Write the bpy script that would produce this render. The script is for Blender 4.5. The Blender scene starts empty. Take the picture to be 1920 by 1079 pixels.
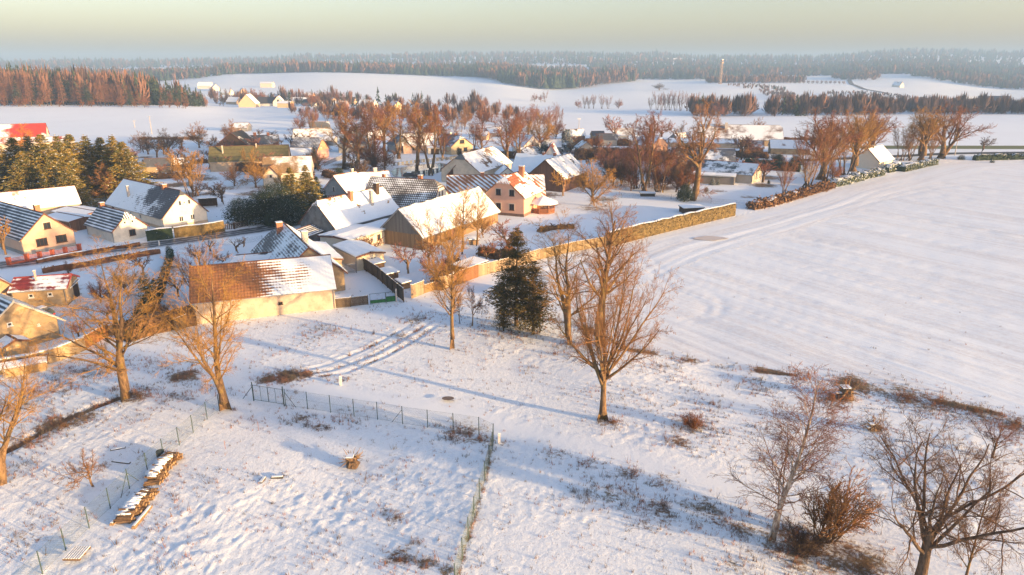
import bpy, bmesh, math, random
import numpy as np
from mathutils import Vector
R = math.radians
rng = np.random.default_rng(7)
random.seed(7)
sc = bpy.context.scene
COL = sc.collection

# ------------------------------------------------------------------ camera, sky, sun, exposure
PITCH = 17.94; CAMH = 30.0; FPX = 1280.0
cam_d = bpy.data.cameras.new("camera"); cam = bpy.data.objects.new("camera", cam_d); COL.objects.link(cam)
cam.location = (0, 0, CAMH); cam.rotation_euler = (R(90 - PITCH), 0, 0)
cam_d.sensor_width = 36; cam_d.lens = 24.0; cam_d.clip_start = 0.5; cam_d.clip_end = 30000
sc.camera = cam
SUN_EL = 6.5
SUN_FROM = np.array([0.895, -0.445]); SUN_FROM = SUN_FROM / np.linalg.norm(SUN_FROM)   # horizontal direction towards the sun
world = bpy.data.worlds.new("World"); sc.world = world; world.use_nodes = True
wn = world.node_tree.nodes; wl = world.node_tree.links
bg = wn["Background"]
sky = wn.new("ShaderNodeTexSky"); sky.sky_type = 'NISHITA'; sky.sun_disc = False
sky.sun_elevation = R(SUN_EL); sky.sun_rotation = math.atan2(SUN_FROM[0], SUN_FROM[1])
sky.altitude = 450; sky.air_density = 1.05; sky.dust_density = 3.3; sky.ozone_density = 1.3
tint = wn.new('ShaderNodeMix'); tint.data_type = 'RGBA'; tint.blend_type = 'MULTIPLY'; tint.inputs[0].default_value = 1.0; tint.inputs[7].default_value = (1.035, .962, 1.06, 1)
wl.new(sky.outputs[0], tint.inputs[6]); wl.new(tint.outputs[2], bg.inputs[0]); bg.inputs[1].default_value = 0.125
sun_d = bpy.data.lights.new("sun", 'SUN'); sun = bpy.data.objects.new("sun", sun_d); COL.objects.link(sun)
sun_d.energy = 5.0; sun_d.angle = R(0.9); sun_d.color = (1.0, 0.62, 0.28)
sv = Vector((SUN_FROM[0] * math.cos(R(SUN_EL)), SUN_FROM[1] * math.cos(R(SUN_EL)), math.sin(R(SUN_EL))))
sun.rotation_euler = sv.to_track_quat('Z', 'Y').to_euler(); sun.location = (60, -30, 60)
vs = sc.view_settings; vs.view_transform = 'Standard'; vs.look = 'None'; vs.gamma = 1; vs.exposure = 1.76
vs.use_curve_mapping = False
sc.cycles.max_bounces = 5; sc.cycles.transparent_max_bounces = 8; sc.cycles.volume_bounces = 0

# ------------------------------------------------------------------ terrain
cP, sP = math.cos(R(PITCH)), math.sin(R(PITCH))
YS = np.array([300, 400, 500, 650, 800, 1000, 1250, 1500, 1800, 2200, 2800, 3500, 6500.])
CO = np.array([-600, 0, 300, 450, 600, 900, 1050, 1200, 1350, 1500, 1700, 1920, 2500.])
TB = np.array([
 [262,226,197,190,182,172,163,155,147,138,129,120,125],
 [262,226,198,189,180,170,160,152,145,137,129,121,124],
 [262,226,200,191,182,171,156,150,144,136,128,119,122],
 [262,227,209,198,186,168,152,142,138,134,127,117,122],
 [262,228,210,198,187,166,148,138,136,132,126,111,121],
 [262,229,213,202,192,175,160,147,140,133,122,107,120],
 [262,229,214,203,197,182,170,160,152,139,120,105,119],
 [262,229,215,204,197,181,165,155,151,138,121,107,119],
 [262,229,218,207,198,182,161,155,148,136,124,111,119],
 [262,229,217,207,197,183,167,155,147,138,125,112,119],
 [262,229,217,208,199,185,167,153,144,132,114,101,117],
 [262,229,217,209,201,188,175,166,157,140,122,104,116],
 [262,229,217,209,201,188,175,166,157,140,122,104,116.]])
BB = (539.5 - TB) / FPX
ZT = CAMH + YS[None, :] * ((-sP + BB * cP) / (cP + BB * sP))
ZT[:, 0] = 0.0

def smooth(a, b, x):
    t = np.clip((x - a) / (b - a), 0, 1); return t * t * (3 - 2 * t)

def hashn(ix, iy, s):
    h = (ix * 374761393 + iy * 668265263 + s * 974634777) & 0xffffffff
    h = ((h ^ (h >> 13)) * 1274126177) & 0xffffffff
    return ((h ^ (h >> 16)) & 0xffff) / 65535.0

def vnoise(x, y, s=0):
    x = np.asarray(x, float); y = np.asarray(y, float)
    ix = np.floor(x).astype(np.int64); iy = np.floor(y).astype(np.int64)
    fx = x - ix; fy = y - iy; fx = fx * fx * (3 - 2 * fx); fy = fy * fy * (3 - 2 * fy)
    a = hashn(ix, iy, s); b = hashn(ix + 1, iy, s); c = hashn(ix, iy + 1, s); d = hashn(ix + 1, iy + 1, s)
    return (a * (1 - fx) + b * fx) * (1 - fy) + (c * (1 - fx) + d * fx) * fy - 0.5

def zfar(x, y):
    """large terrain: level round the village, rising and falling beyond"""
    x = np.asarray(x, float); y = np.asarray(y, float)
    yy = np.maximum(y, 1.0)
    col = 960 + FPX * x / (yy * cP + (CAMH) * sP)
    ci = np.clip(np.interp(col, CO, np.arange(len(CO))), 0, len(CO) - 1.001)
    yi = np.clip(np.interp(yy, YS, np.arange(len(YS))), 0, len(YS) - 1.001)
    c0 = ci.astype(int); y0 = yi.astype(int); fc = ci - c0; fy = yi - y0
    fc = fc * fc * (3 - 2 * fc)
    # Catmull-Rom in y for smooth hills
    def g(c, k): return ZT[c, np.clip(k, 0, len(YS) - 1)]
    def cr(c):
        p0, p1, p2, p3 = g(c, y0 - 1), g(c, y0), g(c, y0 + 1), g(c, y0 + 2)
        return p1 + 0.5 * fy * (p2 - p0 + fy * (2 * p0 - 5 * p1 + 4 * p2 - p3 + fy * (3 * (p1 - p2) + p3 - p0)))
    lo = ZT[c0, y0] * (1 - fy) + ZT[c0, y0 + 1] * fy
    z = (0.6 * cr(c0) + 0.4 * lo) * (1 - fc) + (0.6 * cr(c0 + 1) + 0.4 * (ZT[c0 + 1, y0] * (1 - fy) + ZT[c0 + 1, y0 + 1] * fy)) * fc
    z = z * smooth(300, 420, yy)
    z = z + vnoise(x / 260, y / 260, 3) * 5 * smooth(500, 1500, yy)
    return z

def at0(px, py, z=0.0):
    """point of the level ground (or of height z) that the pixel shows"""
    a = (px - 960) / FPX; b = (539.5 - py) / FPX
    dx, dy, dz = a, cP + b * sP, -sP + b * cP
    t = (z - CAMH) / dz
    return (dx * t, dy * t)

def at(px, py):
    a = (px - 960) / FPX; b = (539.5 - py) / FPX
    dx, dy, dz = a, cP + b * sP, -sP + b * cP
    Y = np.linspace(30, 6000, 6000)
    x = dx / dy * Y; z = CAMH + dz / dy * Y
    zt = zfar(x, Y)
    k = np.where(z <= zt)[0]
    k = k[0] if len(k) else 3000
    return (float(x[k]), float(Y[k]))

def colY(col, Y):
    """ground point in picture column col at forward distance Y"""
    z = float(zfar(0 * Y + (col - 960) / FPX * Y, Y))
    Z = Y * cP - (z - CAMH) * sP
    return ((col - 960) / FPX * Z, Y)

def inpoly(x, y, P):
    c = np.zeros(np.shape(x), bool)
    n = len(P)
    for i in range(n):
        x1, y1 = P[i]; x2, y2 = P[(i + 1) % n]
        if y1 == y2: continue
        t = ((y1 > y) != (y2 > y)) & (x < (x2 - x1) * (y - y1) / (y2 - y1) + x1)
        c ^= t
    return c

def dline(x, y, P):
    d = np.full(np.shape(x), 1e9)
    for (x1, y1), (x2, y2) in zip(P[:-1], P[1:]):
        vx, vy = x2 - x1, y2 - y1; L = vx * vx + vy * vy + 1e-9
        t = np.clip(((x - x1) * vx + (y - y1) * vy) / L, 0, 1)
        d = np.minimum(d, np.hypot(x - x1 - t * vx, y - y1 - t * vy))
    return d

def A0(L): return [at0(*p) for p in L]

FIELD_TOP = A0([(905, 560), (960, 525), (1050, 497), (1130, 470), (1200, 447), (1375, 407), (1470, 382), (1560, 353), (1640, 333), (1760, 306), (1860, 301), (2300, 300)])
FIELD_BOT = A0([(2600, 900), (2150, 830), (1920, 785), (1800, 762), (1700, 742), (1550, 714), (1400, 690), (1280, 672), (1180, 655), (1080, 610), (990, 590)])
FIELD = FIELD_TOP + FIELD_BOT
LANE = A0([(600, 735), (700, 745), (850, 775), (1000, 810), (1150, 850), (1300, 895), (1420, 925), (1600, 1010), (1800, 1100)])
TRACKS = [A0(l) for l in ([(470, 722), (540, 706), (620, 694), (700, 664), (760, 632), (800, 608), (835, 590), (880, 572), (935, 556)],
                          [(480, 716), (545, 699), (610, 684), (680, 656), (735, 628), (775, 605), (815, 585), (870, 566), (930, 550)],
                          [(560, 712), (650, 697), (720, 668), (780, 636), (815, 612), (845, 596)])]
ARCS = [A0(l) for l in ([(1205, 470), (1235, 500), (1275, 530), (1325, 545), (1356, 565), (1350, 590), (1300, 603)], [(1190, 480), (1225, 512), (1265, 545), (1305, 560), (1326, 575), (1318, 590), (1280, 600)],
  [(1920, 330), (1760, 345), (1600, 380), (1440, 425), (1300, 470), (1220, 510)], [(1920, 336), (1760, 352), (1600, 388), (1440, 434), (1305, 480), (1225, 520)])]
DITCH = A0([(-40, 872), (20, 845), (110, 795), (180, 765), (240, 742)])
ROAD = A0([(-60, 505), (60, 492), (180, 472), (300, 458), (420, 441), (480, 432), (560, 418), (600, 407), (640, 392)])
FENCE_R = A0([(924, 822), (909, 905), (889, 974), (866, 1057), (855, 1100)])

# dry grass and bare soil showing: (px, py, radius metres, strength)
GRASS = [(1300, 800, 2.6, .55), (1270, 830, 1.4, .6), (1000, 690, 1.5, .35), (1330, 760, 2, .4), (1420, 720, 2.5, .45), (1250, 690, 2, .4),
         (870, 812, 2.2, .6), (905, 820, 1.2, .6), (570, 785, 1.3, .55), (600, 800, 1.0, .6), (660, 790, 1.6, .35), (540, 705, 1.6, 1.0), (570, 703, 1.0, 1.0), (505, 710, 1.2, .9), (345, 706, 1.6, .9),
         (1040, 850, 1.4, .5), (1100, 870, 1.5, .5), (1180, 885, 1.6, .55), (1240, 905, 1.6, .5), (1150, 930, 2.4, .5), (1230, 960, 2.6, .5), (1080, 940, 2.0, .35), (1320, 960, 2.5, .55), (1400, 1000, 2.5, .5), (1500, 1020, 3, .7), (1600, 1050, 3, .7), (1380, 1060, 2, .4),
         (100, 800, 2.4, .7), (150, 790, 1.8, .7), (60, 830, 2, .6), (200, 690, 3, .55), (100, 730, 3.5, .5), (300, 680, 2.5, .35), (330, 745, 2.5, .45), (250, 745, 2, .7), (180, 880, 1.2, .5), (60, 1000, 2, .45), (40, 880, 2.0, .4), (130, 700, 3.0, .5), (20, 770, 3, .5),
         (1600, 720, 2.0, .9), (1560, 745, 1.8, .7), (1640, 800, 1.0, .8), (1700, 745, 3, .65), (1760, 760, 3, .62), (1850, 780, 2.5, .6), (1910, 800, 2.5, .6), (1500, 705, 1.6, .5), (1650, 735, 1.5, .6), (1450, 800, 3, .3), (1750, 880, 4, .3),
         (720, 960, 1.0, .5), (740, 970, 0.9, .5), (780, 1020, .9, .4), (750, 1050, 1.2, .7), (800, 1060, 1, .6), (840, 1070, .8, .6), (1140, 790, 1.3, .6), (640, 712, .8, .5), (945, 830, .7, .5),
         (600, 615, 2.5, .35), (580, 640, 2.5, .25), (780, 600, 2.4, .45), (700, 655, 1.6, .4), (755, 630, 1.2, .55), (960, 630, 3.0, .4), (1060, 655, 2.4, .4), (870, 655, 1.5, .3), (900, 610, 2.0, .35)]
GP = [(*at0(a, b), r, s) for a, b, r, s in GRASS]
_g = np.random.default_rng(3)
for _i in range(150):
    _a, _b = _g.uniform(100, 1480), _g.uniform(262, 400)
    if inpoly(np.array([at0(_a, _b)[0]]), np.array([at0(_a, _b)[1]]), FIELD)[0] or (1130 < _a < 1400 and _b > 360): continue
    GP.append((*at0(_a, _b), _g.uniform(1.5, 5.0), _g.uniform(.6, .95)))
for _i in range(26):
    _a, _b = _g.uniform(120, 340), _g.uniform(480, 600); GP.append((*at0(_a, _b), _g.uniform(.6, 2.0), _g.uniform(.4, .7)))

def masks(x, y):
    g = np.zeros(np.shape(x))
    for gx, gy, r, s in GP:
        d2 = ((x - gx) ** 2 + (y - gy) ** 2) / (r * r)
        m = d2 < 9
        g[m] = np.maximum(g[m], s * np.exp(-d2[m] * .7))
    de = dline(x, y, FIELD_BOT[1:])
    g = np.maximum(g, (.60 + .8 * vnoise(x / 2.4, y / 2.4, 62)) * np.exp(-(de / (.9 + .9 * vnoise(x / 3, y / 3, 63))) ** 2) * (y < 80))
    dd = dline(x, y, DITCH); g = np.maximum(g, 1.2 * np.exp(-(dd / .45) ** 2))
    dfr = dline(x, y, FENCE_R); g = np.maximum(g, .55 * np.exp(-(dfr / .35) ** 2))
    for t in TRACKS:
        dt = dline(x, y, t); g = np.maximum(g, (.40 + .6 * vnoise(x / 1.6, y / 1.6, 61)) * np.exp(-(dt / .42) ** 2) * (1 - .5 * smooth(75, 88, y)))
    return g

def rutco(x, y, df):
    hl = df < 15 + vnoise(x / 20, y / 20, 37) * 2
    return np.where(hl, df + vnoise(x / 30, y / 30, 31) * 1.0, 200 + x * .83 + y * .56 + vnoise(x / 40, y / 40, 32) * 2.5)

def zbump(x, y):
    """small relief of the near ground; also returns the masks"""
    x = np.asarray(x, float); y = np.asarray(y, float)
    near = 1 - smooth(70, 96, y)
    fld = inpoly(x, y, FIELD).astype(float)
    lane = np.exp(-(dline(x, y, LANE) / 2.2) ** 2)
    amp = near * (1 - fld) * (1 - .85 * lane)
    rough = .15 + 1.0 * smooth(-.15, .35, vnoise(x / 7, y / 7, 11) + .4 * vnoise(x / 2.5, y / 2.5, 12)) + .6 * (1 - smooth(38, 50, y)) * (1 - smooth(-14, -4, x))
    n = np.abs(vnoise(x / .45, y / .42, 21)) * .13 + np.maximum(vnoise(x / .7, y / .7, 26) - .12, 0) * .22 + vnoise(x / .3, y / .3, 22) * .05 + vnoise(x / 1.9, y / 1.6, 25) * .05 + vnoise(x / 3.4, y / 3.4, 23) * .10
    z = amp * rough * n * .5
    z = z + near * vnoise(x / 11, y / 11, 24) * .5 * (1 - fld * .7)
    # ruts in the field, parallel to its hedge
    df = dline(x, y, FIELD_TOP[1:-1])
    w = rutco(x, y, df)
    z = z + fld * (vnoise(w / 1.3, x / 60, 33) * .05 + vnoise(w / .5, x / 30, 35) * .022 + vnoise(x / 2.2, y / 2.2, 38) * .03)
    ph = np.mod(w, 17.0); z = z - fld * .035 * (np.exp(-((ph - 6) / .22) ** 2) + np.exp(-((ph - 7.8) / .22) ** 2)) * (.6 + vnoise(x / 25, y / 25, 36))
    for t in ARCS:
        dt = dline(x, y, t); z = z - .035 * np.exp(-(dt / .6) ** 2)
    z = z + fld * vnoise(x / 14, y / 14, 34) * .12
    dd = dline(x, y, DITCH); z = z - .35 * np.exp(-(dd / .45) ** 2)
    for t in TRACKS:
        dt = dline(x, y, t); z = z - .05 * np.exp(-(dt / .35) ** 2) + .025 * np.exp(-((dt - .55) / .25) ** 2)
    return z, fld, lane

# ------------------------------------------------------------------ material helpers
MATS = {}
def newmat(name):
    m = bpy.data.materials.new(name); m.use_nodes = True; n = m.node_tree.nodes; n.clear()
    out = n.new("ShaderNodeOutputMaterial"); b = n.new("ShaderNodeBsdfPrincipled")
    m.node_tree.links.new(b.outputs[0], out.inputs[0])
    return m, m.node_tree, b
def nd(t, typ, ins=None, **kw):
    n = t.nodes.new("ShaderNode" + typ)
    for k, v in kw.items(): setattr(n, k, v)
    for k, v in (ins or {}).items():
        s = n.inputs[k]
        if isinstance(v, bpy.types.NodeSocket): t.links.new(v, s)
        else: s.default_value = v
    return n
def noise(t, vec, scale, detail=4, rough=.6, w=None):
    n = nd(t, "TexNoise", {"Scale": scale, "Detail": detail, "Roughness": rough}); t.links.new(vec, n.inputs["Vector"]); return n.outputs["Fac"]
def ramp(t, fac, a, b, mode='SMOOTHSTEP'):
    n = nd(t, "MapRange", {0: fac, 1: a, 2: b}, interpolation_type=mode); return n.outputs[0]
def mathn(t, op, a, b=None, c=None):
    d = {0: a}
    if b is not None: d[1] = b
    if c is not None: d[2] = c
    return nd(t, "Math", d, operation=op).outputs[0]
def mix(t, f, a, b):
    n = nd(t, "Mix", data_type='RGBA')
    for k, v in ((0, f), (6, a), (7, b)):
        if isinstance(v, bpy.types.NodeSocket): t.links.new(v, n.inputs[k])
        else: n.inputs[k].default_value = v if k == 0 else (*v, 1) if len(v) == 3 else v
    return n.outputs[2]
def setc(t, b, c):
    if isinstance(c, bpy.types.NodeSocket): t.links.new(c, b.inputs["Base Color"])
    else: b.inputs["Base Color"].default_value = (*c, 1)
def coord(t, kind="Object"): return nd(t, "TexCoord").outputs[kind]
def bump(t, b, h, strength, dist):
    n = nd(t, "Bump", {"Strength": strength, "Distance": dist, "Height": h}); t.links.new(n.outputs[0], b.inputs["Normal"])

SNOW = (.86, .93, .965)
def simple(name, col, var=.25, scale=2.0, rough=.8, bmp=.3, dist=.02, col2=None, spec=.3, metal=0.0):
    if name in MATS: return MATS[name]
    m, t, b = newmat(name); v = coord(t)
    f = ramp(t, noise(t, v, scale, 6, .65), .3, .7)
    c2 = col2 or tuple(c * (1 - var) for c in col)
    setc(t, b, mix(t, f, tuple(min(1, c * (1 + var * .35)) for c in col), c2))
    b.inputs["Roughness"].default_value = rough; b.inputs["Specular IOR Level"].default_value = spec; b.inputs["Metallic"].default_value = metal
    bump(t, b, noise(t, v, scale * 5, 4), bmp, dist)
    MATS[name] = m; return m

def m_snow():
    if 'snow' in MATS: return MATS['snow']
    m, t, b = newmat('snow'); v = coord(t)
    f = noise(t, v, 1.2, 5)
    setc(t, b, mix(t, f, SNOW, (.81, .87, .92)))
    b.inputs["Roughness"].default_value = .75; b.inputs["Specular IOR Level"].default_value = .2
    bump(t, b, noise(t, v, 2.5, 5), .5, .06)
    MATS['snow'] = m; return m

def m_plaster(name, col, stain=.35):
    if name in MATS: return MATS[name]
    m, t, b = newmat(name); v = coord(t)
    f = ramp(t, noise(t, v, .7, 7, .7), .42, .72)
    g = ramp(t, noise(t, v, 6, 4, .6), .35, .75)
    c = mix(t, f, col, tuple(x * (1 - stain) for x in col))
    c = mix(t, mathn(t, 'MULTIPLY', g, .25), c, tuple(x * .72 for x in col))
    setc(t, b, c); b.inputs["Roughness"].default_value = .9
    bump(t, b, noise(t, v, 14, 4), .3, .02)
    MATS[name] = m; return m

def m_planks(name, col, period=.22, snow=0, axis='X'):
    if name in MATS: return MATS[name]
    m, t, b = newmat(name); v = coord(t)
    s = nd(t, "SeparateXYZ", {0: v})
    h = mathn(t, 'ADD', s.outputs[0], s.outputs[1])
    k = mathn(t, 'DIVIDE', h, period); fr = mathn(t, 'FRACT', k)
    gap = mathn(t, 'GREATER_THAN', mathn(t, 'ABSOLUTE', mathn(t, 'SUBTRACT', fr, .5)), .43)
    idn = nd(t, "TexWhiteNoise", {"W": mathn(t, 'FLOOR', k)}, noise_dimensions='1D').outputs[0]
    f = noise(t, v, 3, 6)
    c = mix(t, idn, col, tuple(x * .55 for x in col)); c = mix(t, mathn(t, 'MULTIPLY', f, .5), c, tuple(x * .6 for x in col))
    c = mix(t, gap, c, tuple(x * .25 for x in col))
    setc(t, b, c); b.inputs["Roughness"].default_value = .9
    bump(t, b, mathn(t, 'SUBTRACT', 1.0, gap), .6, .03)
    MATS[name] = m; return m

def m_roof(name, tile, thr=.5, rows=.34, rowamp=.15, cols=0, colamp=0, scale=.25, gx=0, gy=0, seed=0, fine=.16, soft=.05, tile2=None, relief=.04, diag=0):
    """tiled or sheet roof with snow lying in patches and along the tile rows; thr lower = more snow"""
    if name in MATS: return MATS[name]
    m, t, b = newmat(name); v = coord(t)
    s = nd(t, "SeparateXYZ", {0: v})
    X, Y = s.outputs[0], s.outputs[1]
    off = nd(t, "VectorMath", {0: v, 1: (seed * 13.7, seed * 7.1, seed * 3.3)}, operation='ADD').outputs[0]
    n1 = noise(t, off, scale, 5, .6); n2 = noise(t, off, 3.0, 5, .7)
    q = mathn(t, 'ADD', n1, mathn(t, 'MULTIPLY', mathn(t, 'SUBTRACT', n2, .5), fine))
    ry = mathn(t, 'PINGPONG', mathn(t, 'ADD', Y, mathn(t, 'MULTIPLY', X, diag)), rows * .5); ry = mathn(t, 'DIVIDE', ry, rows * .5)
    q = mathn(t, 'ADD', q, mathn(t, 'MULTIPLY', mathn(t, 'SUBTRACT', ry, .5), rowamp))
    h = ry
    if cols:
        cx = mathn(t, 'DIVIDE', mathn(t, 'PINGPONG', X, cols * .5), cols * .5)
        q = mathn(t, 'ADD', q, mathn(t, 'MULTIPLY', mathn(t, 'SUBTRACT', cx, .5), colamp)); h = mathn(t, 'ADD', ry, mathn(t, 'MULTIPLY', cx, 1.0))
    if gx: q = mathn(t, 'ADD', q, mathn(t, 'MULTIPLY', X, gx))
    if gy: q = mathn(t, 'ADD', q, mathn(t, 'MULTIPLY', mathn(t, 'ABSOLUTE', Y), gy))
    sn = ramp(t, q, thr - soft, thr + soft)
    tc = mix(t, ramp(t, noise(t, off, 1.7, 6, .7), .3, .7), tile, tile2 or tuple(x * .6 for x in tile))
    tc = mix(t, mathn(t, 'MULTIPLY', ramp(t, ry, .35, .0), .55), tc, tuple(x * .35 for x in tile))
    scol = mix(t, noise(t, off, .9, 4), SNOW, (.81, .87, .92))
    setc(t, b, mix(t, sn, tc, scol)); b.inputs["Roughness"].default_value = .7; b.inputs["Specular IOR Level"].default_value = .25
    hh = mathn(t, 'ADD', mathn(t, 'MULTIPLY', sn, 1.0), mathn(t, 'MULTIPLY', h, mathn(t, 'SUBTRACT', .9, mathn(t, 'MULTIPLY', sn, .6))))
    hh = mathn(t, 'ADD', hh, mathn(t, 'MULTIPLY', n2, .5))
    bump(t, b, hh, .7, relief)
    MATS[name] = m; return m

def m_glass():
    if 'window_glass' in MATS: return MATS['window_glass']
    m, t, b = newmat('window_glass'); b.inputs["Base Color"].default_value = (.03, .04, .05, 1)
    b.inputs["Roughness"].default_value = .12; b.inputs["Specular IOR Level"].default_value = .6
    MATS['window_glass'] = m; return m

def m_ground():
    m, t, b = newmat('snow_ground'); v = coord(t)
    at1 = nd(t, "Attribute", attribute_name="grass").outputs["Fac"]
    fld = nd(t, "Attribute", attribute_name="field").outputs["Fac"]
    fd = nd(t, "Attribute", attribute_name="rut").outputs["Fac"]
    n1 = noise(t, v, .8, 6, .7); n2 = noise(t, v, 3.5, 5, .75); n3 = noise(t, v, .05, 4, .6)
    q = mathn(t, 'ADD', mathn(t, 'MULTIPLY', n1, .5), mathn(t, 'MULTIPLY', n2, .5))
    # grass showing where the mask is high
    g = ramp(t, mathn(t, 'ADD', q, mathn(t, 'MULTIPLY', at1, .42)), .66, .80)
    gc = mix(t, noise(t, v, 2.2, 5, .7), (.30, .17, .10), (.12, .085, .05))
    gc = mix(t, ramp(t, noise(t, v, .35, 3), .45, .6), gc, (.23, .17, .10))
    snow = mix(t, n2, SNOW, (.81, .875, .925))
    snow = mix(t, mathn(t, 'MULTIPLY', ramp(t, n3, .4, .7), .35), snow, (.77, .82, .865))
    st = noise(t, nd(t, "CombineXYZ", {0: mathn(t, 'MULTIPLY', fd, 1.3), 1: mathn(t, 'MULTIPLY', nd(t, "SeparateXYZ", {0: v}).outputs[1], .02)}).outputs[0], 1.0, 4, .75)
    st2 = noise(t, nd(t, "CombineXYZ", {0: mathn(t, 'MULTIPLY', fd, .30), 1: mathn(t, 'MULTIPLY', nd(t, "SeparateXYZ", {0: v}).outputs[1], .012)}).outputs[0], 1.0, 5, .8)
    sp = noise(t, v, 1.6, 6, .85)
    st3 = mathn(t, 'ADD', mathn(t, 'MULTIPLY', st2, .55), mathn(t, 'MULTIPLY', sp, .45))
    snow = mix(t, mathn(t, 'MULTIPLY', fld, mathn(t, 'MULTIPLY', ramp(t, st3, .44, .66), .7)), snow, (.60, .58, .57))
    speck = mathn(t, 'MULTIPLY', ramp(t, mathn(t, 'ADD', noise(t, v, 5.5, 5, .8), mathn(t, 'MULTIPLY', n1, .25)), .70, .80), nd(t, "Attribute", attribute_name="rough").outputs["Fac"])
    snow = mix(t, mathn(t, 'MULTIPLY', speck, .75), snow, (.30, .21, .15))
    setc(t, b, mix(t, g, snow, gc)); b.inputs["Roughness"].default_value = .8; b.inputs["Specular IOR Level"].default_value = .15
    rg = nd(t, "Attribute", attribute_name="rough").outputs["Fac"]
    hs = mathn(t, 'ADD', mathn(t, 'MULTIPLY', noise(t, v, 2.0, 6, .75), mathn(t, 'ADD', mathn(t, 'MULTIPLY', rg, .9), .15)), mathn(t, 'MULTIPLY', mathn(t, 'MULTIPLY', mathn(t, 'ADD', st, st2), fld), .45))
    hs = mathn(t, 'ADD', hs, mathn(t, 'MULTIPLY', g, .25))
    bump(t, b, hs, .8, .12)
    return m

# ------------------------------------------------------------------ object helpers
def tag(o, label=None, cat=None, group=None, kind=None):
    if label: o['label'] = label
    if cat: o['category'] = cat
    if group: o['group'] = group
    if kind: o['kind'] = kind
    return o
def meshobj(name, V, F, mats, parent=None, loc=None, smooth_=False, fm=None):
    me = bpy.data.meshes.new(name); me.from_pydata([tuple(map(float, v)) for v in V] if not isinstance(V, np.ndarray) else V.tolist(), [], F if isinstance(F, list) else F.tolist())
    for m in (mats if isinstance(mats, (list, tuple)) else [mats]): me.materials.append(m)
    if fm is not None: me.polygons.foreach_set('material_index', np.asarray(fm, np.int32))
    if smooth_: me.polygons.foreach_set('use_smooth', np.ones(len(me.polygons), bool))
    o = bpy.data.objects.new(name, me); COL.objects.link(o)
    if parent: o.parent = parent
    if loc is not None: o.location = loc
    return o
def fastmesh(name, V, tris, mats, smooth_=False, mi=None):
    """V (n,3), tris (m,3)"""
    me = bpy.data.meshes.new(name); n = len(V); m = len(tris)
    me.vertices.add(n); me.vertices.foreach_set('co', np.asarray(V, np.float32).ravel())
    me.loops.add(m * 3); me.loops.foreach_set('vertex_index', np.asarray(tris, np.int32).ravel())
    me.polygons.add(m); me.polygons.foreach_set('loop_start', np.arange(0, m * 3, 3, dtype=np.int32))
    if smooth_: me.polygons.foreach_set('use_smooth', np.ones(m, bool))
    for k in (mats if isinstance(mats, (list, tuple)) else [mats]): me.materials.append(k)
    if mi is not None: me.polygons.foreach_set('material_index', np.asarray(mi, np.int32))
    me.update(); return me
def link(name, me, parent=None, loc=None):
    o = bpy.data.objects.new(name, me); COL.objects.link(o)
    if parent: o.parent = parent
    if loc is not None: o.location = loc
    return o
def empty(name, loc, rz=0, label=None, cat=None, group=None):
    o = bpy.data.objects.new(name, None); COL.objects.link(o); o.location = loc; o.rotation_euler = (0, 0, rz); o.empty_display_size = .5
    return tag(o, label, cat, group)
class MB:
    def __init__(s): s.V = []; s.F = []; s.M = []
    def box(s, c, d, rz=0, m=0, tilt=None):
        x, y, z = (a / 2 for a in d); k = len(s.V); ca, sa = math.cos(rz), math.sin(rz)
        for sx, sy, sz in ((-1,-1,-1),(1,-1,-1),(1,1,-1),(-1,1,-1),(-1,-1,1),(1,-1,1),(1,1,1),(-1,1,1)):
            a, b_, e = sx * x, sy * y, sz * z
            s.V.append((c[0] + a * ca - b_ * sa, c[1] + a * sa + b_ * ca, c[2] + e))
        for f in ((3,2,1,0),(4,5,6,7),(0,1,5,4),(1,2,6,5),(2,3,7,6),(3,0,4,7)): s.F.append([k + i for i in f]); s.M.append(m)
        return s
    def slab(s, P, th, m=0, up=None):
        """polygon P thickened downwards by th"""
        k = len(s.V); n = len(P)
        for p in P: s.V.append(tuple(p))
        for p in P: s.V.append((p[0], p[1], p[2] - th))
        nz = sum((P[i][0] * P[(i + 1) % n][1] - P[(i + 1) % n][0] * P[i][1]) for i in range(n))
        top = list(range(k, k + n)); bot = list(range(k + n, k + 2 * n))
        if nz < 0: top = top[::-1]; bot = bot[::-1]
        s.F.append(top); s.M.append(m); s.F.append(bot[::-1]); s.M.append(m)
        for i in range(n):
            j = (i + 1) % n
            a, b_ = top[i], top[j]
            s.F.append([b_, a, a + n, b_ + n]); s.M.append(m)
        return s
    def tube(s, a, b, r0, r1=None, k=6, m=0, cap=True):
        r1 = r0 if r1 is None else r1
        a = Vector(a); b = Vector(b); t = (b - a).normalized(); u = t.orthogonal().normalized(); w = t.cross(u); n = len(s.V)
        for p, r in ((a, r0), (b, r1)):
            for i in range(k):
                an = 2 * math.pi * i / k; s.V.append(tuple(p + (u * math.cos(an) + w * math.sin(an)) * r))
        for i in range(k):
            j = (i + 1) % k; s.F.append([n + i, n + j, n + k + j, n + k + i]); s.M.append(m)
        if cap: s.F.append([n + i for i in range(k)][::-1]); s.M.append(m); s.F.append([n + k + i for i in range(k)]); s.M.append(m)
        return s
    def build(s, name, mats, parent=None, smooth_=False, loc=None):
        return meshobj(name, s.V, s.F, mats, parent, loc, smooth_, s.M)

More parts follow.
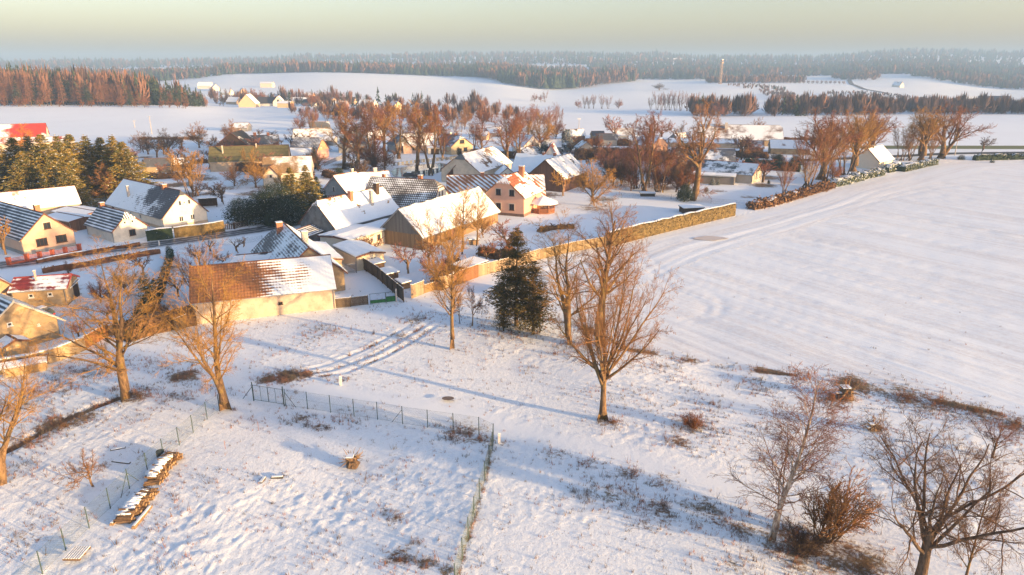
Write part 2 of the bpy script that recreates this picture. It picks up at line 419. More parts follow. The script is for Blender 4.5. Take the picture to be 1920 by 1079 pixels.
# ------------------------------------------------------------------ ground sheet
def build_ground():
    az = np.concatenate([np.arange(-57, 57.01, .205), np.arange(61, 303, 4.0)]); na = len(az)
    r = [3, 8, 14, 20, 26]; r += list(np.arange(30, 78, .21)); q = 78.0
    while q < 5600: r.append(q); q *= 1.0125
    r = np.array(r); nr = len(r)
    A, Rr = np.meshgrid(np.radians(az), r)
    x = (np.sin(A) * Rr).ravel(); y = (np.cos(A) * Rr).ravel()
    z = zfar(x, y); g = np.zeros_like(z); fld = np.zeros_like(z); rut = np.zeros_like(z); rough = np.zeros_like(z)
    m = (y > 15) & (y < 330) & (np.abs(x) < 330)
    zb, f, lane = zbump(x[m], y[m]); z[m] += zb; fld[m] = f
    g[m] = masks(x[m], y[m]); rut[m] = rutco(x[m], y[m], dline(x[m], y[m], FIELD_TOP[1:-1]))
    rough[m] = (1 - f) * (1 - .9 * lane) * (1 - smooth(75, 100, y[m]))
    # far right meadow strip where the grass shows green, and village gardens
    P = np.array(at(1780, 276)); 
    gs = np.exp(-((y - P[1]) / 9) ** 2) * smooth(P[0] - 55, P[0] - 30, x) * (.8 + vnoise(x / 40, y / 9, 5) * .8)
    V = np.column_stack([x, y, z]); i = np.arange(nr - 1)[:, None] * na; j = np.arange(na)[None, :]; jn = (j + 1) % na
    a = (i + j).ravel(); b = (i + jn).ravel(); c = (i + na + jn).ravel(); d = (i + na + j).ravel()
    T = np.concatenate([np.column_stack([a, c, b]), np.column_stack([a, d, c])])
    V = np.vstack([V, [[0, 0, 0]]]); k = len(V) - 1; jj = np.arange(na)
    T = np.vstack([T, np.column_stack([np.full(na, k), jj, (jj + 1) % na])[:, [0, 1, 2]]])
    me = fastmesh('ground', V, T, m_ground(), True)
    for nm, arr in (("grass", g), ("field", fld), ("rut", rut), ("rough", rough), ("green", gs)):
        at_ = me.attributes.new(nm, 'FLOAT', 'POINT'); at_.data.foreach_set('value', np.append(arr, 0).astype(np.float32))
    # green winter crop strip mixed in
    mt = me.materials[0].node_tree; bs = [n for n in mt.nodes if n.type == 'BSDF_PRINCIPLED'][0]
    src = bs.inputs["Base Color"].links[0].from_socket
    ga = nd(mt, "Attribute", attribute_name="green").outputs["Fac"]
    mt.links.new(mix(mt, ramp(mt, ga, .35, .6), src, (.16, .17, .07)), bs.inputs["Base Color"])
    o = link('ground', me); tag(o, 'snow covered ground of village, fields and hills', kind='structure')
    return o
build_ground()
# ------------------------------------------------------------------ strips lying on the ground
def strip(name, pts, width, m, z=.05, label=None, n=60, kind='structure'):
    P = np.array(pts, float); d = np.r_[0, np.cumsum(np.hypot(*np.diff(P, axis=0).T))]
    s = np.linspace(0, d[-1], n); x = np.interp(s, d, P[:, 0]); y = np.interp(s, d, P[:, 1])
    for _ in range(3): x[1:-1] = (x[:-2] + 2 * x[1:-1] + x[2:]) / 4; y[1:-1] = (y[:-2] + 2 * y[1:-1] + y[2:]) / 4
    tx = np.gradient(x); ty = np.gradient(y); L = np.hypot(tx, ty); nx, ny = -ty / L, tx / L
    V = []
    for i in range(n):
        for k in (-.5, -.17, .17, .5):
            px, py = x[i] + nx[i] * width * k, y[i] + ny[i] * width * k
            V.append((px, py, float(zfar(px, py)) + z))
    F = []
    for i in range(n - 1):
        for k in range(3): a = i * 4 + k; F.append([a + 1, a, a + 4, a + 5])
    o = meshobj(name, V, F, m, None, None, True)
    a_ = o.data.attributes.new('across', 'FLOAT', 'POINT'); a_.data.foreach_set('value', np.tile([-.5, -.17, .17, .5], n).astype(np.float32))
    return tag(o, label, None, None, kind)

def m_road():
    m, t, b = newmat('wet_asphalt'); v = coord(t)
    a = mathn(t, 'ABSOLUTE', nd(t, "Attribute", attribute_name="across").outputs["Fac"])
    n = noise(t, v, .7, 5, .7)
    tr = mathn(t, 'PINGPONG', a, .13)
    sn = ramp(t, mathn(t, 'ADD', mathn(t, 'MULTIPLY', tr, 2.6), mathn(t, 'MULTIPLY', n, .8)), .58, .74)
    ed = ramp(t, mathn(t, 'ADD', a, mathn(t, 'MULTIPLY', n, .12)), .46, .52)
    sn = mathn(t, 'MAXIMUM', mathn(t, 'MULTIPLY', sn, .6), ed)
    setc(t, b, mix(t, sn, (.06, .065, .07), (.72, .75, .79))); b.inputs["Roughness"].default_value = .45
    bump(t, b, n, .4, .05)
    return m
MROAD = m_road()
strip('road', ROAD, 5.5, MROAD, .06, 'wet asphalt village road with snow ridges between the wheel tracks', 120)
strip('far_road', [at(1500, 302), at(1640, 296), at(1780, 289), at(1920, 287), at(2100, 286)], 5, simple('bare_asphalt', (.05, .055, .065), scale=.5), .08, 'bare dark country road beyond the right field')
strip('hill_road', [at(1668, 176), at(1620, 168), at(1596, 158), at(1592, 150), at(1606, 146)], 9, simple('hill_road_soil', (.12, .11, .11), scale=.05), .4, 'dark lane curving over the far hill')

# frozen pond in the village park
def pond():
    P = [at0(*p) for p in [(733, 322), (742, 316), (790, 309), (826, 306), (845, 309), (842, 317), (815, 327), (775, 334), (738, 332)]]
    m, t, b = newmat('pond_ice'); v = coord(t)
    setc(t, b, mix(t, ramp(t, noise(t, v, .3, 4), .4, .6), (.30, .36, .38), (.10, .14, .16))); b.inputs["Roughness"].default_value = .12
    V = [(x, y, .05) for x, y in P]
    tag(meshobj('frozen_pond', V, [list(range(len(V)))[::-1]], m), 'frozen grey village pond', kind='structure')
pond()

# ------------------------------------------------------------------ buildings
GLASS = m_glass()
FRAMEW = simple('white_frame', (.75, .74, .70), .1)
FRAMEB = simple('brown_frame', (.10, .05, .03), .2)
BRICK = simple('chimney_brick', (.38, .17, .10), .35, 6)
CONC = simple('chimney_render', (.55, .50, .44), .3, 3)
TRIM = simple('brown_verge', (.16, .07, .045), .3, 3)
DARKW = simple('dark_timber', (.07, .045, .03), .4, 3)
METAL = simple('dull_metal', (.35, .36, .37), .2, 4, rough=.4, metal=.6)
CREAM = m_plaster('cream_plaster', (.62, .56, .46), .12)

def window(par, face, L, w, eh, u, z, ww, wh, frame=None, kind='window', mull=1, label=None):
    fr = frame or FRAMEW
    if face == 'A': o = (-L / 2, w / 2 - u * w); nrm = (-1, 0); al = (0, -1)
    elif face == 'B': o = (L / 2, -w / 2 + u * w); nrm = (1, 0); al = (0, 1)
    elif face == 'L': o = (L / 2 - u * L, w / 2); nrm = (0, 1); al = (-1, 0)
    else: o = (-L / 2 + u * L, -w / 2); nrm = (0, -1); al = (1, 0)
    rz = math.atan2(al[1], al[0])
    def bx(mb, s, zz, bw, bh, d0, d1):
        c = (o[0] + al[0] * s + nrm[0] * (d0 + d1) / 2, o[1] + al[1] * s + nrm[1] * (d0 + d1) / 2, zz)
        mb.box(c, (bw, abs(d1 - d0), bh), rz)
    f = MB(); t = .09
    bx(f, 0, z + wh / 2 - t / 2, ww, t, .003, .06); bx(f, 0, z - wh / 2 + t / 2, ww, t, .003, .06)
    bx(f, -ww / 2 + t / 2, z, t, wh - 2 * t, .003, .06); bx(f, ww / 2 - t / 2, z, t, wh - 2 * t, .003, .06)
    for k in range(mull):
        bx(f, -ww / 2 + ww * (k + 1) / (mull + 1), z, .06, wh - 2 * t, .004, .05)
    bx(f, 0, z - wh / 2 - .045, ww + .16, .07, .003, .14)
    W = f.build(kind, fr, par)
    if fr is FRAMEB and ww < 1.5 and kind == 'window':
        s_ = MB(); q_ = .13
        bx(s_, 0, z + wh / 2 + q_ / 2 + .003, ww + 2 * q_, q_, .002, .035)
        for k in (-1, 1): bx(s_, k * (ww / 2 + q_ / 2 + .003), z, q_, wh, .002, .035)
        s_.build('surround', CREAM, W)
    if label: W['label'] = label
    p = MB(); bx(p, 0, z, ww - 2 * t + .01, wh - 2 * t + .01, -.02, .02); p.build('pane', GLASS, W)
    return W
def door(par, face, L, w, u, ww, wh, m, name='door', z0=0.0):
    if face == 'A': o = (-L / 2, w / 2 - u * w); nrm = (-1, 0); al = (0, -1)
    elif face == 'B': o = (L / 2, -w / 2 + u * w); nrm = (1, 0); al = (0, 1)
    elif face == 'L': o = (L / 2 - u * L, w / 2); nrm = (0, 1); al = (-1, 0)
    else: o = (-L / 2 + u * L, -w / 2); nrm = (0, -1); al = (1, 0)
    rz = math.atan2(al[1], al[0]); f = MB()
    f.box((o[0] + nrm[0] * .03, o[1] + nrm[1] * .03, z0 + wh / 2), (ww, .07, wh), rz)
    D = f.build(name, m, par)
    h = MB(); h.box((o[0] + nrm[0] * .09 + al[0] * ww * .35, o[1] + nrm[1] * .09 + al[1] * ww * .35, z0 + wh * .48), (.14, .05, .05), rz); h.build('handle', METAL, D)
    return D

def seedof(a, b): return abs(a * 3.7 + b * 1.3) % 50
def house(name, cat, label, cx, cy, th, L, w, eh, rh, wall, roof, windows=(), doors=(), chimneys=(), hip=(0, 0), ov=.35, ve=.25,
          trim=None, z0=0.0, group=None, gable=None, roof2=None, plinth=None, cover=(), pipes=True):
    """gabled building; ridge along local x, end A at -x. hip = part of each gable cut off by a hipped roof end (0 none, 1 full hip).
    windows: (face, u, z, width, height). chimneys: (x, y, height above ridge, size, material)"""
    e = empty(name, (cx, cy, z0), R(th), label, cat, group)
    hw, hl = w / 2, L / 2; k = (rh - eh) / hw
    wb = MB()
    def gab(x, hp, flip):
        zc = rh - hp * (rh - eh) * 1.0
        yc = (rh - zc) / k if hp else 0
        P = [(x, hw, -.4), (x, hw, eh)] + ([(x, yc, zc), (x, -yc, zc)] if 0 < hp < 1 else ([] if hp >= 1 else [(x, 0, rh)])) + [(x, -hw, eh), (x, -hw, -.4)]
        n = len(wb.V); wb.V += P; f = list(range(n, n + len(P))); wb.F.append(f if flip else f[::-1]); wb.M.append(0)
    gab(-hl, hip[0], True); gab(hl, hip[1], False)
    for sy in (1, -1):
        n = len(wb.V); wb.V += [(-hl, sy * hw, -.4), (hl, sy * hw, -.4), (hl, sy * hw, eh), (-hl, sy * hw, eh)]
        wb.F.append([n + 3, n + 2, n + 1, n][::1] if sy < 0 else [n, n + 1, n + 2, n + 3][::1]); wb.M.append(0)
    if gable:   # upper gable in another material, 3 mm proud
        for x, hp, sg in ((-hl, hip[0], -1), (hl, hip[1], 1)):
            if hp >= 1: continue
            zc = rh - hp * (rh - eh); yc = (rh - zc) / k if hp else 0
            P = [(x + sg * .02, hw - .02, eh + .02)] + ([(x + sg * .02, yc, zc - .03), (x + sg * .02, -yc, zc - .03)] if hp else [(x + sg * .02, 0, rh - .03)]) + [(x + sg * .02, -hw + .02, eh + .02)]
            n = len(wb.V); wb.V += P; wb.F.append(list(range(n, n + len(P)))); wb.M.append(1)
    wb.build('wall', [wall, gable] if gable else wall, e)
    if plinth:
        pb = MB()
        for c, d in (((0, hw + .02, .2), (L + .1, .06, .75)), ((0, -hw - .02, .2), (L + .1, .06, .75)), ((hl + .03, 0, .2), (.06, w, .75)), ((-hl - .03, 0, .2), (.06, w, .75))): pb.box(c, d)
        pb.build('plinth', plinth, e)
    rb = MB(); T = .16; ze = eh - k * ov + .02; he = hw + ov
    rz_ = rh + .02
    xa = -hl - (ve if hip[0] < 1 else ov); xb = hl + (ve if hip[1] < 1 else ov)
    def cut(x, hp, sg):
        if not hp: return None
        zc = rz_ - min(hp, 1) * (rz_ - ze) if hp >= 1 else rz_ - hp * (rh - eh)
        yc = (rz_ - zc) / k; run = yc * (.95 if hp < 1 else 1.0)
        return zc, yc, x - sg * run
    ca, cb = cut(xa, hip[0], -1), cut(xb, hip[1], 1)
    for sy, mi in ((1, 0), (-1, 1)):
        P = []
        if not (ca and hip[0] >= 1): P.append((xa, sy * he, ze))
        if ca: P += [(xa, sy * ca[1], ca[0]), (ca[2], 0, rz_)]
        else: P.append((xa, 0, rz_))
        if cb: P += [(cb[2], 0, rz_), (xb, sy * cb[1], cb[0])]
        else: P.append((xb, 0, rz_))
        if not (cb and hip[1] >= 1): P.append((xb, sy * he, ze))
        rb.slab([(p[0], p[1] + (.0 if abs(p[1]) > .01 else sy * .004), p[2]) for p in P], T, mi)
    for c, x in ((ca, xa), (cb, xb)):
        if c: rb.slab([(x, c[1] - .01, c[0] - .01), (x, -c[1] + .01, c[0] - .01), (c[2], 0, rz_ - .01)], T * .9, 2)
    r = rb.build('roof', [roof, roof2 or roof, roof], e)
    # ridge cap and verge boards
    cpb = MB(); cx0 = ca[2] if ca else xa; cx1 = cb[2] if cb else xb
    cpb.box(((cx0 + cx1) / 2, 0, rz_ + .0), (cx1 - cx0, .22, .1)); cpb.build('ridge_cap', trim or TRIM, e)
    tb = MB()
    for x, c, hp in ((xa, ca, hip[0]), (xb, cb, hip[1])):
        if hp >= 1: continue
        yi, zi = (c[1], c[0]) if c else (0, rz_)
        for sy in (1, -1):
            a = Vector((x, sy * he, ze - .1)); b_ = Vector((x, sy * yi, zi - .1)); n = len(tb.V)
            for q in (a, b_):
                for dx in (-.025, .025):
                    for dz in (-.12, .11): tb.V.append((q.x + dx + (.02 if x > 0 else -.02), q.y, q.z + dz))
            for f in ((0, 1, 3, 2), (4, 6, 7, 5), (0, 4, 5, 1), (2, 3, 7, 6), (1, 5, 7, 3), (0, 2, 6, 4)): tb.F.append([n + i for i in f]); tb.M.append(0)
    if tb.V: tb.build('verge_board', trim or TRIM, e)
    g = MB()
    for sy in (1, -1): g.box(((xa + xb) / 2, sy * (he + .05), ze - .1), (xb - xa - .1, .1, .1))
    g.build('gutter', METAL, e)
    if pipes and z0 == 0:
        for sy, sx in ((1, -1), (-1, -1), (1, 1)):
            MB().tube((sx * (hl - .15), sy * (hw + .07), 0), (sx * (hl - .15), sy * (hw + .07), eh - .1), .045, k=5).build('downpipe', METAL, e)
    for sd, thr_ in cover:
        sy = 1 if sd == 'L' else -1; nx_ = max(4, int((xb - xa) / .3)); ny_ = max(4, int(math.hypot(he, rz_ - ze) / .3)); hs_ = seedof(cx, cy)
        gx_ = np.linspace(0, 1, nx_ + 1)[None, :]; gy_ = np.linspace(0, 1, ny_ + 1)[:, None]
        ax = (xa - .03 + (xb - xa + .06) * gx_) + 0 * gy_; tt = gy_ + 0 * gx_
        nn_ = vnoise(ax / 1.9 + hs_, tt * 6 + hs_, 91) * .7 + vnoise(ax / .7 + hs_, tt * 14, 92) * .35
        th_ = np.clip((nn_ + thr_) * 1.6, 0, 1) ** .6 * (.13 + .05 * nn_)
        yy_ = sy * (he + .05) * (1 - tt) + sy * .0; zz_ = ze + (rz_ - ze) * tt + th_ * 1.15 - .012
        Vs = np.stack([ax, yy_, zz_], -1).reshape(-1, 3); Fs = []
        for j_ in range(ny_):
            for i_ in range(nx_):
                if max(th_[j_, i_], th_[j_, i_ + 1], th_[j_ + 1, i_], th_[j_ + 1, i_ + 1]) > .004:
                    a_ = j_ * (nx_ + 1) + i_; Fs.append([a_, a_ + 1, a_ + nx_ + 2, a_ + nx_ + 1][::sy])
        if ca: 
            Fs = [f_ for f_ in Fs if min(Vs[k_][0] for k_ in f_) > xa + max(0, (ca[2] - xa) * (1 - (rz_ - min(Vs[k_][2] for k_ in f_)) / max(rz_ - ca[0], .01)))]
        if cb:
            Fs = [f_ for f_ in Fs if max(Vs[k_][0] for k_ in f_) < xb - max(0, (xb - cb[2]) * (1 - (rz_ - min(Vs[k_][2] for k_ in f_)) / max(rz_ - cb[0], .01)))]
        if Fs: meshobj('snow_cover', Vs, Fs, m_snow(), r, smooth_=True)
    for wn_ in windows:
        f, u, z, ww, wh = wn_[:5]; window(e, f, L, w, eh, u, z, ww, wh, wn_[5] if len(wn_) > 5 else None, mull=(0 if ww < .65 else 1 if ww < 1.5 else 2))
    for d in doors: door(e, *d[:1], L, w, *d[1:])
    for c in chimneys:
        x, y, hh, sz, m = c; zb_ = rh - k * abs(y) - .5; zt = rh + hh; cb_ = MB()
        cb_.box((x, y, (zb_ + zt) / 2), (sz, sz, zt - zb_)); cb_.box((x, y, zt + .05), (sz + .14, sz + .14, .1))
        C = cb_.build('chimney', m, r)
        s = MB(); s.box((x, y, zt + .13), (sz + .08, sz + .08, .07)); s.build('snow_cap', m_snow(), C)
    return e

W_WHITE = m_plaster('white_plaster', (.72, .67, .57), .28); W_YEL = m_plaster('yellow_plaster', (.62, .50, .30), .15)
W_BEIGE = m_plaster('beige_plaster', (.55, .42, .29), .30); W_PEACH = m_plaster('peach_plaster', (.72, .42, .30), .08); W_GREY = m_plaster('grey_render', (.32, .31, .29), .35)
W_OLD = m_plaster('old_ochre_render', (.42, .31, .18), .5); W_DGREY = m_plaster('dark_mottled_render', (.20, .20, .20), .6); W_PINK = m_plaster('pink_wall', (.50, .30, .26), .2)
W_TIM = m_planks('grey_boarding', (.20, .19, .18), .24); W_TIMB = m_planks('red_brown_boarding', (.24, .12, .07), .3); W_TIMO = m_planks('ochre_boarding', (.36, .23, .12), .3)
RS = m_roof
R_SNOW = RS('roof_full_snow', (.20, .14, .11), .30, .35, .05, seed=1, relief=.03)
R_SNOW2 = RS('roof_melting_snow', (.25, .15, .10), .40, .35, .12, seed=2, scale=.22)
R_STRIPE = RS('dark_striped_roof', (.10, .12, .14), .52, .42, .55, seed=3, fine=.12, soft=.12)
R_GREYT = RS('grey_tile_roof_dusted', (.13, .14, .15), .545, .3, .10, .3, .04, seed=4, fine=.35, scale=.35)
R_DIAM = RS('grey_diamond_tile_roof', (.17, .155, .14), .56, .42, .22, .42, .22, seed=5, fine=.25, scale=.2)
R_BROWN = RS('brown_tile_roof', (.30, .20, .11), .60, .35, .10, seed=6)
R_OLIVE = RS('olive_sheet_roof', (.16, .15, .07), .80, 1.2, .05, seed=7, fine=.05)
R_RED = RS('red_roof_snowy', (.42, .10, .06), .47, .35, .10, seed=8, scale=.12)
R_SLATE = RS('slate_roof', (.14, .15, .165), .57, .3, .08, seed=9, fine=.35)
R_BARN = RS('orange_tile_barn_roof', (.31, .155, .07), .53, .42, .20, .36, .05, scale=.16, gx=-.040, gy=-.016, seed=10, fine=.2, tile2=(.22, .09, .04), soft=.06)
R_ORSTR = RS('orange_striped_tile_roof', (.45, .20, .09), .50, .9, .3, seed=11, fine=.15, soft=.06, diag=.75)
R_PANE = RS('pantile_red_roof', (.36, .13, .07), .49, .5, .04, 1.1, .06, seed=12, scale=.22, fine=.10, soft=.02)
R_WHT2 = RS('barn_snow_roof', (.32, .24, .15), .34, .4, .06, seed=13, fine=.28, scale=.3)
R_LUMP = RS('lumpy_snow_roof', (.15, .13, .12), .43, .5, .12, seed=14, fine=.6, scale=.5, relief=.12)
R_METAL = RS('corrugated_roof', (.42, .44, .46), .60, .8, .0, .35, .35, seed=15, fine=.1, soft=.1)

H = house
H('house', 'house', 'peach gabled house with striped dark roof and two big lower windows behind brick pillars', -86.4, 118.5, 145, 18, 8.0, 2.9, 6.5, m_plaster('salmon_render', (.64, .44, .32), .25), R_STRIPE,
  [('A', .52, 4.3, 1.1, 1.1, FRAMEB), ('A', .36, 1.7, 1.7, 1.3, FRAMEB), ('A', .74, 1.7, 1.7, 1.3, FRAMEB)], chimneys=[(-3.5, -1.2, .5, .8, BRICK)], plinth=W_GREY)
H('house', 'cottage', 'small cream cottage with clipped gable between the peach house and the large white house', -73.5, 124.2, 143, 10.7, 6.0, 2.3, 5.1, W_WHITE, R_STRIPE,
  [('A', .38, 3.3, .5, .55), ('A', .6, 3.3, .5, .55), ('A', .55, 1.3, 1.1, 1.1, FRAMEB)], hip=(.38, 0), chimneys=[(4.6, 0, .5, .7, BRICK)])
H('house', 'house', 'large white farmhouse with half snowy grey roof and red verge, facing the road', -73.9, 139.6, 142, 24.5, 8.8, 2.6, 7.0, m_plaster('warm_white_render', (.80, .73, .60), .18), RS('grey_roof_half_snow', (.12, .13, .15), .50, .3, .10, .3, .08, gx=.022, seed=16, fine=.5, scale=.2),
  [('A', .42, 4.7, .6, 1.0), ('A', .52, 4.7, .35, .5), ('A', .63, 4.7, .6, 1.0), ('A', .40, 1.6, .9, 1.1), ('A', .66, 1.6, .9, 1.1), ('L', .25, 1.5, .7, .9), ('L', .45, 1.5, .7, .9), ('L', .62, 1.5, .7, .9)],
  doors=[('L', .12, 1.0, 2.0, DARKW)], hip=(.16, 0), plinth=W_BEIGE, chimneys=[(-5.5, .1, .5, .8, BRICK), (5.2, 2.6, -.6, .45, CONC)])
H('barn', 'barn', 'long shed with bright sunlit snowy roof below the dark spruces', -103.5, 140.5, 221, 22, 8.6, 2.4, 5.4, W_BEIGE, RS('pale_sunlit_sheet_roof', (.45, .40, .33), .40, .9, .06, .9, .1, seed=17), [('B', .5, 1.4, .8, .6)])
H('shed', 'shed', 'low flat snowy lean-to roof beside the small cream cottage', -86.5, 131.5, 150, 9, 5, 2.1, 2.45, W_TIMB, R_SNOW)
H('shed', 'shed', 'flat snow covered outbuilding roof behind the cream cottage', -88.5, 138.5, 150, 10, 6, 1.8, 2.2, W_GREY, R_SNOW)
H('house', 'house', 'ochre house with patchy snow on its brown roof at the edge beyond the rough meadow', -71.5, 84.5, 140, 10, 8.0, 3.3, 7.0, W_OLD, RS('brown_roof_patch', (.13, .06, .04), .48, .3, .1, seed=18, scale=.3), [('A', .6, 1.8, .7, .6)])
H('annex', 'annex', 'low ochre annex with dark red sheet roof and two small square windows', -62.2, 86.6, 196, 6.2, 5.0, 2.6, 3.6, W_OLD, RS('dark_red_sheet_roof', (.30, .05, .05), .56, .8, .1, seed=19, scale=.3),
  [('L', .35, 1.7, .55, .5), ('L', .7, 1.7, .55, .5)], chimneys=[(.6, .8, .9, .18, CONC)], trim=simple('red_trim', (.35, .06, .05)))
H('barn', 'barn', 'weathered ochre barn with grey striped roof and wide pale verge', -59.2, 73.8, 145, 11, 7.6, 2.6, 5.6, W_OLD, R_STRIPE, [('A', .40, 3.1, .5, .4), ('A', .75, 2.2, .25, .25)], trim=CREAM, ov=.8)
H('porch', 'porch', 'tiny snow roofed porch in front of the weathered ochre barn', -53.9, 68.3, 145, 1.8, 2.0, 1.9, 2.3, W_OLD, R_SNOW)
H('shed', 'shed', 'low snow roofed lean-to against the stone garden wall', -50.3, 64.6, 30, 3.6, 1.8, 1.2, 1.4, W_OLD, R_SNOW)

# long barn with the orange tiles, and the farmhouse wing behind it
H('barn', 'barn', 'long beige barn with orange tiled roof half covered by striped snow', -32.5, 85.5, 200, 16.8, 9.4, 3.1, 6.0, m_plaster('barn_render', (.54, .43, .33), .4), R_BARN,
  [('L', .60, 1.5, .5, .3, DARKW)], hip=(0, 0), ov=.5)
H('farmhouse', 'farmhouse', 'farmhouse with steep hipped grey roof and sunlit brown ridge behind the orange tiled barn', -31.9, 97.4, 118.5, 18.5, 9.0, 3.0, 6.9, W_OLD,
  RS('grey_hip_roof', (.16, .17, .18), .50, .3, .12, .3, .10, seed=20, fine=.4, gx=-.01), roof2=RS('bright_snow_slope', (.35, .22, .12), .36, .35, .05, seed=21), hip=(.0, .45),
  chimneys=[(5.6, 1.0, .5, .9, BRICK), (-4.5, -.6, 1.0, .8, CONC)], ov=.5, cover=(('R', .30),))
H('annex', 'annex', 'low annex with snow covered hipped roof on the garden side of the farmhouse', -38.6, 95.2, 200, 7, 6, 2.2, 4.2, W_DGREY, RS('annex_patch_roof', (.10, .11, .12), .46, .3, .1, seed=22, scale=.3), hip=(0, .9), ov=.5, cover=(('L', .1),))
H('annex', 'annex', 'flat snow roofed annex with stained beige wall beside the yard gate', -29.3, 101.6, 118, 10.5, 3.4, 2.9, 3.2, W_BEIGE, RS('flat_snow', (.3, .25, .2), .25, .4, .02, seed=23), ov=.2, cover=(('L', .6), ('R', .6)))
H('carport', 'carport', 'small lean-to with slatted grey roof against the dark gable', -36.6, 118.6, 70, 7.5, 5.0, 2.3, 3.0, W_DGREY, RS('slatted_grey_roof', (.16, .17, .18), .50, .5, .45, seed=24, fine=.15), ov=.3)
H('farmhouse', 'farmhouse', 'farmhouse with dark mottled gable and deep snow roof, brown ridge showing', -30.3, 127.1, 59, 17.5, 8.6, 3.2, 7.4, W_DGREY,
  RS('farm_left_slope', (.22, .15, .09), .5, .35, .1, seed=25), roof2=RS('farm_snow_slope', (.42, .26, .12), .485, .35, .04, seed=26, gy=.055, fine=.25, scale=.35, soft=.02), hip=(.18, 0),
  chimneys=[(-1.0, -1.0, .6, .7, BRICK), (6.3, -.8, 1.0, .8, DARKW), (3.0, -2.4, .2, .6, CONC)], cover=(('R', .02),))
H('annex', 'annex', 'white snow roofed extension with three dark windows in front of the dark gable', -27.6, 115.4, 62, 9.0, 6.6, 2.7, 2.95, m_plaster('extension_render', (.60, .55, .46), .1), RS('smooth_snow_top', (.35, .28, .2), .22, .4, .02, seed=27),
  [('R', .35, 1.6, .9, .9, FRAMEB), ('R', .60, 1.6, .8, 1.0), ('R', .82, 1.6, .9, 1.0, FRAMEB)], ov=.3, cover=(('L', .6), ('R', .6)))
H('annex', 'annex', 'small white annex with snow roof tucked between farmhouse and board barn', -23.8, 122.9, 60, 6.5, 4.2, 2.5, 2.9, W_WHITE, RS('small_annex_snow', (.2, .2, .2), .3, .4, .02, seed=28),
  [('R', .3, 1.5, .6, .7, FRAMEB), ('R', .5, 1.5, .6, .7, FRAMEB)], doors=[('R', .8, 1.0, 2.0, DARKW)], ov=.3, cover=(('L', .6), ('R', .6)))
H('garage', 'garage', 'low cream garage with plain snow roof beside the yard', -24.5, 105.6, 127, 8.4, 4.6, 2.35, 2.7, m_plaster('garage_render', (.68, .58, .42), .15), RS('garage_snow', (.2, .2, .2), .2, .4, .02, seed=29), [('A', .6, 1.6, 1.0, .5)], ov=.2, cover=(('L', .6), ('R', .6)))
H('barn', 'barn', 'boarded barn with grey gable and bright sunlit snow roof in the middle of the village', -13.2, 127.0, 60, 25.2, 9.4, 2.5, 6.7, W_TIMO, RS('barn_left_snow', (.25, .22, .18), .4, .4, .1, seed=30), roof2=R_WHT2, trim=simple('grey_verge', (.25, .24, .23)),
  doors=[('R', .35, 2.6, 2.1, W_TIMB), ('R', .6, 1.2, 2.0, W_TIMO)], ov=.4, gable=W_TIM, cover=(('R', .22),))
H('house', 'house', 'two storey peach house with red roof under patchy snow and four windows in its gable', .3, 147.0, 67, 10.2, 9.0, 4.4, 8.2, W_PEACH, RS('peach_roof_left', (.36, .13, .07), .42, .35, .12, seed=31), roof2=R_PANE,
  windows=[('A', .36, 4.9, 1.1, 1.3, FRAMEB), ('A', .70, 4.9, 1.1, 1.3, FRAMEB), ('A', .36, 1.9, 1.1, 1.3, FRAMEB), ('A', .70, 1.9, 1.1, 1.3, FRAMEB), ('R', .45, 2.4, .55, 1.5)], hip=(.34, 0),
  chimneys=[(2.2, -1.0, 1.2, 1.0, BRICK)], ov=.5, ve=.5, plinth=simple('dark_plinth', (.20, .13, .10)), cover=(('R', -.14),))
H('barn', 'barn', 'long low building with orange tile and snow striped roof behind the peach house', -3.7, 154.9, 183, 21.6, 8.8, 2.9, 6.7, W_BEIGE, R_ORSTR, chimneys=[(3.0, 0, .5, .8, BRICK), (-5.6, 0, .5, .8, BRICK)])
H('farmhouse', 'farmhouse', 'long farmhouse with dusted diamond tiled roof and cream clipped gable', -22.0, 141.2, 163, 15.5, 10.5, 3.3, 8.0, W_WHITE, R_DIAM,
  [('A', .42, 5.2, .45, 1.0, FRAMEB), ('A', .58, 5.2, .45, 1.0, FRAMEB)], hip=(.3, 0), chimneys=[(5.5, -1.0, .4, .6, BRICK), (-2.8, -1.2, .5, .8, BRICK)])
H('house', 'house', 'small grey gabled house with red edged snow roof beyond the diamond tiled farmhouse', -38.6, 157.9, 60, 7.0, 7.0, 3.1, 6.5, W_GREY, R_RED, roof2=RS('red_edge_snow', (.45, .13, .07), .37, .35, .08, seed=33, fine=.3),
  windows=[('A', .45, 3.4, .5, .9, FRAMEB)], trim=simple('orange_trim', (.5, .16, .08)), chimneys=[(2.8, .4, .6, .6, CONC)], cover=(('R', .18),))
H('house', 'house', 'snow roofed house extension with orange ridge and grey chimney', -33.6, 163.5, 28, 8.0, 6.5, 3.0, 6.0, W_GREY, R_RED, roof2=RS('red_edge_snow', (.45, .13, .07), .37), trim=simple('orange_trim', (.5, .16, .08)), chimneys=[(1.0, .2, .8, .8, CONC)], cover=(('R', .2), ('L', .3)))
H('shed', 'shed', 'low annex with reddish ribbed roof at the foot of the small grey gabled house', -39.5, 151.5, 30, 5.5, 3.0, 1.9, 2.6, W_BEIGE, RS('ribbed_red_roof', (.4, .16, .12), .50, .4, .1, .5, .4, seed=34))
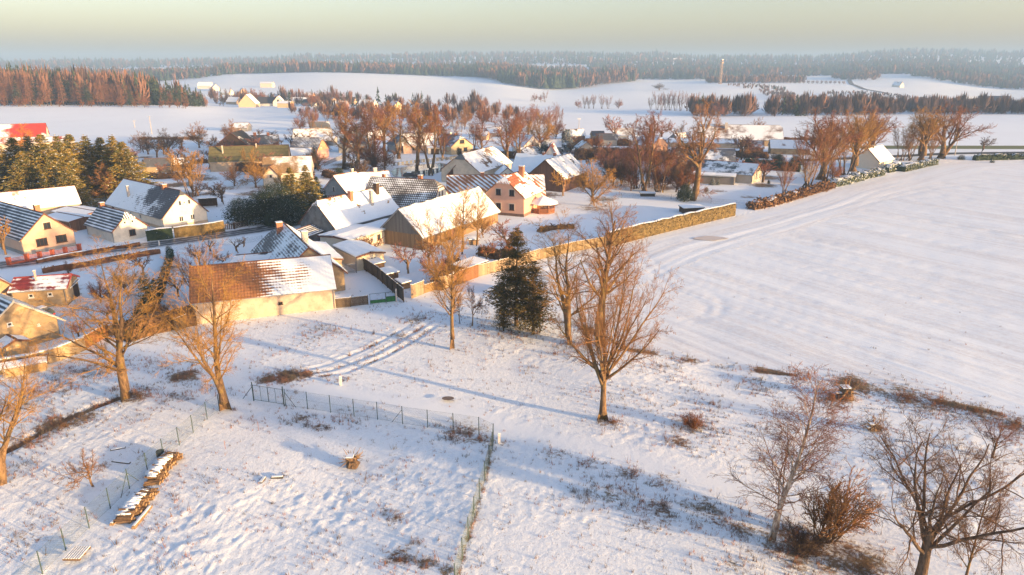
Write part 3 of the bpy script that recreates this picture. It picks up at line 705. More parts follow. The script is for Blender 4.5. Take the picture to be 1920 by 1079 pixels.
H('barn', 'barn', 'big hall with white sheet snow roof, brown ridge patch and small white gable windows', -9.7, 193.8, 66, 21.0, 11.5, 3.5, 7.8, m_plaster('hall_wall', (.62, .52, .40), .3), RS('hall_grey_slope', (.15, .17, .18), .60, .5, .08, seed=35, fine=.3),
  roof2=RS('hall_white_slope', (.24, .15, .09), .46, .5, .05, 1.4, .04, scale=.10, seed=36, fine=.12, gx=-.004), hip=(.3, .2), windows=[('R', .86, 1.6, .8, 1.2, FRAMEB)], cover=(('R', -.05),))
H('shed', 'shed', 'dark old shed with steep mossy gable in front of the big hall', -14.8, 188.3, 87, 6.6, 5.0, 2.3, 5.0, DARKW, RS('mossy_roof', (.14, .13, .07), .58, .3, .1, seed=37))
H('annex', 'annex', 'small white gabled annex with two narrow windows under the big hall roof', -1.6, 184.6, 98, 6, 5.0, 2.6, 4.6, W_WHITE, R_SNOW, [('A', .4, 2.6, .4, .9, FRAMEB), ('A', .65, 2.6, .4, .9, FRAMEB)])
H('barn', 'barn', 'red brown boarded barn under lumpy snow roof beyond the gazebo', 11.9, 178.8, 241, 14.5, 10.2, 3.6, 7.8, W_TIMB, R_LUMP, trim=DARKW, cover=(('L', .05), ('R', .0)))
H('house', 'house', 'house with smooth bluish snow roof adjoining the lumpy roofed barn', 7.6, 187.8, 160, 13.0, 9.4, 3.1, 7.2, W_BEIGE, RS('bluish_snow_roof', (.14, .13, .13), .37, .5, .05, seed=38), chimneys=[(-4.2, 0, .6, .7, BRICK), (-1.0, 0, .6, .6, BRICK)], cover=(('L', .5),))
H('house', 'bungalow', 'long grey bungalow with thin snow roof and three white windows in its sunlit gable', 60.8, 191.2, 145, 15.2, 9.4, 2.5, 4.9, m_plaster('bungalow_wall', (.50, .45, .38), .12), RS('thin_snow_roof', (.14, .17, .18), .49, .3, .04, seed=39, fine=.25),
  [('A', .36, 1.3, .6, 1.4), ('A', .52, 1.3, .6, 1.4), ('A', .70, 1.3, .6, 1.4)], chimneys=[(-3.4, 0, .5, .5, BRICK)], trim=simple('orange_trim', (.5, .16, .08)))
H('porch', 'porch', 'open veranda with white snow roof along the grey bungalow', 54.6, 184.9, 160, 11.0, 4.2, 2.3, 2.7, m_plaster('veranda_wall', (.22, .20, .18), .3), RS('veranda_snow', (.2, .2, .2), .2, .4, .02, seed=40), cover=(('L', .6), ('R', .6)))
H('house', 'house', 'cream house with sunlit snow roof among the trees at the edge of the field', 113.2, 215.9, 223, 11.5, 7.6, 2.6, 6.2, m_plaster('cream_field_house', (.78, .70, .56), .06), RS('sunlit_snow_field', (.4, .33, .25), .34, .4, .05, seed=41), doors=[('L', .5, .9, 1.9, CREAM)], chimneys=[(2, 0, .5, .6, DARKW)], cover=(('L', .45),))
H('house', 'house', 'yellow gabled house with grey slate roof and two windows behind the pond', -21.9, 253.8, 128, 12.9, 9.2, 3.1, 6.4, W_YEL, R_SLATE, [('A', .5, 4.4, 2.0, 1.3, FRAMEB), ('A', .66, 1.6, 1.6, 1.4, FRAMEB)], doors=[('A', .42, 1.0, 2.1, DARKW)], hip=(.3, 0), chimneys=[(1, 0, .6, .7, CONC), (-2, 0, .6, .7, BRICK)])
H('garage', 'garage', 'garage annex with dark door and low red edged roof beside the yellow house', -27.4, 250.4, 190, 6.5, 5, 2.4, 2.9, W_WHITE, R_SNOW2, doors=[('L', .4, 2.8, 2.0, DARKW)])
H('house', 'house', 'pinkish white house with snow roof among the park trees behind the pond', -34.0, 255.4, 190, 12.5, 9.0, 3.2, 6.8, m_plaster('pinkish_wall', (.62, .44, .34), .12), RS('park_snow_roof', (.38, .22, .13), .40, .35, .05, seed=42), [('L', .3, 1.7, .7, 1.0, FRAMEB)], chimneys=[(1, .3, .8, 1.0, CONC)])
H('house', 'house', 'grey blue gable house with dark window left of the pinkish white house', -41.2, 254.2, 120, 8, 6.5, 3.2, 6.2, W_GREY, R_SLATE, [('A', .55, 2.6, 1.1, 1.6, FRAMEB)])
H('house', 'house', 'house with dusted grey tile roof, pink side wall and sunlit orange gable', -69.0, 235.4, 171, 9.6, 10.0, 3.2, 7.2, W_PINK, RS('dusted_tile_roof', (.17, .16, .17), .55, .5, .25, .5, .22, seed=43, fine=.5), [('A', .4, 4.4, .8, 1.1)], gable=m_plaster('orange_gable', (.62, .36, .20), .15), hip=(.2, 0))
H('barn', 'barn', 'olive sheet roofed hall with two pale vent pipes', -80.3, 212.0, 193, 22.5, 9.5, 3.2, 7.0, W_BEIGE, R_OLIVE, chimneys=[(7.5, 2.2, .2, .35, CONC), (-2, .6, .4, .3, CONC)])
H('house', 'house', 'brown tiled house with snow patch and cream dormer wall behind the yew hedge', -61.0, 187.4, 191, 12.3, 9.3, 3.3, 6.8, W_WHITE, RS('brown_tile_patch', (.34, .23, .12), .55, .35, .14, seed=44, scale=.2, gx=-.012))
H('shed', 'shed', 'small cream gabled dormer shed under the brown tiled house', -63.5, 181.5, 95, 4, 4, 3, 5.2, W_WHITE, R_BROWN, [('A', .5, 2.6, .5, .6, FRAMEB)])
H('house', 'house', 'grey slate house with two sunlit chimneys behind the olive roof', -95.5, 264.3, 194, 12.5, 8, 2.6, 5.2, W_GREY, R_SLATE, chimneys=[(2.0, 0, 1.0, 1.0, BRICK), (-2.8, 0, .9, .8, BRICK)])
H('barn', 'barn', 'black gabled barn behind the olive roof', -101.4, 256.4, 89, 10, 11.5, 3.0, 7.4, DARKW, RS('black_roof', (.05, .05, .05), .62, .4, .05, seed=45))
H('house', 'house', 'long snow roofed farmhouse with two dark triangular gable dormers', -83.1, 290.8, 191, 15, 8.6, 2.4, 5.4, W_WHITE, R_SNOW2)
H('house', 'house', 'dark grey roofed house behind the tall park trees', -57.8, 258.0, 188, 12.5, 9.2, 3.5, 7.2, W_GREY, R_SLATE, [('L', .5, 1.8, 1, 1.2, FRAMEB)])
H('farmhouse', 'farmhouse', 'big farmstead with dark ridge, snow patched roof and timber gable beyond the giant oak', 92.3, 283.1, 168, 32, 14.3, 2.6, 7.6, W_OLD, RS('farmstead_roof', (.20, .12, .09), .45, .5, .08, seed=46, scale=.09), hip=(.15, 0), trim=DARKW, chimneys=[(12.5, 1.5, .8, 1.0, CONC), (5.5, 2.0, .8, 1.0, CONC)], gable=W_TIMO)
H('shed', 'shed', 'low building with pale pinkish snow roof right of the farmstead', 100.6, 251.6, 166, 13.2, 8.8, 2.3, 4.8, W_OLD, RS('pink_snow_shed', (.35, .25, .2), .36, .5, .08, seed=47))
H('shed', 'shed', 'brown board wall shed between the two snow roofed farm sheds', 88.2, 252.6, 166, 6.0, 7.6, 2.4, 4.4, W_TIMB, RS('brown_shed_roof', (.3, .17, .12), .54, .5, .1, seed=48))
H('shed', 'shed', 'long low cowshed with thin snow roof in front of the farmstead', 83.9-9, 271.9, 171, 26, 7.3, 2.0, 3.3, W_BEIGE, RS('cowshed_roof', (.4, .3, .24), .42, .5, .1, seed=49))
H('barn', 'barn', 'long barn with plain grey slate roof behind the bungalow', 58.6, 212.2, 170, 18.5, 9.6, 2.5, 6.0, W_GREY, RS('plain_slate', (.18, .20, .23), .58, .4, .05, seed=50, fine=.2))
H('house', 'house', 'narrow white gable end behind the bare trees left of the giant oak', 47.5, 199.0, 66, 6.2, 4.6, 3.0, 6.6, m_plaster('bright_gable', (.78, .68, .52), .1), R_SLATE)
H('shed', 'shed', 'pale grey roofed shed left of the snowy conifer', 15.0, 256.3, 178, 6, 6.9, 2.3, 4.6, W_GREY, R_SNOW)
H('house', 'cottage', 'small grey cottage with snowy gable right of the snowy conifer', 26.1, 249.5, 100, 6, 5.5, 2.6, 4.6, W_GREY, R_LUMP, [('A', .5, 1.8, .7, .8, FRAMEB)])
H('house', 'house', 'blue grey roofed house behind the thicket left of the tall grey tree', 38.4, 278.3, 174, 7, 7.6, 2.6, 4.6, W_GREY, R_SLATE, [('L', .6, 1.4, .9, 1.0)])
H('house', 'house', 'cream house with snow roof and red brown end behind the tall grey tree', 47.0, 294.7, 173, 8.5, 7.7, 2.8, 5.2, W_WHITE, R_SNOW2)
H('house', 'house', 'orange walled house with snow covered hipped roof left of the giant oak', 51.4, 256.8, 126, 9, 8.4, 2.8, 6.0, m_plaster('orange_wall', (.60, .34, .20), .15), R_SNOW2, chimneys=[(0, 0, .7, .7, BRICK)], hip=(.3, .3))
H('house', 'cottage', 'tiny white A shaped gable with red roof edges', 13.6, 234.0, 78, 6, 4.6, 1.6, 5.2, W_WHITE, R_PANE, trim=simple('bright_red_trim', (.55, .12, .06)))
H('house', 'house', 'white house with snowy gable roof right of the tall rust coloured tree', 5.5, 254.2, 127, 6.5, 8.5, 2.8, 6.4, W_WHITE, R_SNOW2, [('A', .5, 3.2, .6, .8, FRAMEB)])
H('barn', 'barn', 'farm hall with red roof half under snow at the edge above the spruces', -203.2, 286.7, 208, 20, 12.0, 3.0, 7.6, m_plaster('red_hall_wall', (.6, .52, .42), .2), RS('red_hall_roof', (.50, .06, .05), .52, .5, .04, seed=51, scale=.08))
H('shed', 'shed', 'lower red roofed wing in front of the red hall', -185.0, 268.0, 195, 26.0, 8.0, 2.6, 4.2, m_plaster('red_hall_wall', (.6, .52, .42)), RS('red_wing_roof', (.45, .07, .05), .44, .5, .04, seed=52, scale=.2))
def house_px(px, py, th, L, w, eh, rh, label, wall, roof, **k):
    x, y = at(px, py); H(k.pop('name', 'house'), k.pop('cat', 'house'), label, x, y, th, L, w, eh, rh, wall, roof, z0=float(zfar(x, y)) - .2, **k)
# houses of the far hamlet and on the far hills
hp = house_px
hp(468, 201, 95, 14, 14, 3.5, 11, 'far tan gabled barn at the edge of the left snow field', m_plaster('tan_far', (.62, .46, .30), .1), RS('far_snow_roof', (.3, .2, .15), .36, .6, .03, seed=53), name='barn', cat='barn')
hp(503, 199, 175, 17, 9, 3, 8, 'far dark roofed house in the hamlet, left of the white gabled villa', W_WHITE, RS('far_dark_roof', (.08, .08, .09), .70, .6, .03, seed=54))
hp(524, 199, 100, 12, 9, 4, 9, 'far white gabled villa in the middle of the hamlet', W_WHITE, R_SNOW, windows=[('A', .5, 5.2, 1.6, 1.6, FRAMEB)])
hp(536, 202, 170, 11, 8, 4, 5.5, 'far cream cube house right of the white gabled villa', m_plaster('yellow_far', (.68, .52, .30), .08), R_SNOW)
hp(558, 194, 175, 22, 9, 3.5, 6, 'far long white house with flat snow roof in the hamlet', W_WHITE, R_SNOW)
hp(585, 199, 175, 14, 9, 3.5, 6, 'far house with dark green blue roof in the hamlet', W_GREY, RS('far_teal_roof', (.07, .11, .11), .64, .6, .03, seed=55))
hp(626, 200, 110, 14, 12, 3.5, 8, 'far house with snowy gable at the right end of the hamlet', W_BEIGE, R_SNOW2)
hp(581, 184, 175, 10, 9, 3.5, 6, 'far orange walled house under the round brown tree', m_plaster('orange_wall', (.60, .34, .20)), R_SNOW2)
hp(440, 196, 160, 12, 9, 3, 7, 'far snow roofed cottage left of the tan gabled barn', W_BEIGE, R_SNOW)
hp(516, 190, 150, 12, 9, 3, 7, 'far brown walled cottage behind the white gabled villa', W_OLD, R_SNOW2)
hp(600, 205, 100, 11, 9, 3, 7, 'far snowy gable before the right end of the hamlet', W_WHITE, R_SNOW)
hp(655, 196, 170, 13, 9, 3, 7, 'far grey roofed cottage above the park trees', W_BEIGE, RS('far_slate', (.10, .11, .14), .75, .6, .03, seed=56))
hp(690, 203, 160, 14, 9, 3, 7, 'far snow roofed house above the golden park trees', W_WHITE, R_SNOW2)
hp(742, 206, 120, 12, 9, 3, 7, 'far cream cottage among the reddish thicket', W_YEL, R_SNOW)
hp(426, 178, 160, 14, 9, 3, 7, 'far pale farmhouse on the slope above the hamlet', W_WHITE, R_SNOW)
hp(455, 176, 120, 12, 9, 3, 7, 'far small house on the slope above the hamlet', W_BEIGE, R_SNOW2)
hp(502, 164, 175, 18, 10, 6, 8, 'pale block house in front of the big far snow hill', m_plaster('cream_far', (.70, .60, .46), .1), R_SNOW)
hp(386, 166, 175, 20, 10, 4, 9, 'pale far house at the end of the left wood, upper one', W_WHITE, R_SNOW)
hp(404, 170, 120, 16, 10, 4, 9, 'pale far house at the end of the left wood, lower one', W_WHITE, R_SNOW2)
hp(203, 149, 170, 14, 10, 5, 9, 'lone white far house above the left wood', W_WHITE, R_SNOW)
hp(640, 207, 175, 10, 8, 3.5, 7, 'far red walled house behind the park trees', W_PINK, R_SNOW2)
hp(1683, 164, 120, 16, 12, 4, 10, 'lone cream farmhouse on the far right hill', W_WHITE, R_SNOW2)
hp(1466, 143, 110, 14, 12, 5, 11, 'lone pale house at the top left of the hill orchard', W_WHITE, R_SNOW)
hp(1846, 194, 150, 16, 11, 3.5, 9, 'far dark roofed farmhouse with sunlit gable on the right, left one of two', m_plaster('cream_far', (.70, .60, .46)), RS('far_slate', (.10, .11, .14), .75, .6, .03, seed=56))
hp(1876, 196, 150, 16, 12, 3.5, 10, 'far dark roofed farmhouse with sunlit gable on the right, right one of two', m_plaster('cream_far', (.70, .60, .46)), RS('far_slate', (.10, .11, .14)))
hp(1815, 191, 165, 24, 10, 4, 7, 'far long farm building with snow roof left of the two dark roofed farmhouses', W_BEIGE, R_SNOW)
hp(1266, 103, 175, 60, 16, 14, 18, 'tiny pale building on the far skyline', W_WHITE, R_SNOW)
# yellow field house is near; an old tin shelter in the garden of the big white house
def shelter():
    e = empty('garden_shelter', (*at0(391, 388), 0), R(20), 'black timber shelter with flat snow roof in the orchard right of the large white farmhouse', 'shelter')
    for sx in (-1.8, 1.8):
        for sy in (-1, 1): MB().box((sx, sy, 1), (.15, .15, 2.0)).build('post', DARKW, e)
    MB().box((0, 1.0, .8), (3.6, .1, 1.6)).build('back_panel', DARKW, e); MB().box((0, 0, 2.06), (4.2, 2.6, .12)).build('roof', DARKW, e)
    MB().box((0, 0, 2.19), (4.15, 2.55, .13)).build('snow_cap', m_snow(), e)
    MB().box((0, -.9, .9), (3.4, .06, .1)).build('rail', DARKW, e)
shelter()
# ------------------------------------------------------------------ trees
def nrm(a): return a / (np.linalg.norm(a, axis=-1, keepdims=True) + 1e-9)
def run(P0, D, Ln, R0, R1, n, jit, up, rg):
    B = len(P0); pts = np.zeros((B, n, 3)); pts[:, 0] = P0; d = nrm(D); st = (Ln / (n - 1))[:, None]
    for i in range(1, n):
        d = d + rg.normal(0, jit, (B, 3)); d[:, 2] += up; d = nrm(d); pts[:, i] = pts[:, i - 1] + d * st
    t = np.linspace(0, 1, n)[None, :]
    return pts, R0[:, None] * (1 - t) + R1[:, None] * t
def kids(pts, rad, Ln, m, t0, t1, ang, angv, ratio, lk, rr, rg, out=0.0, rmin=.008):
    B, n, _ = pts.shape
    t = t0 + (t1 - t0) * (np.arange(m)[None, :] + rg.uniform(0, 1, (B, m))) / m
    f = t * (n - 1); i = np.clip(f.astype(int), 0, n - 2); fr = (f - i)[..., None]; b = np.arange(B)[:, None]
    P = pts[b, i] * (1 - fr) + pts[b, i + 1] * fr; T = nrm(pts[b, i + 1] - pts[b, i])
    r = rad[b, i] * (1 - fr[..., 0]) + rad[b, i + 1] * fr[..., 0]
    ref = np.where(np.abs(T[..., 2:3]) > .9, np.array([1., 0, 0]), np.array([0, 0, 1.]))
    U = nrm(np.cross(T, ref)); W = np.cross(T, U)
    az = (np.arange(m)[None, :] * 2.4 + rg.uniform(0, 6.28, (B, 1)) + rg.normal(0, .5, (B, m)))[..., None]
    a = np.radians(rg.normal(ang, angv, (B, m)))[..., None]
    D = T * np.cos(a) + (U * np.cos(az) + W * np.sin(az)) * np.sin(a)
    if out: D[..., 2] += out; D = nrm(D)
    L = Ln[:, None] * ratio * (1 - lk * (t - t0) / max(t1 - t0, .01)) * rg.uniform(.7, 1.15, (B, m))
    r0 = np.maximum(r * rr, RMIN[0])
    return P.reshape(-1, 3), D.reshape(-1, 3), L.ravel(), r0.ravel()
def tubes(pts, rad, k):
    B, n, _ = pts.shape
    T = np.gradient(pts, axis=1); T = nrm(T)
    ref = np.where(np.abs(T[:, :1, 2:3]) > .9, np.array([1., 0, 0]), np.array([0, 0, 1.]))
    U = nrm(np.cross(T, ref)); W = np.cross(T, U)
    a = np.arange(k) * 2 * math.pi / k
    V = pts[:, :, None, :] + rad[:, :, None, None] * (U[:, :, None, :] * np.cos(a)[None, None, :, None] + W[:, :, None, :] * np.sin(a)[None, None, :, None])
    V = V.reshape(-1, 3)
    base = (np.arange(B) * n * k)[:, None, None] + (np.arange(n - 1) * k)[None, :, None]; j = np.arange(k)[None, None, :]; jn = (j + 1) % k
    q = [base + j, base + jn, base + k + jn, base + k + j]
    q = [np.broadcast_to(x, (B, n - 1, k)).ravel() for x in q]
    return V, np.concatenate([np.column_stack([q[0], q[1], q[2]]), np.column_stack([q[0], q[2], q[3]])])
def spikes(P, D, L, r, rg, k=3):
    """last twigs: three sided points"""
    B = len(P); D = nrm(D); ref = np.where(np.abs(D[:, 2:3]) > .9, np.array([1., 0, 0]), np.array([0, 0, 1.]))
    U = nrm(np.cross(D, ref)); W = np.cross(D, U); V = []
    for i in range(3):
        a = 2 * math.pi * i / 3; V.append(P + r[:, None] * (U * math.cos(a) + W * math.sin(a)))
    V.append(P + D * L[:, None]); V = np.stack(V, 1).reshape(-1, 3); b = np.arange(B) * 4
    return V, np.concatenate([np.column_stack([b, b + 1, b + 3]), np.column_stack([b + 1, b + 2, b + 3]), np.column_stack([b + 2, b, b + 3])])
def join(parts):
    V, T, o = [], [], 0
    for v, t in parts: V.append(v); T.append(t + o); o += len(v)
    return np.vstack(V), np.vstack(T)

def grow(seed, stems, L, H, Wd=None, limb=1, lean=(0, 0)):
    """stems: list of (dir, length, r0, r1, nodes). L: per level (n,t0,t1,ang,angv,ratio,lk,rr,nodes,jit,up,out,sides).
    returns (V,T) of trunk and of crown, height scaled to H, spread to Wd"""
    rg = np.random.default_rng(seed)
    P0 = np.array([s[5] if len(s) > 5 else (0, 0, 0) for s in stems], float); D = np.array([s[0] for s in stems], float)
    Ln = np.array([s[1] for s in stems], float); r0 = np.array([s[2] for s in stems]); r1 = np.array([s[3] for s in stems]); n = stems[0][4]
    multi = len(stems) > 1
    pts, rad = run(P0, D, Ln, r0, r1, n, .075 if multi else .03, .05, rg)
    fl = 1 + .55 * np.exp(-np.linspace(0, 1, n) * 9); rad = rad * fl[None, :]
    mst = 2 <= len(stems) <= 6
    trunk = [[tubes(pts[i:i + 1], rad[i:i + 1], 8)] for i in range(len(stems))] if mst else [[tubes(pts, rad, 8)]]; crown = []
    for q, lv in enumerate(L):
        (m, t0, t1, ang, av, ratio, lk, rr, nn, jit, up, out, sides) = lv
        P, Dd, Lk, rk = kids(pts, rad, Ln, m, t0, t1, ang, av, ratio, lk, rr, rg, out)
        if nn <= 1: crown.append(spikes(P, Dd, Lk, rk, rg)); break
        pts, rad = run(P, Dd, Lk, rk, rk * .28, nn, jit, up, rg); Ln = Lk
        if q < limb:
            if mst and q == 0:
                for i in range(len(stems)): trunk[i].append(tubes(pts[i * m:(i + 1) * m], rad[i * m:(i + 1) * m], sides))
            elif not mst: trunk[0].append(tubes(pts, rad, sides))
            else: crown.append(tubes(pts, rad, sides))
        else: crown.append(tubes(pts, rad, sides))
    TR_ = [join(t_) for t_ in trunk]; cv, ct = join(crown)
    allz = cv[:, 2]; s = H / np.percentile(allz, 99.7); 
    sp = max(np.percentile(np.abs(cv[:, 0]), 98), np.percentile(np.abs(cv[:, 1]), 98)) * s
    sx = 1.0 if Wd is None else Wd / 2 / sp
    def tf(v):
        z = v[:, 2:3] * s; w = smooth(0, .18 * H, z); kx = s * (1 + (sx - 1) * w)
        o = v * np.array([1, 1, 1.]); o[:, :2] = v[:, :2] * kx; o[:, 2] = z[:, 0]
        o[:, 0] += lean[0] * (z[:, 0] / H) ** 1.3; o[:, 1] += lean[1] * (z[:, 0] / H) ** 1.3
        return o
    return [(tf(a_), b_) for a_, b_ in TR_], (tf(cv), ct)

def m_bark(name, c1, c2, moss=None):
    if name in MATS: return MATS[name]
    m, t, b = newmat(name); v = coord(t)
    sc_ = nd(t, "Mapping", {0: v, 3: (1, 1, .25)}).outputs[0]
    c = mix(t, ramp(t, noise(t, sc_, 5, 6, .7), .35, .65), c1, c2)
    if moss: c = mix(t, mathn(t, 'MULTIPLY', ramp(t, noise(t, v, .9, 3), .5, .65), .7), c, moss)
    setc(t, b, c); b.inputs["Roughness"].default_value = .9; b.inputs["Specular IOR Level"].default_value = .15
    bump(t, b, noise(t, sc_, 9, 5, .7), .8, .05); MATS[name] = m; return m
BK = m_bark('bark', (.24, .155, .085), (.085, .055, .035), (.24, .17, .05))
BKD = m_bark('dark_bark', (.16, .11, .075), (.06, .042, .03))
BKB = m_bark('birch_bark', (.62, .52, .42), (.20, .13, .09))
TW = m_bark('twigs_brown', (.32, .17, .075), (.17, .09, .04)); TWO = m_bark('twigs_ochre', (.44, .25, .065), (.24, .13, .035)); TWR = m_bark('twigs_rust', (.28, .115, .05), (.14, .06, .03))
TWP = m_bark('twigs_pinkish', (.32, .15, .11), (.18, .085, .065)); TWD = m_bark('twigs_dark', (.13, .09, .065), (.07, .048, .036)); TWOR = m_bark('twigs_orange', (.62, .27, .05), (.42, .16, .03))

V3 = {}
RMIN = [.01]
def variant(k):
    if k in V3: return V3[k]
    RMIN[0] = .0085 if k in ('maple', 'twofork', 'linden', 'tallstraight', 'younglinden', 'birch', 'oakdark') else .014 if k in ('shrub', 'weedclump', 'fruitnear') else .024
    up = (0, 0, 1)
    if k == 'maple':       # short bole, fan of limbs, hero
        r = grow(12, [(up, 4.3, .42, .34, 6)], [(15, .66, 1, 42, 15, 2.3, .1, .46, 9, .06, .035, .10, 6), (9, .2, 1, 32, 9, .40, .35, .5, 6, .09, .03, 0, 4), (7, .15, 1, 34, 9, .45, .3, .5, 4, .12, .02, 0, 3), (6, .15, 1, 32, 9, .5, .3, .55, 3, .12, .01, 0, 3), (6, .1, 1, 32, 10, .55, .2, .6, 1, 0, 0, 0, 3)], 17, 13.5)
    elif k == 'twofork':   # bole dividing in two upright stems
        r = grow(23, [((-.10, .05, 1), 14, .33, .02, 12), ((.12, -.03, 1), 15, .35, .02, 12)], [(15, .22, 1.0, 46, 12, .42, .45, .45, 7, .12, .045, 0, 5), (7, .15, 1, 38, 10, .45, .3, .5, 5, .14, .02, 0, 4), (7, .15, 1, 36, 10, .5, .3, .6, 3, .15, .01, 0, 3), (7, .1, 1, 34, 10, .6, .2, .7, 1, 0, 0, 0, 3)], 15, 11, 1)
    elif k == 'linden':    # left foreground: several stems, arching limbs
        r = grow(31, [((0, 0, 1), 14, .38, .02, 12), ((-.35, .1, 1), 11, .27, .02, 12, (0, 0, 1.2))], [(16, .2, 1.0, 50, 13, .48, .4, .42, 8, .11, .05, .0, 5), (8, .15, 1, 38, 10, .42, .3, .5, 5, .13, .02, 0, 4), (7, .15, 1, 35, 10, .5, .3, .6, 3, .14, .0, 0, 3), (7, .1, 1, 34, 10, .6, .2, .7, 1, 0, 0, 0, 3)], 16, 12, 1)
    elif k == 'tallstraight':
        r = grow(41, [(up, 15, .40, .07, 10)], [(24, .38, .98, 42, 10, .36, .5, .5, 7, .09, .08, 0, 5), (8, .15, 1, 36, 10, .42, .3, .5, 5, .12, .03, 0, 4), (7, .15, 1, 34, 10, .5, .3, .6, 3, .14, .02, 0, 3), (6, .1, 1, 34, 10, .6, .2, .7, 1, 0, 0, 0, 3)], 16, 8.5, 1)
    elif k == 'younglinden':
        r = grow(53, [(up, 12, .22, .03, 10)], [(26, .26, .97, 46, 8, .42, .55, .42, 7, .05, .07, 0, 4), (10, .15, 1, 32, 8, .38, .3, .6, 4, .08, .05, 0, 3), (8, .1, 1, 32, 8, .55, .3, .7, 3, .1, .03, 0, 3), (5, .1, 1, 30, 8, .6, .3, .7, 1, 0, 0, 0, 3)], 14, 6.5, 1)
    elif k == 'birch':
        r = grow(61, [(up, 13, .17, .02, 12)], [(46, .20, .97, 48, 9, .30, .55, .38, 6, .07, .06, 0, 4), (10, .15, 1, 40, 10, .45, .3, .5, 4, .12, -.05, 0, 3), (6, .15, 1, 36, 10, .5, .3, .6, 3, .12, -.10, 0, 3), (3, .2, 1, 34, 10, .6, .2, .7, 1, 0, 0, 0, 3)], 13.5, 5, 1)
    elif k == 'oakdark':
        r = grow(77, [(up, 4.6, .34, .26, 6)], [(10, .5, 1, 44, 14, 1.8, .1, .45, 9, .13, .05, .05, 6), (7, .2, 1, 42, 12, .48, .3, .6, 7, .16, .02, 0, 5), (7, .15, 1, 40, 12, .48, .3, .55, 5, .18, .01, 0, 4), (6, .15, 1, 38, 12, .5, .3, .6, 3, .18, 0, 0, 3), (6, .2, 1, 36, 12, .55, .2, .65, 1, 0, 0, 0, 3)], 13, 14, 1)
    elif k == 'giantoak':
        r = grow(87, [(up, 10, .95, .62, 7)], [(8, .72, 1, 40, 14, 1.15, .1, .6, 9, .16, .06, .05, 6), (6, .25, 1, 46, 12, .50, .3, .6, 7, .20, .03, 0, 5), (6, .2, 1, 42, 12, .48, .3, .6, 5, .2, .01, 0, 4), (7, .2, 1, 40, 12, .55, .3, .65, 3, .2, 0, 0, 3), (6, .1, 1, 38, 12, .6, .2, .8, 1, 0, 0, 0, 3)], 24, 15, 1)
    elif k == 'parktall':   # tall park tree, dense upper crown
        r = grow(97, [(up, 17, .42, .08, 8)], [(13, .30, .97, 34, 9, .48, .45, .55, 7, .10, .08, 0, 5), (8, .2, 1, 34, 10, .45, .3, .55, 4, .14, .04, 0, 4), (8, .15, 1, 36, 10, .5, .3, .7, 3, .15, .02, 0, 3), (5, .1, 1, 36, 12, .6, .2, .9, 1, 0, 0, 0, 3)], 18, 8, 1)
    elif k == 'parktwin':
        r = grow(98, [((-.1, 0, 1), 16, .36, .07, 8), ((.14, .05, 1), 15, .34, .07, 8)], [(10, .32, .97, 34, 9, .45, .45, .55, 7, .10, .08, 0, 5), (7, .2, 1, 34, 10, .45, .3, .55, 4, .14, .04, 0, 4), (8, .15, 1, 36, 10, .5, .3, .7, 3, .15, .02, 0, 3), (5, .1, 1, 36, 12, .6, .2, .9, 1, 0, 0, 0, 3)], 18, 8, 1)
    elif k == 'round':      # dense rounded crown
        r = grow(107, [(up, 5, .30, .2, 5)], [(14, .25, 1, 46, 18, 1.2, .15, .5, 6, .08, .05, .1, 4), (12, .2, 1, 34, 10, .42, .3, .5, 4, .12, .02, 0, 3), (9, .15, 1, 34, 12, .5, .3, .8, 3, .15, .02, 0, 3), (4, .1, 1, 36, 12, .6, .2, .9, 1, 0, 0, 0, 3)], 9, 8, 1)
    elif k == 'fruitnear':
        r = grow(118, [((.15, 0, 1), 1.8, .11, .08, 4)], [(6, .5, 1, 52, 12, 1.5, .1, .6, 7, .16, .05, 0, 4), (8, .2, 1, 42, 12, .45, .3, .55, 5, .18, .04, 0, 3), (8, .15, 1, 38, 12, .5, .3, .6, 3, .18, .04, 0, 3), (5, .1, 1, 36, 12, .5, .2, .8, 1, 0, 0, 0, 3)], 4.5, 5.5, 1)
    elif k == 'fruit':
        r = grow(117, [(up, 1.8, .16, .12, 4)], [(6, .5, 1, 52, 12, 1.5, .1, .6, 6, .16, .05, 0, 4), (7, .25, 1, 42, 12, .45, .3, .6, 4, .18, .04, 0, 3), (7, .15, 1, 38, 12, .5, .3, .7, 3, .18, .04, 0, 3), (4, .1, 1, 36, 12, .5, .2, .9, 1, 0, 0, 0, 3)], 4.5, 5.5, 1)
    elif k == 'pollard':    # pruned little fruit tree
        r = grow(127, [(up, 1.3, .16, .13, 4)], [(5, .7, 1, 55, 8, 1.3, .1, .7, 6, .2, .08, 0, 5), (4, .4, 1, 45, 12, .5, .3, .7, 4, .2, .06, 0, 4), (3, .3, 1, 40, 12, .5, .3, .7, 1, 0, 0, 0, 3)], 3.2, 3.8, 1)
    elif k == 'shrub':
        rg = np.random.default_rng(5); st = [((rg.normal(0, .45), rg.normal(0, .45), 1), rg.uniform(1.6, 2.8), .035, .012, 6, (rg.normal(0, .2), rg.normal(0, .2), 0)) for _ in range(18)]
        r = grow(137, st, [(8, .15, .97, 28, 10, .5, .4, .7, 4, .10, .03, 0, 3), (7, .1, 1, 30, 12, .5, .2, .9, 3, .12, .02, 0, 3), (3, .1, 1, 34, 12, .6, .2, 1, 1, 0, 0, 0, 3)], 2.8, 3.4, 0)
    elif k == 'weedclump':
        rg = np.random.default_rng(8); st = [((rg.normal(0, .5), rg.normal(0, .5), 1), rg.uniform(1.2, 2.8), .02, .008, 4, (rg.normal(0, .75), rg.normal(0, .75), 0)) for _ in range(46)]
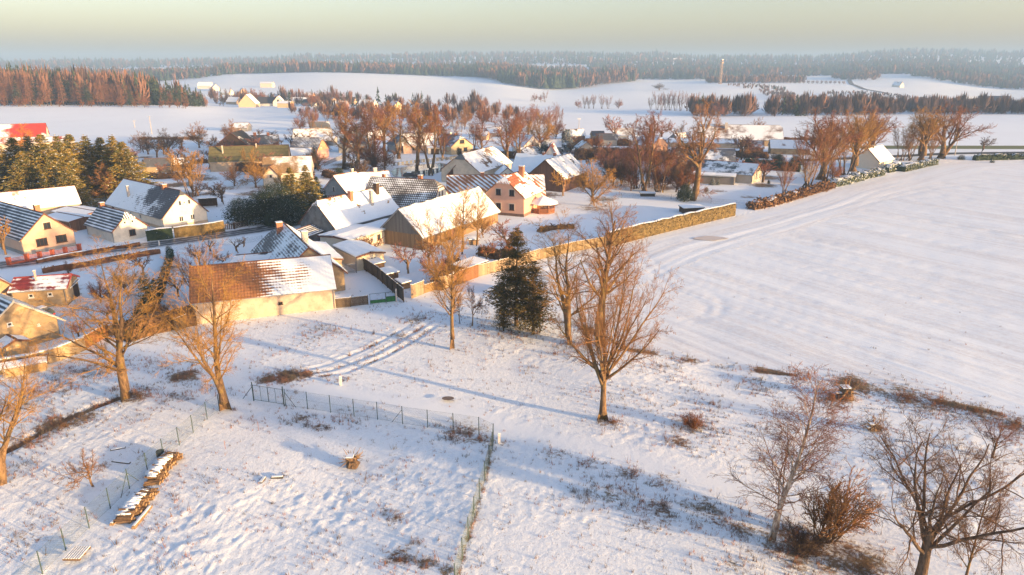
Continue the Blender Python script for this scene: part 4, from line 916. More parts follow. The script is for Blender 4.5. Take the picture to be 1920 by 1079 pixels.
        r = grow(138, st, [(5, .25, .97, 34, 12, .38, .4, .7, 3, .12, .02, 0, 3), (4, .2, 1, 30, 12, .5, .2, .9, 1, 0, 0, 0, 3)], 2.8, 3.6, 0)
    elif k == 'multistem':
        rg = np.random.default_rng(6); st = [((rg.normal(0, .22), rg.normal(0, .22), 1), rg.uniform(8, 12), .12, .02, 8, (rg.normal(0, .5), rg.normal(0, .5), 0)) for _ in range(6)]
        r = grow(147, st, [(13, .25, .97, 34, 10, .30, .4, .5, 5, .10, .06, 0, 4), (8, .15, 1, 34, 10, .45, .3, .7, 3, .12, .03, 0, 3), (5, .1, 1, 34, 12, .55, .2, .9, 1, 0, 0, 0, 3)], 12, 7, 1)
    elif k == 'windswept':  # tall oaks on the right edge of the field
        r = grow(157, [((-.05, 0, 1), 9, .55, .28, 7), ((.25, .1, 1), 9, .40, .2, 7)], [(9, .35, 1, 36, 12, .85, .3, .55, 8, .12, .06, .03, 5), (8, .2, 1, 36, 12, .45, .3, .55, 5, .16, .02, 0, 4), (8, .15, 1, 36, 12, .5, .3, .7, 3, .18, .01, 0, 3), (5, .1, 1, 36, 12, .55, .2, .9, 1, 0, 0, 0, 3)], 16, 13, 1)
    trs, (cv, ct) = r
    V3[k] = ([fastmesh('tree_trunk', a_, b_, BK, True) for a_, b_ in trs], fastmesh('tree_crown', cv, ct, TW, False), float(cv[:, 2].max()))
    return V3[k]
NOM = dict(maple=17, twofork=15, linden=16, tallstraight=16, younglinden=14, birch=13.5, oakdark=13, giantoak=24, parktall=18, parktwin=18, round=9, fruit=4.5, fruitnear=4.5, pollard=3.2, shrub=2.8, weedclump=2.8, multistem=12, windswept=16)
def tree(kind, x, y, h, label, rot=None, wide=1.0, bark=None, tw=None, group=None, name=None, cat=None, lean=(0, 0)):
    tm, cm, _ = variant(kind); s = h / NOM[kind]
    z = float(zfar(x, y)); z += float(zbump(np.array([x]), np.array([y]))[0][0]) if y < 96 else 0
    sh = kind in ('shrub', 'weedclump')
    e = empty(name or ('shrub' if sh else 'bare_tree'), (x, y, z - .12), 0, label, cat or ('shrub' if sh else 'tree'), group)
    e.rotation_euler = (lean[1], lean[0], random.uniform(0, 6.28) if rot is None else rot); e.scale = (s * wide, s * wide, s)
    for nm, me, m in [('stem' if sh else 'trunk', t_, bark) for t_ in tm] + [('crown', cm, tw)]:
        o = link(nm, me, e)
        if sh: o['kind'] = 'stuff'
        if m: o.material_slots[0].link = 'OBJECT'; o.material_slots[0].material = m
    return e
def pxh(px, yb, yt):
    """ground point under pixel and the height that reaches yt"""
    x, y = at(px, yb); b = (539.5 - yt) / FPX
    z = CAMH + y * (-sP + b * cP) / (cP + b * sP)
    return x, y, z - float(zfar(x, y))
def T(kind, px, yb, yt, label, **k):
    x, y, h = pxh(px, yb, yt); return tree(kind, x, y, h, label, **k)

# conifers -----------------------------------------------------------
def m_needles(name, c1, c2, snow=.0):
    if name in MATS: return MATS[name]
    m, t, b = newmat(name); v = coord(t)
    c = mix(t, ramp(t, noise(t, v, 1.2, 4, .6), .35, .65), c1, c2)
    if snow: c = mix(t, mathn(t, 'MULTIPLY', ramp(t, noise(t, v, 1.9, 3, .7), .63 - snow, .68 - snow), ramp(t, nd(t, "SeparateXYZ", {0: nd(t, "NewGeometry").outputs["Normal"]}).outputs[2], .25, .7)), c, SNOW)
    setc(t, b, c); b.inputs["Roughness"].default_value = .8; b.inputs["Specular IOR Level"].default_value = .2; MATS[name] = m; return m
ND_SP = m_needles('sunlit_spruce_needles', (.10, .11, .025), (.30, .21, .045), .05); ND_DK = m_needles('dark_needles', (.020, .040, .024), (.035, .055, .028), .04)  # second spruce colour paints yellow sunlight into the needles
ND_PI = m_needles('sunlit_pine_needles', (.05, .060, .026), (.20, .14, .05), .0); ND_LA = m_needles('larch_twigs', (.28, .13, .06), (.17, .08, .045)); ND_HD = m_needles('hornbeam_leaves', (.165, .12, .05), (.085, .065, .03)); ND_SN = m_needles('snowy_needles', (.03, .05, .028), (.06, .07, .03), .20)  # lighter pine tone is golden light put into the needle colour
def conifer(seed, H, Wd, nb, nl, size, t0=.08, droop=.25, shape=1.0, gap=0.0, flat=.35):
    rg = np.random.default_rng(seed); t = np.sort(rg.uniform(t0, .99, nb)); az = np.arange(nb) * 2.4 + rg.normal(0, .4, nb)
    bl = Wd / 2 * (1 - t) ** shape * rg.uniform(.75, 1.12, nb) + .12
    if gap: bl *= np.where(vnoise(t * 9, az * .8, seed) > -gap, 1, .45)
    z0 = t * H; P = np.column_stack([0 * t, 0 * t, z0]); D = np.column_stack([np.cos(az), np.sin(az), -droop * (1 - t) + .25 * t])
    pts, rad = run(P, D, bl, .02 + .03 * (1 - t) * H / 10, np.full(nb, .01), 4, .04, .02, rg)
    br = tubes(pts, rad, 3)
    u = rg.uniform(.12, 1.0, (nb, nl)) ** .7; f = u * 3; i = np.clip(f.astype(int), 0, 2); fr = (f - i)[..., None]; b = np.arange(nb)[:, None]
    C = pts[b, i] * (1 - fr) + pts[b, i + 1] * fr; wsp = bl[:, None] * (.16 + .22 * (1 - u))
    C = C + rg.normal(0, 1, C.shape) * np.stack([wsp, wsp, wsp * flat], -1)
    C = C.reshape(-1, 3); n = len(C); s = size * rg.uniform(.6, 1.3, n)[:, None] * (1.15 - .8 * np.clip(C[:, 2:3] / H, 0, 1) ** 1.5)
    dr = nrm(np.column_stack([C[:, 0], C[:, 1], 0 * C[:, 0]]) + rg.normal(0, .5, (n, 3)) + np.array([0, 0, -.25])); sd = nrm(np.cross(dr, rg.normal(0, 1, (n, 3)) * np.array([.5, .5, 1.6]))); up = np.cross(dr, sd)
    a = C - dr * s * .6 + sd * s * .42; bb = C - dr * s * .6 - sd * s * .42; c = C + dr * s * 1.0; d = C + up * s * .45
    V = np.stack([a, bb, c, d], 1).reshape(-1, 3); k = np.arange(n) * 4
    lf = (V, np.concatenate([np.column_stack([k, k + 1, k + 2]), np.column_stack([k, k + 2, k + 3])]))
    tp, tr = run(np.zeros((1, 3)), np.array([[0, 0, 1.]]), np.array([H * .99]), np.array([H * .016 + .05]), np.array([.02]), 6, .01, 0, rg)
    return tubes(tp, tr, 7), join([br, lf])
VC = {}
def cvar(k):
    if k in VC: return VC[k]
    if k == 'spruce': r = conifer(3, 14, 6.6, 170, 40, .30, .05, .3, 1.0)
    elif k == 'spruce2': r = conifer(4, 14, 7.2, 160, 40, .32, .04, .25, .95)
    elif k == 'pine': r = conifer(5, 14, 7.6, 150, 100, .19, .14, -.10, .72, .10, .6)
    elif k == 'pine2': r = conifer(6, 14, 7.4, 110, 100, .19, .08, -.12, .65, .12, .6)
    elif k == 'larch': r = conifer(7, 27, 10, 110, 12, .40, .15, -.1, .7, 0, .5)
    elif k == 'farspruce': r = conifer(8, 25, 9, 80, 12, .75, .08, .25, .8)
    elif k == 'thuja': r = conifer(9, 5, 2.0, 90, 22, .16, .02, -.9, .35, 0, 1.2)
    elif k == 'yew': r = conifer(10, 6, 7.5, 110, 60, .24, .02, -.3, .38, 0, .9)
    elif k == 'snowfir': r = conifer(12, 9, 6.5, 90, 40, .30, .04, .2, .5)
    a, b = r; VC[k] = (fastmesh('conifer_trunk', a[0], a[1], BKD, True), fastmesh('conifer_crown', b[0], b[1], ND_SP)); return VC[k]
NOMC = dict(spruce=14, spruce2=14, pine=14, pine2=14, larch=27, farspruce=25, thuja=5, yew=6, snowfir=9)
def conif(kind, x, y, h, label, nm='spruce_tree', m=None, wide=1.0, group=None, cat='tree', bark=None, z=None):
    tm, cm = cvar(kind); s = h / NOMC[kind]; z = float(zfar(x, y)) if z is None else z
    e = empty(nm, (x, y, z - .05), random.uniform(0, 6.28), label, cat, group); e.scale = (s * wide, s * wide, s)
    o = link('trunk', tm, e)
    if bark: o.material_slots[0].link = 'OBJECT'; o.material_slots[0].material = bark
    o = link('crown', cm, e); o.material_slots[0].link = 'OBJECT'; o.material_slots[0].material = m or ND_SP
    return e
def C(kind, px, yb, yt, label, **k):
    x, y, h = pxh(px, yb, yt); return conif(kind, x, y, h, label, **k)

# hedge: rough core with leaves standing out, snow lying on the top ----
def hedge(name, pts, wd, ht, m, label, snow=True, leaf=.14, dens=26, cat='hedge', rough=.12, group=None):
    P = np.array(pts, float); d = np.r_[0, np.cumsum(np.hypot(*np.diff(P, axis=0).T))]; n = max(8, int(d[-1] / .6)); s = np.linspace(0, d[-1], n)
    x = np.interp(s, d, P[:, 0]); y = np.interp(s, d, P[:, 1]); tx = np.gradient(x); ty = np.gradient(y); Ln = np.hypot(tx, ty); nx, ny = -ty / Ln, tx / Ln
    e = empty(name, (x[0], y[0], 0), 0, label, cat, group)
    rg = np.random.default_rng(int(abs(x[0] * 37 + y[0] * 11)))
    prof = [(-.5, -.05), (-.5, .35), (-.48, .75), (-.4, 1.0), (0, 1.03), (.4, 1.0), (.48, .75), (.5, .35), (.5, -.05)]
    V = []
    for i in range(n):
        g = float(zfar(x[i], y[i])); hs = ht * (1 + vnoise(s[i] / 2.2, 3.1, 77) * rough * 2)
        for (a, b) in prof:
            a2 = a * wd + rg.normal(0, rough * .35); V.append((x[i] + nx[i] * a2 - x[0], y[i] + ny[i] * a2 - y[0], g + b * hs + rg.normal(0, rough * .3)))
    k = len(prof); F = []
    for i in range(n - 1):
        for j in range(k - 1): a = i * k + j; F.append([a, a + 1, a + k + 1, a + k])
    F.append(list(range(k))[::-1]); F.append(list(range((n - 1) * k, n * k)))
    core = meshobj('foliage_core', V, F, m, e)
    # leaves
    per = 2 * ht + wd; N = int(min(14000, dens * d[-1] * per * .5)); si = rg.uniform(0, n - 1.001, N); i = si.astype(int); fr = si - i; q = rg.uniform(0, per, N)
    side = np.where(q < ht, -.5, np.where(q < ht + wd, (q - ht) / wd - .5, .5)); zz = np.where(q < ht, q, np.where(q < ht + wd, ht, q - ht - wd))
    hx = x[i] * (1 - fr) + x[i + 1] * fr; hy = y[i] * (1 - fr) + y[i + 1] * fr
    Cc = np.column_stack([hx + nx[i] * side * wd - x[0], hy + ny[i] * side * wd - y[0], zz]) + rg.normal(0, rough * .6, (N, 3))
    a = Cc + rg.normal(0, leaf, (N, 3)); b = Cc + rg.normal(0, leaf, (N, 3)); c = Cc + rg.normal(0, leaf, (N, 3))
    VV = np.stack([a, b, c], 1).reshape(-1, 3); TT = np.arange(N * 3).reshape(-1, 3)
    o = link('foliage', fastmesh('hedge_leaves', VV, TT, m), e); o['kind'] = 'stuff'
    if snow:
        SV = []; SF = []
        for i in range(n):
            g = float(zfar(x[i], y[i])); hs = ht * (1 + vnoise(s[i] / 2.2, 3.1, 77) * rough * 2) * 1.03 + .03
            w2 = wd * (.36 + .12 * vnoise(s[i] / 1.1, 9, 78)) * (0 if (snow != 'full' and vnoise(s[i] / 1.6, 1, 79) < -.22) else 1)
            for sd, dz in ((-1, 0), (-.6, .09), (.6, .09), (1, 0)): SV.append((x[i] + nx[i] * w2 * sd - x[0], y[i] + ny[i] * w2 * sd - y[0], hs + dz))
        for i in range(n - 1):
            for j in range(3): a = i * 4 + j; SF.append([a, a + 4, a + 5, a + 1])
        meshobj('snow_cap', SV, SF, m_snow(), e, smooth_=True)
    return e
# ------------------------------------------------------------------ foreground and village trees
g2 = lambda px, py: at0(px, py)
tree('maple', *g2(1130, 790), 17.0, 'big bare spreading maple with a short thick trunk, alone in the snowy meadow', rot=2.6, wide=.80, tw=TW)
tree('tallstraight', *g2(1122, 652), 17.5, 'tall straight bare tree directly behind the big spreading maple', rot=1.0, tw=TW)
tree('twofork', *g2(1066, 645), 15.0, 'forked bare tree between the dark pines and the tall straight tree', rot=.4, tw=TWO)
tree('younglinden', *g2(849, 655), 14.4, 'slim young tree with upswept branches in front of the board fence', rot=.2, tw=TWO)
tree('twofork', *g2(237, 755), 15.6, 'large old tree with two golden upright stems beside the dark ditch', rot=3.6, wide=1.0, tw=TWO)
tree('linden', *g2(423, 774), 16.6, 'large old tree with two stems at the corner of the fenced plot', rot=2.1, wide=1.02, tw=TWO)
tree('linden', *g2(6, 908), 13.5, 'golden lit tree cut by the left border beyond the ditch', rot=5.0, wide=1.25, tw=TWO)
tree('birch', *g2(1449, 1016), 13.2, 'slender birch with pinkish twigs on the slope', rot=.5, bark=BKB, tw=TWR, name='birch_tree', wide=1.35)
tree('oakdark', *g2(1722, 1098), 12.2, 'dark spreading oak with crooked limbs in the bottom right corner', rot=1.2, bark=BKD, tw=m_bark('oak_twigs', (.20, .13, .085), (.11, .07, .05)))
tree('younglinden', *g2(1800, 1120), 9.5, 'thin young tree to the right of the dark spreading oak', rot=1.0, wide=.6, tw=TW)
tree('shrub', *g2(1550, 1010), 5.2, 'tall bushy multi stemmed shrub between the birch and the dark oak', wide=.8, tw=TW)
tree('shrub', *g2(1500, 1035), 2.6, 'low brown thorn shrub at the foot of the slender birch', tw=TWD)
tree('fruitnear', *g2(175, 918), 3.4, 'small bent fruit tree in the snow left of the firewood stacks', tw=TW)
tree('fruitnear', *g2(886, 612), 5.6, 'small twiggy tree right of the slim young tree, nearer one', wide=.55, tw=TWR)
tree('fruitnear', *g2(862, 608), 4.6, 'small thin tree just right of the slim young trunk', wide=.5, tw=TWR)
tree('oakdark', *g2(1860, 860), 4.0, 'low thorn thicket at the field edge on the right', wide=.9, tw=TWR, bark=BKD)
conif('pine', *g2(968, 612), 12.2, 'tallest dark pine of the clump beside the grey car', 'pine_tree', ND_PI, bark=BK, z=.1, wide=1.15)
conif('pine2', *g2(1000, 628), 9.0, 'middle sized pine with golden lit branches in the pine clump', 'pine_tree', ND_PI, bark=BK, z=.1, wide=1.15)
conif('pine2', *g2(944, 622), 4.6, 'smallest bluish pine at the left foot of the pine clump', 'pine_tree', ND_PI, bark=BK, z=.1, wide=1.15)
tree('fruitnear', *g2(1012, 622), 5.0, 'golden twiggy bush growing through the right side of the pine clump', wide=.8, tw=TWO)
# orchard and garden trees of the village
for q in [('fruit', 765, 516, 452, 'dark crooked fruit tree behind the snow roofed woodshed', TWP), ('fruit', 818, 540, 470, 'leaning pinkish fruit tree behind the board fence corner', TWP), ('fruit', 805, 500, 440, 'reddish fruit tree under the barn gable', TWR),
          ('multistem', 830, 520, 385, 'golden multi stemmed tree against the sunlit barn roof', TWO), ('younglinden', 868, 478, 345, 'tall slender golden tree in front of the barn eave', TWO), ('younglinden', 895, 462, 352, 'tall leaning golden tree right of the slender one by the barn', TWO),
          ('round', 905, 446, 398, 'orange brown bushy tree at the end of the sunlit barn', TWO), ('fruit', 1013-62, 478, 410, 'wide crooked apple tree below the peach house', TWP), ('fruit', 912, 494, 448, 'small dark apple tree behind the pale board fence', TWR), ('fruit', 950, 488, 438, 'reddish fruit tree left of the pine tops', TWR),
          ('fruit', 700, 480, 440, 'thin bush beside the low cream garage', TWR), ('pollard', 395, 474, 448, 'small pruned tree by the road verge, left one', BKD), ('pollard', 445, 477, 447, 'small pruned tree by the road verge, middle one', BKD), ('pollard', 458, 466, 443, 'small pruned tree by the road verge, behind the middle one', BKD),
          ('fruit', 375, 500, 455, 'pink twigged tree at the left end of the orange roof', TWP), ('fruit', 420, 500, 470, 'pink twigged bushy tree above the orange roof', TWP), ('multistem', 372, 560, 460, 'thin multi stemmed tree before the left end of the long barn', TWP),
          ('round', 240, 560, 500, 'golden bush thicket behind the two stemmed tree', TWO), ('round', 190, 570, 520, 'rusty bush in the garden beside the ochre annex', TWR), ('round', 300, 610, 560, 'brown brush thicket left of the long barn wall', TW), ('round', 130, 520, 488, 'rusty bush above the small striped roof shelter', TWR),
          ('fruit', 150, 640, 596, 'pink twigged bush right of the weathered barn', TWP), ('fruit', 205, 610, 560, 'pinkish twigged bush in the snowy garden', TWP), ('fruit', 335, 560, 510, 'pinkish orchard tree left of the long barn', TWP), ('fruit', 270, 520, 470, 'bare orchard tree in front of the clipped roadside hedge', TWR),
          ('fruit', 10, 480, 400, 'golden tree in front of the peach gabled house', TWO), ('round', 25, 372, 322, 'golden bare tree in front of the spruces', TWO), ('parktall', 48, 330, 232, 'thin orange tree rising above the spruces before the red hall', TWOR), ('round', 120, 350, 268, 'bright orange larch like tree among the spruces', TWOR),
          ('round', 205, 375, 305, 'brown mixed thicket in front of the right hand spruces', TW), ('shrub', 303, 362, 342, 'pinkish orange bush behind the large white house', TWR),
          ('fruit', 360, 362, 276, 'golden brown spreading tree above the large white house', TWO), ('multistem', 360, 370, 275, 'bare tree with golden crown left of the olive roof', TWO), ('fruit', 372, 372, 340, 'dark fruit tree in the orchard by the black shelter', TWD), ('fruit', 418, 385, 345, 'larger dark fruit tree in the orchard by the black shelter', TWD), ('fruit', 402, 368, 340, 'small dark fruit tree between two larger ones in the orchard', TWD),
          ('round', 278, 290, 248, 'dark old fruit tree at the left start of the orchard row', TWD), ('fruit', 295, 296, 262, 'low dark fruit tree second in the orchard row', TWD), ('round', 318, 292, 240, 'round dark fruit tree third in the orchard row', TWD), ('fruit', 342, 282, 252, 'small dark fruit tree fourth in the orchard row', TWD),
          ('round', 374, 278, 228, 'big domed fruit tree left of the black gabled barn', TW), ('round', 435, 272, 224, 'big domed fruit tree over the black gabled barn', TW), ('fruit', 510, 262, 244, 'dark bare tree behind the grey slate house', TWD), ('fruit', 486, 258, 242, 'pale bare tree behind the grey slate house', TWD),
          ('multistem', 470, 330, 272, 'golden tree in front of the olive roofed hall', TWO), ('round', 480, 352, 296, 'yellow brown thicket below the olive roofed hall', TWO), ('round', 440, 350, 305, 'brown thicket left of the yew hedge', TW), ('round', 530, 360, 318, 'golden brown bush rising over the yew hedge', TWO), ('round', 505, 396, 348, 'brown bush in front of the dark yew hedge', TW),
          ('parktall', 646, 318, 196, 'tall park tree with dark trunk at the left of the park', TWO), ('parktwin', 700, 312, 196, 'tall park tree with orange crown behind the red willow bush', TWR), ('parktall', 722, 300, 188, 'tall golden park tree with forked crown', TWO), ('parktall', 672, 322, 204, 'slender park tree leaning between the first two', TWR),
          ('parktwin', 748, 298, 186, 'tall dark rust park tree in front of the pinkish house', TWR), ('parktall', 783, 325, 188, 'tall park tree beside the black parked car', TWO), ('parktwin', 808, 330, 192, 'tall park tree at the right end of the pond', TWR), ('parktwin', 830, 298, 210, 'park tree before the yellow gabled house', TWR),
          ('round', 700, 318, 254, 'round rust red willow bush in the park', TWR), ('round', 722, 322, 275, 'low dark red thicket by the pond', TWR), ('round', 748, 290, 272, 'small rust red bush beside the pinkish house', TWR), ('fruit', 668, 318, 280, 'reddish park shrub tree at the left fence', TWR),
          ('parktall', 950, 318, 202, 'tall rust coloured round crowned tree left of the bluish snow roof', TWR), ('parktwin', 973, 312, 210, 'rust tree just right of the tallest rust tree', TWR), ('parktall', 905, 300, 222, 'slim park tree behind the big hall', TWR), ('parktwin', 890, 280, 228, 'rust brown tree behind the yellow gabled house', TWR),
          ('round', 1010, 284, 212, 'very round orange brown tree above the tiny A shaped gable', TWO), ('parktall', 990, 268, 196, 'pale tall tree left of the very round orange tree', TWP), ('round', 1112, 388, 296, 'round golden brown bushy tree in the snowy garden right of the gazebo', TWO), ('fruit', 1055, 368, 318, 'leaning bare tree in front of the red brown barn', TWO),
          ('parktwin', 1208, 360, 208, 'tall grey tree in the middle of the thicket', TWR), ('multistem', 1195, 355, 265, 'many stemmed grey tree in the thicket, left of the tall grey tree', TWP), ('multistem', 1235, 362, 268, 'many stemmed brown tree right of the tall grey tree', TWR), ('round', 1165, 350, 290, 'purple brown bush at the left of the thicket', TWP),
          ('round', 1140, 332, 268, 'purplish bush behind the round golden brown tree', TWP), ('round', 1185, 330, 262, 'purplish bush in the back of the thicket', TWP), ('round', 1245, 358, 315, 'dark brown undergrowth tree right in the thicket', TWR), ('multistem', 1275, 372, 290, 'split dark tree left of the giant oak trunk', TWD),
          ('round', 1288, 374, 300, 'rust brown bush against the giant oak trunk', TWR), ('fruit', 1152, 268, 214, 'pale bare tree before the distant cream house', TWP), ('parktall', 1210, 300, 208, 'tall pinkish tree behind the tall grey tree', TWP), ('fruit', 1240, 262, 226, 'pale pink bare tree behind the thicket', TWP),
          ('round', 1418, 268, 220, 'dark domed tree in front of the farmstead roof', TW), ('fruit', 1390, 300, 252, 'bare fruit tree behind the grey bungalow', TWD), ('fruit', 1408, 298, 262, 'second bare fruit tree behind the grey bungalow', TWP), ('round', 1345, 222, 192, 'pink haze of twigs behind the giant oak', TWP),
          ('multistem', 1470, 368, 290, 'rust multi stemmed tree right of the grey bungalow', TWR), ('multistem', 1515, 352, 222, 'first tall golden brown tree of the field edge row', TWR), ('birch', 1513, 354, 278, 'pale barked birch in the field edge row', TWO), ('multistem', 1545, 345, 225, 'dense brown tree second in the field edge row', TW),
          ('windswept', 1540, 338, 206, 'tall domed tree with dark top above the field edge row', TWR), ('multistem', 1585, 330, 210, 'dense golden tree in the middle of the field edge row', TWO), ('windswept', 1600, 322, 208, 'mossy golden tree left of the cream house', TWO), ('windswept', 1630, 306, 202, 'rust crowned tree behind the cream house', TWR), ('round', 1560, 345, 300, 'low brown brush under the field edge row', TWR),
          ('multistem', 1688, 302, 228, 'brown tree right of the cream house', TW), ('windswept', 1728, 302, 200, 'broad tree of the right hand group, middle one', TWO), ('windswept', 1765, 298, 196, 'broad tree of the right hand group, right one', TWR), ('multistem', 1745, 300, 225, 'slim stemmed tree inside the right hand group', TW), ('multistem', 1706, 302, 216, 'slim tree at the left of the right hand group', TWO),
          ('fruit', 1842, 286, 256, 'lone little bare tree beside the far road', TWD), ('shrub', 1455, 305, 285, 'dark brush right of the fruit trees behind the bungalow', TWD)]:
    kind, px, yb, yt, lb, tw = q
    T(kind, px, yb, yt, lb, tw=tw, bark=(BKB if kind == 'birch' else BKD if tw is TWD else None), wide=(.75 if kind == 'fruit' and yb - yt > 42 else 1.5 if kind in ('parktall', 'parktwin') else 1.5 if kind == 'windswept' else 1.35 if kind == 'multistem' else 1.1))
T('giantoak', 1303, 376, 184, 'giant bare oak with massive trunk towering over the grey bungalow', rot=.6, tw=TW, name='oak_tree', wide=.9)
# field edge brush with snow on it
for px, py, w_, lb in [(1300, 800, .7, 'low red brown bramble in the rough meadow right of the maple')]:
    x, y = at0(px, py); tree('shrub', x, y, 2.0 * w_, lb, tw=TWR if px > 1310 else TWR, wide=1.3)

# conifers of the village
for px, yb, yt, k, lb in [(18, 372, 268, 'spruce', 'spruce at the left end of the dark spruce grove'), (45, 368, 256, 'spruce2', 'second spruce from the left in the grove'), (75, 372, 252, 'spruce', 'tall spruce in front of the red hall'), (100, 376, 250, 'spruce2', 'spruce with pointed top left of the orange tree'),
                          (128, 372, 252, 'spruce', 'spruce just behind the bright orange tree'), (150, 366, 250, 'spruce2', 'sunlit spruce right of the orange tree'), (178, 362, 252, 'spruce', 'dark spruce in the middle of the right hand spruces'), (205, 362, 256, 'spruce2', 'snow flecked spruce third from the right end'),
                          (228, 366, 252, 'spruce', 'snow flecked spruce second from the right end'), (246, 372, 264, 'spruce2', 'last spruce at the right end of the grove'), (60, 385, 282, 'spruce2', 'lower spruce at the front of the grove, behind the sunlit shed roof'), (110, 390, 300, 'spruce', 'dark shaded spruce above the flat outbuilding'), (140, 392, 310, 'spruce2', 'dark shaded spruce left of the large white house')]:
    C(k, px, yb, yt, lb, wide=1.95, m=ND_SP)
for px, yb, yt, lb in [(455, 422, 372, 'dark round yew at the left end of the evergreen belt'), (490, 420, 362, 'dark yew with brown top in the evergreen belt'), (522, 418, 345, 'dark yew behind the road in the evergreen belt'), (552, 412, 312, 'tall olive green yew crowned by the sun'), (580, 404, 308, 'olive green tall cypress at the right end of the evergreen belt'), (598, 396, 330, 'dark evergreen beside the mottled gable house'), (540, 424, 375, 'low black green bush next to the road')]:
    C('spruce2' if yt < 335 else 'yew', px, yb, yt, lb, nm='yew_tree', m=(ND_SP if yt < 330 else ND_DK), wide=(1.5 if yt < 335 else .95))
C('snowfir', 1063, 286, 242, 'snow laden dark fir right of the very round orange tree', nm='fir_tree', m=ND_SN)
C('thuja', 1021, 300, 265, 'narrow dark thuja left of the snow laden fir', nm='thuja_tree', m=ND_DK, wide=1.3)
C('spruce', 592, 318, 274, 'small blue spruce in front of the dusted tile house', nm='spruce_tree', m=ND_DK)
C('spruce', 662, 330, 302, 'small dark spruce at the park fence', m=ND_DK)
C('yew', 636, 332, 315, 'round clipped dark bush at the park entrance', nm='round_bush', m=ND_DK, cat='bush')
C('thuja', 860, 292, 276, 'dark clipped thuja in front of the yellow house', nm='thuja_tree', m=ND_DK, wide=1.4)
C('yew', 1283, 378, 345, 'dark evergreen bush at the foot of the giant oak', nm='evergreen_bush', m=ND_DK, cat='bush', wide=.8)
C('snowfir', 1336, 348, 333, 'round snow capped bush before the veranda, larger one', nm='round_bush', m=ND_SN, cat='bush', wide=1.1)
C('snowfir', 1346, 348, 336, 'round snow capped bush before the veranda, smaller one', nm='round_bush', m=ND_SN, cat='bush', wide=1.0)
C('yew', 1324, 361, 351, 'lone round bush in the snow before the bungalow', nm='round_bush', m=ND_SN, cat='bush', wide=.75)
C('yew', 1441, 346, 338, 'small dark round bush right of the bungalow', nm='round_bush', m=ND_DK, cat='bush', wide=.7)
C('yew', 318, 482, 461, 'round topiary ball with snow cap at the end of the dark garden hedge', nm='topiary_bush', m=ND_SN, cat='bush', wide=.55)
C('thuja', 281, 592, 512, 'narrow brown conifer between the garden hedges', nm='thuja_tree', m=ND_DK, wide=.9)
C('yew', 1460, 310, 290, 'dark evergreen beside the low pink snow roof', nm='evergreen_bush', m=ND_DK, cat='bush')
C('yew', 1490, 312, 292, 'dark evergreen at the right end of the low pink snow roof', nm='evergreen_bush', m=ND_DK, cat='bush')
C('yew', 1860, 306, 300, 'dark brush mass by the far road', nm='evergreen_bush', m=ND_SN, cat='bush', wide=1.2)
C('yew', 1802, 300, 291, 'square dark bush left of the far road brush', nm='evergreen_bush', m=ND_SN, cat='bush', wide=1.3)

# hedges
P = lambda *L: [at0(*p) for p in L]
hedge('clipped_hedge', P((1140, 462), (1200, 446), (1290, 424), (1374, 404)), 1.2, 2.5, ND_HD, 'tall clipped ochre hornbeam hedge curving along the big field', snow='full', leaf=.09, dens=60, rough=.04)
hedge('garden_hedge', P((276, 452), (325, 447)), 1.0, 1.9, ND_DK, 'short dark green hedge in front of the small cream cottage', snow='full', leaf=.08, dens=50, rough=.06)
hedge('clipped_hedge', P((328, 446), (376, 441), (420, 434)), 1.1, 1.9, ND_HD, 'clipped brown hedge in front of the large white farmhouse', snow='full', leaf=.08, dens=50, rough=.05)
hedge('roadside_hedge', P((80, 512), (160, 500), (225, 487), (300, 475)), 1.0, .8, m_needles('rusty_hedge', (.26, .12, .06), (.14, .07, .04)), 'rusty leafless roadside hedge with a line of snow on top', snow='full', leaf=.10, dens=50, rough=.1)
hedge('roadside_hedge', P((70, 494), (120, 484), (200, 470), (262, 460)), .7, .55, MATS['rusty_hedge'], 'low snow topped hedge between the road and the cottages', snow='full', leaf=.1, dens=40, rough=.1)
hedge('garden_hedge', P((322, 482), (314, 510), (303, 545)), .7, 1.4, ND_DK, 'dark narrow hedge crossing the snowy garden', snow=None, leaf=.08, dens=50, rough=.06)
hedge('garden_hedge', P((300, 545), (285, 580), (262, 612)), 1.2, 1.8, ND_DK, 'broad dark garden hedge behind the two stemmed tree', snow=None, leaf=.12, dens=50, rough=.15)
hedge('brush_hedge', P((232, 640), (290, 622), (366, 606)), 1.8, 1.9, m_needles('brush_brown', (.20, .11, .05), (.10, .06, .03)), 'brown brush hedge left of the long beige barn', snow=None, leaf=.16, dens=60, rough=.2)
hedge('snowy_juniper', P((1560, 350), (1590, 343), (1622, 334), (1652, 328)), 2.4, 1.5, ND_SN, 'low juniper bank with snow at the field edge', snow=True, leaf=.2, dens=40, rough=.3)
hedge('snowy_juniper', P((1660, 324), (1682, 318)), 2.2, 1.8, ND_SN, 'small juniper clump with snow below the cream house', snow=True, leaf=.2, dens=40, rough=.3)
hedge('snowy_juniper', P((1690, 322), (1720, 315), (1752, 308)), 2.2, 1.6, ND_SN, 'long clipped juniper hedge with snow right of the cream house', snow=True, leaf=.16, dens=50, rough=.15)
hedge('dark_hedge', P((1826, 301), (1870, 300), (1920, 299), (1990, 299)), 1.6, 1.6, ND_DK, 'dark hedge beyond the field on the far right', snow=True, leaf=.2, dens=30, rough=.25)
hedge('yew_belt', P((500, 424), (548, 415), (594, 404)), 2.2, 2.8, ND_DK, 'black green yew hedge along the road', snow=None, leaf=.14, dens=60, rough=.2)
hedge('brush_hedge', P((262, 262), (340, 262), (380, 262)), 1.2, .8, MATS['brush_brown'], 'thin brush line behind the orchard row', snow=None, leaf=.2, dens=20, rough=.3)

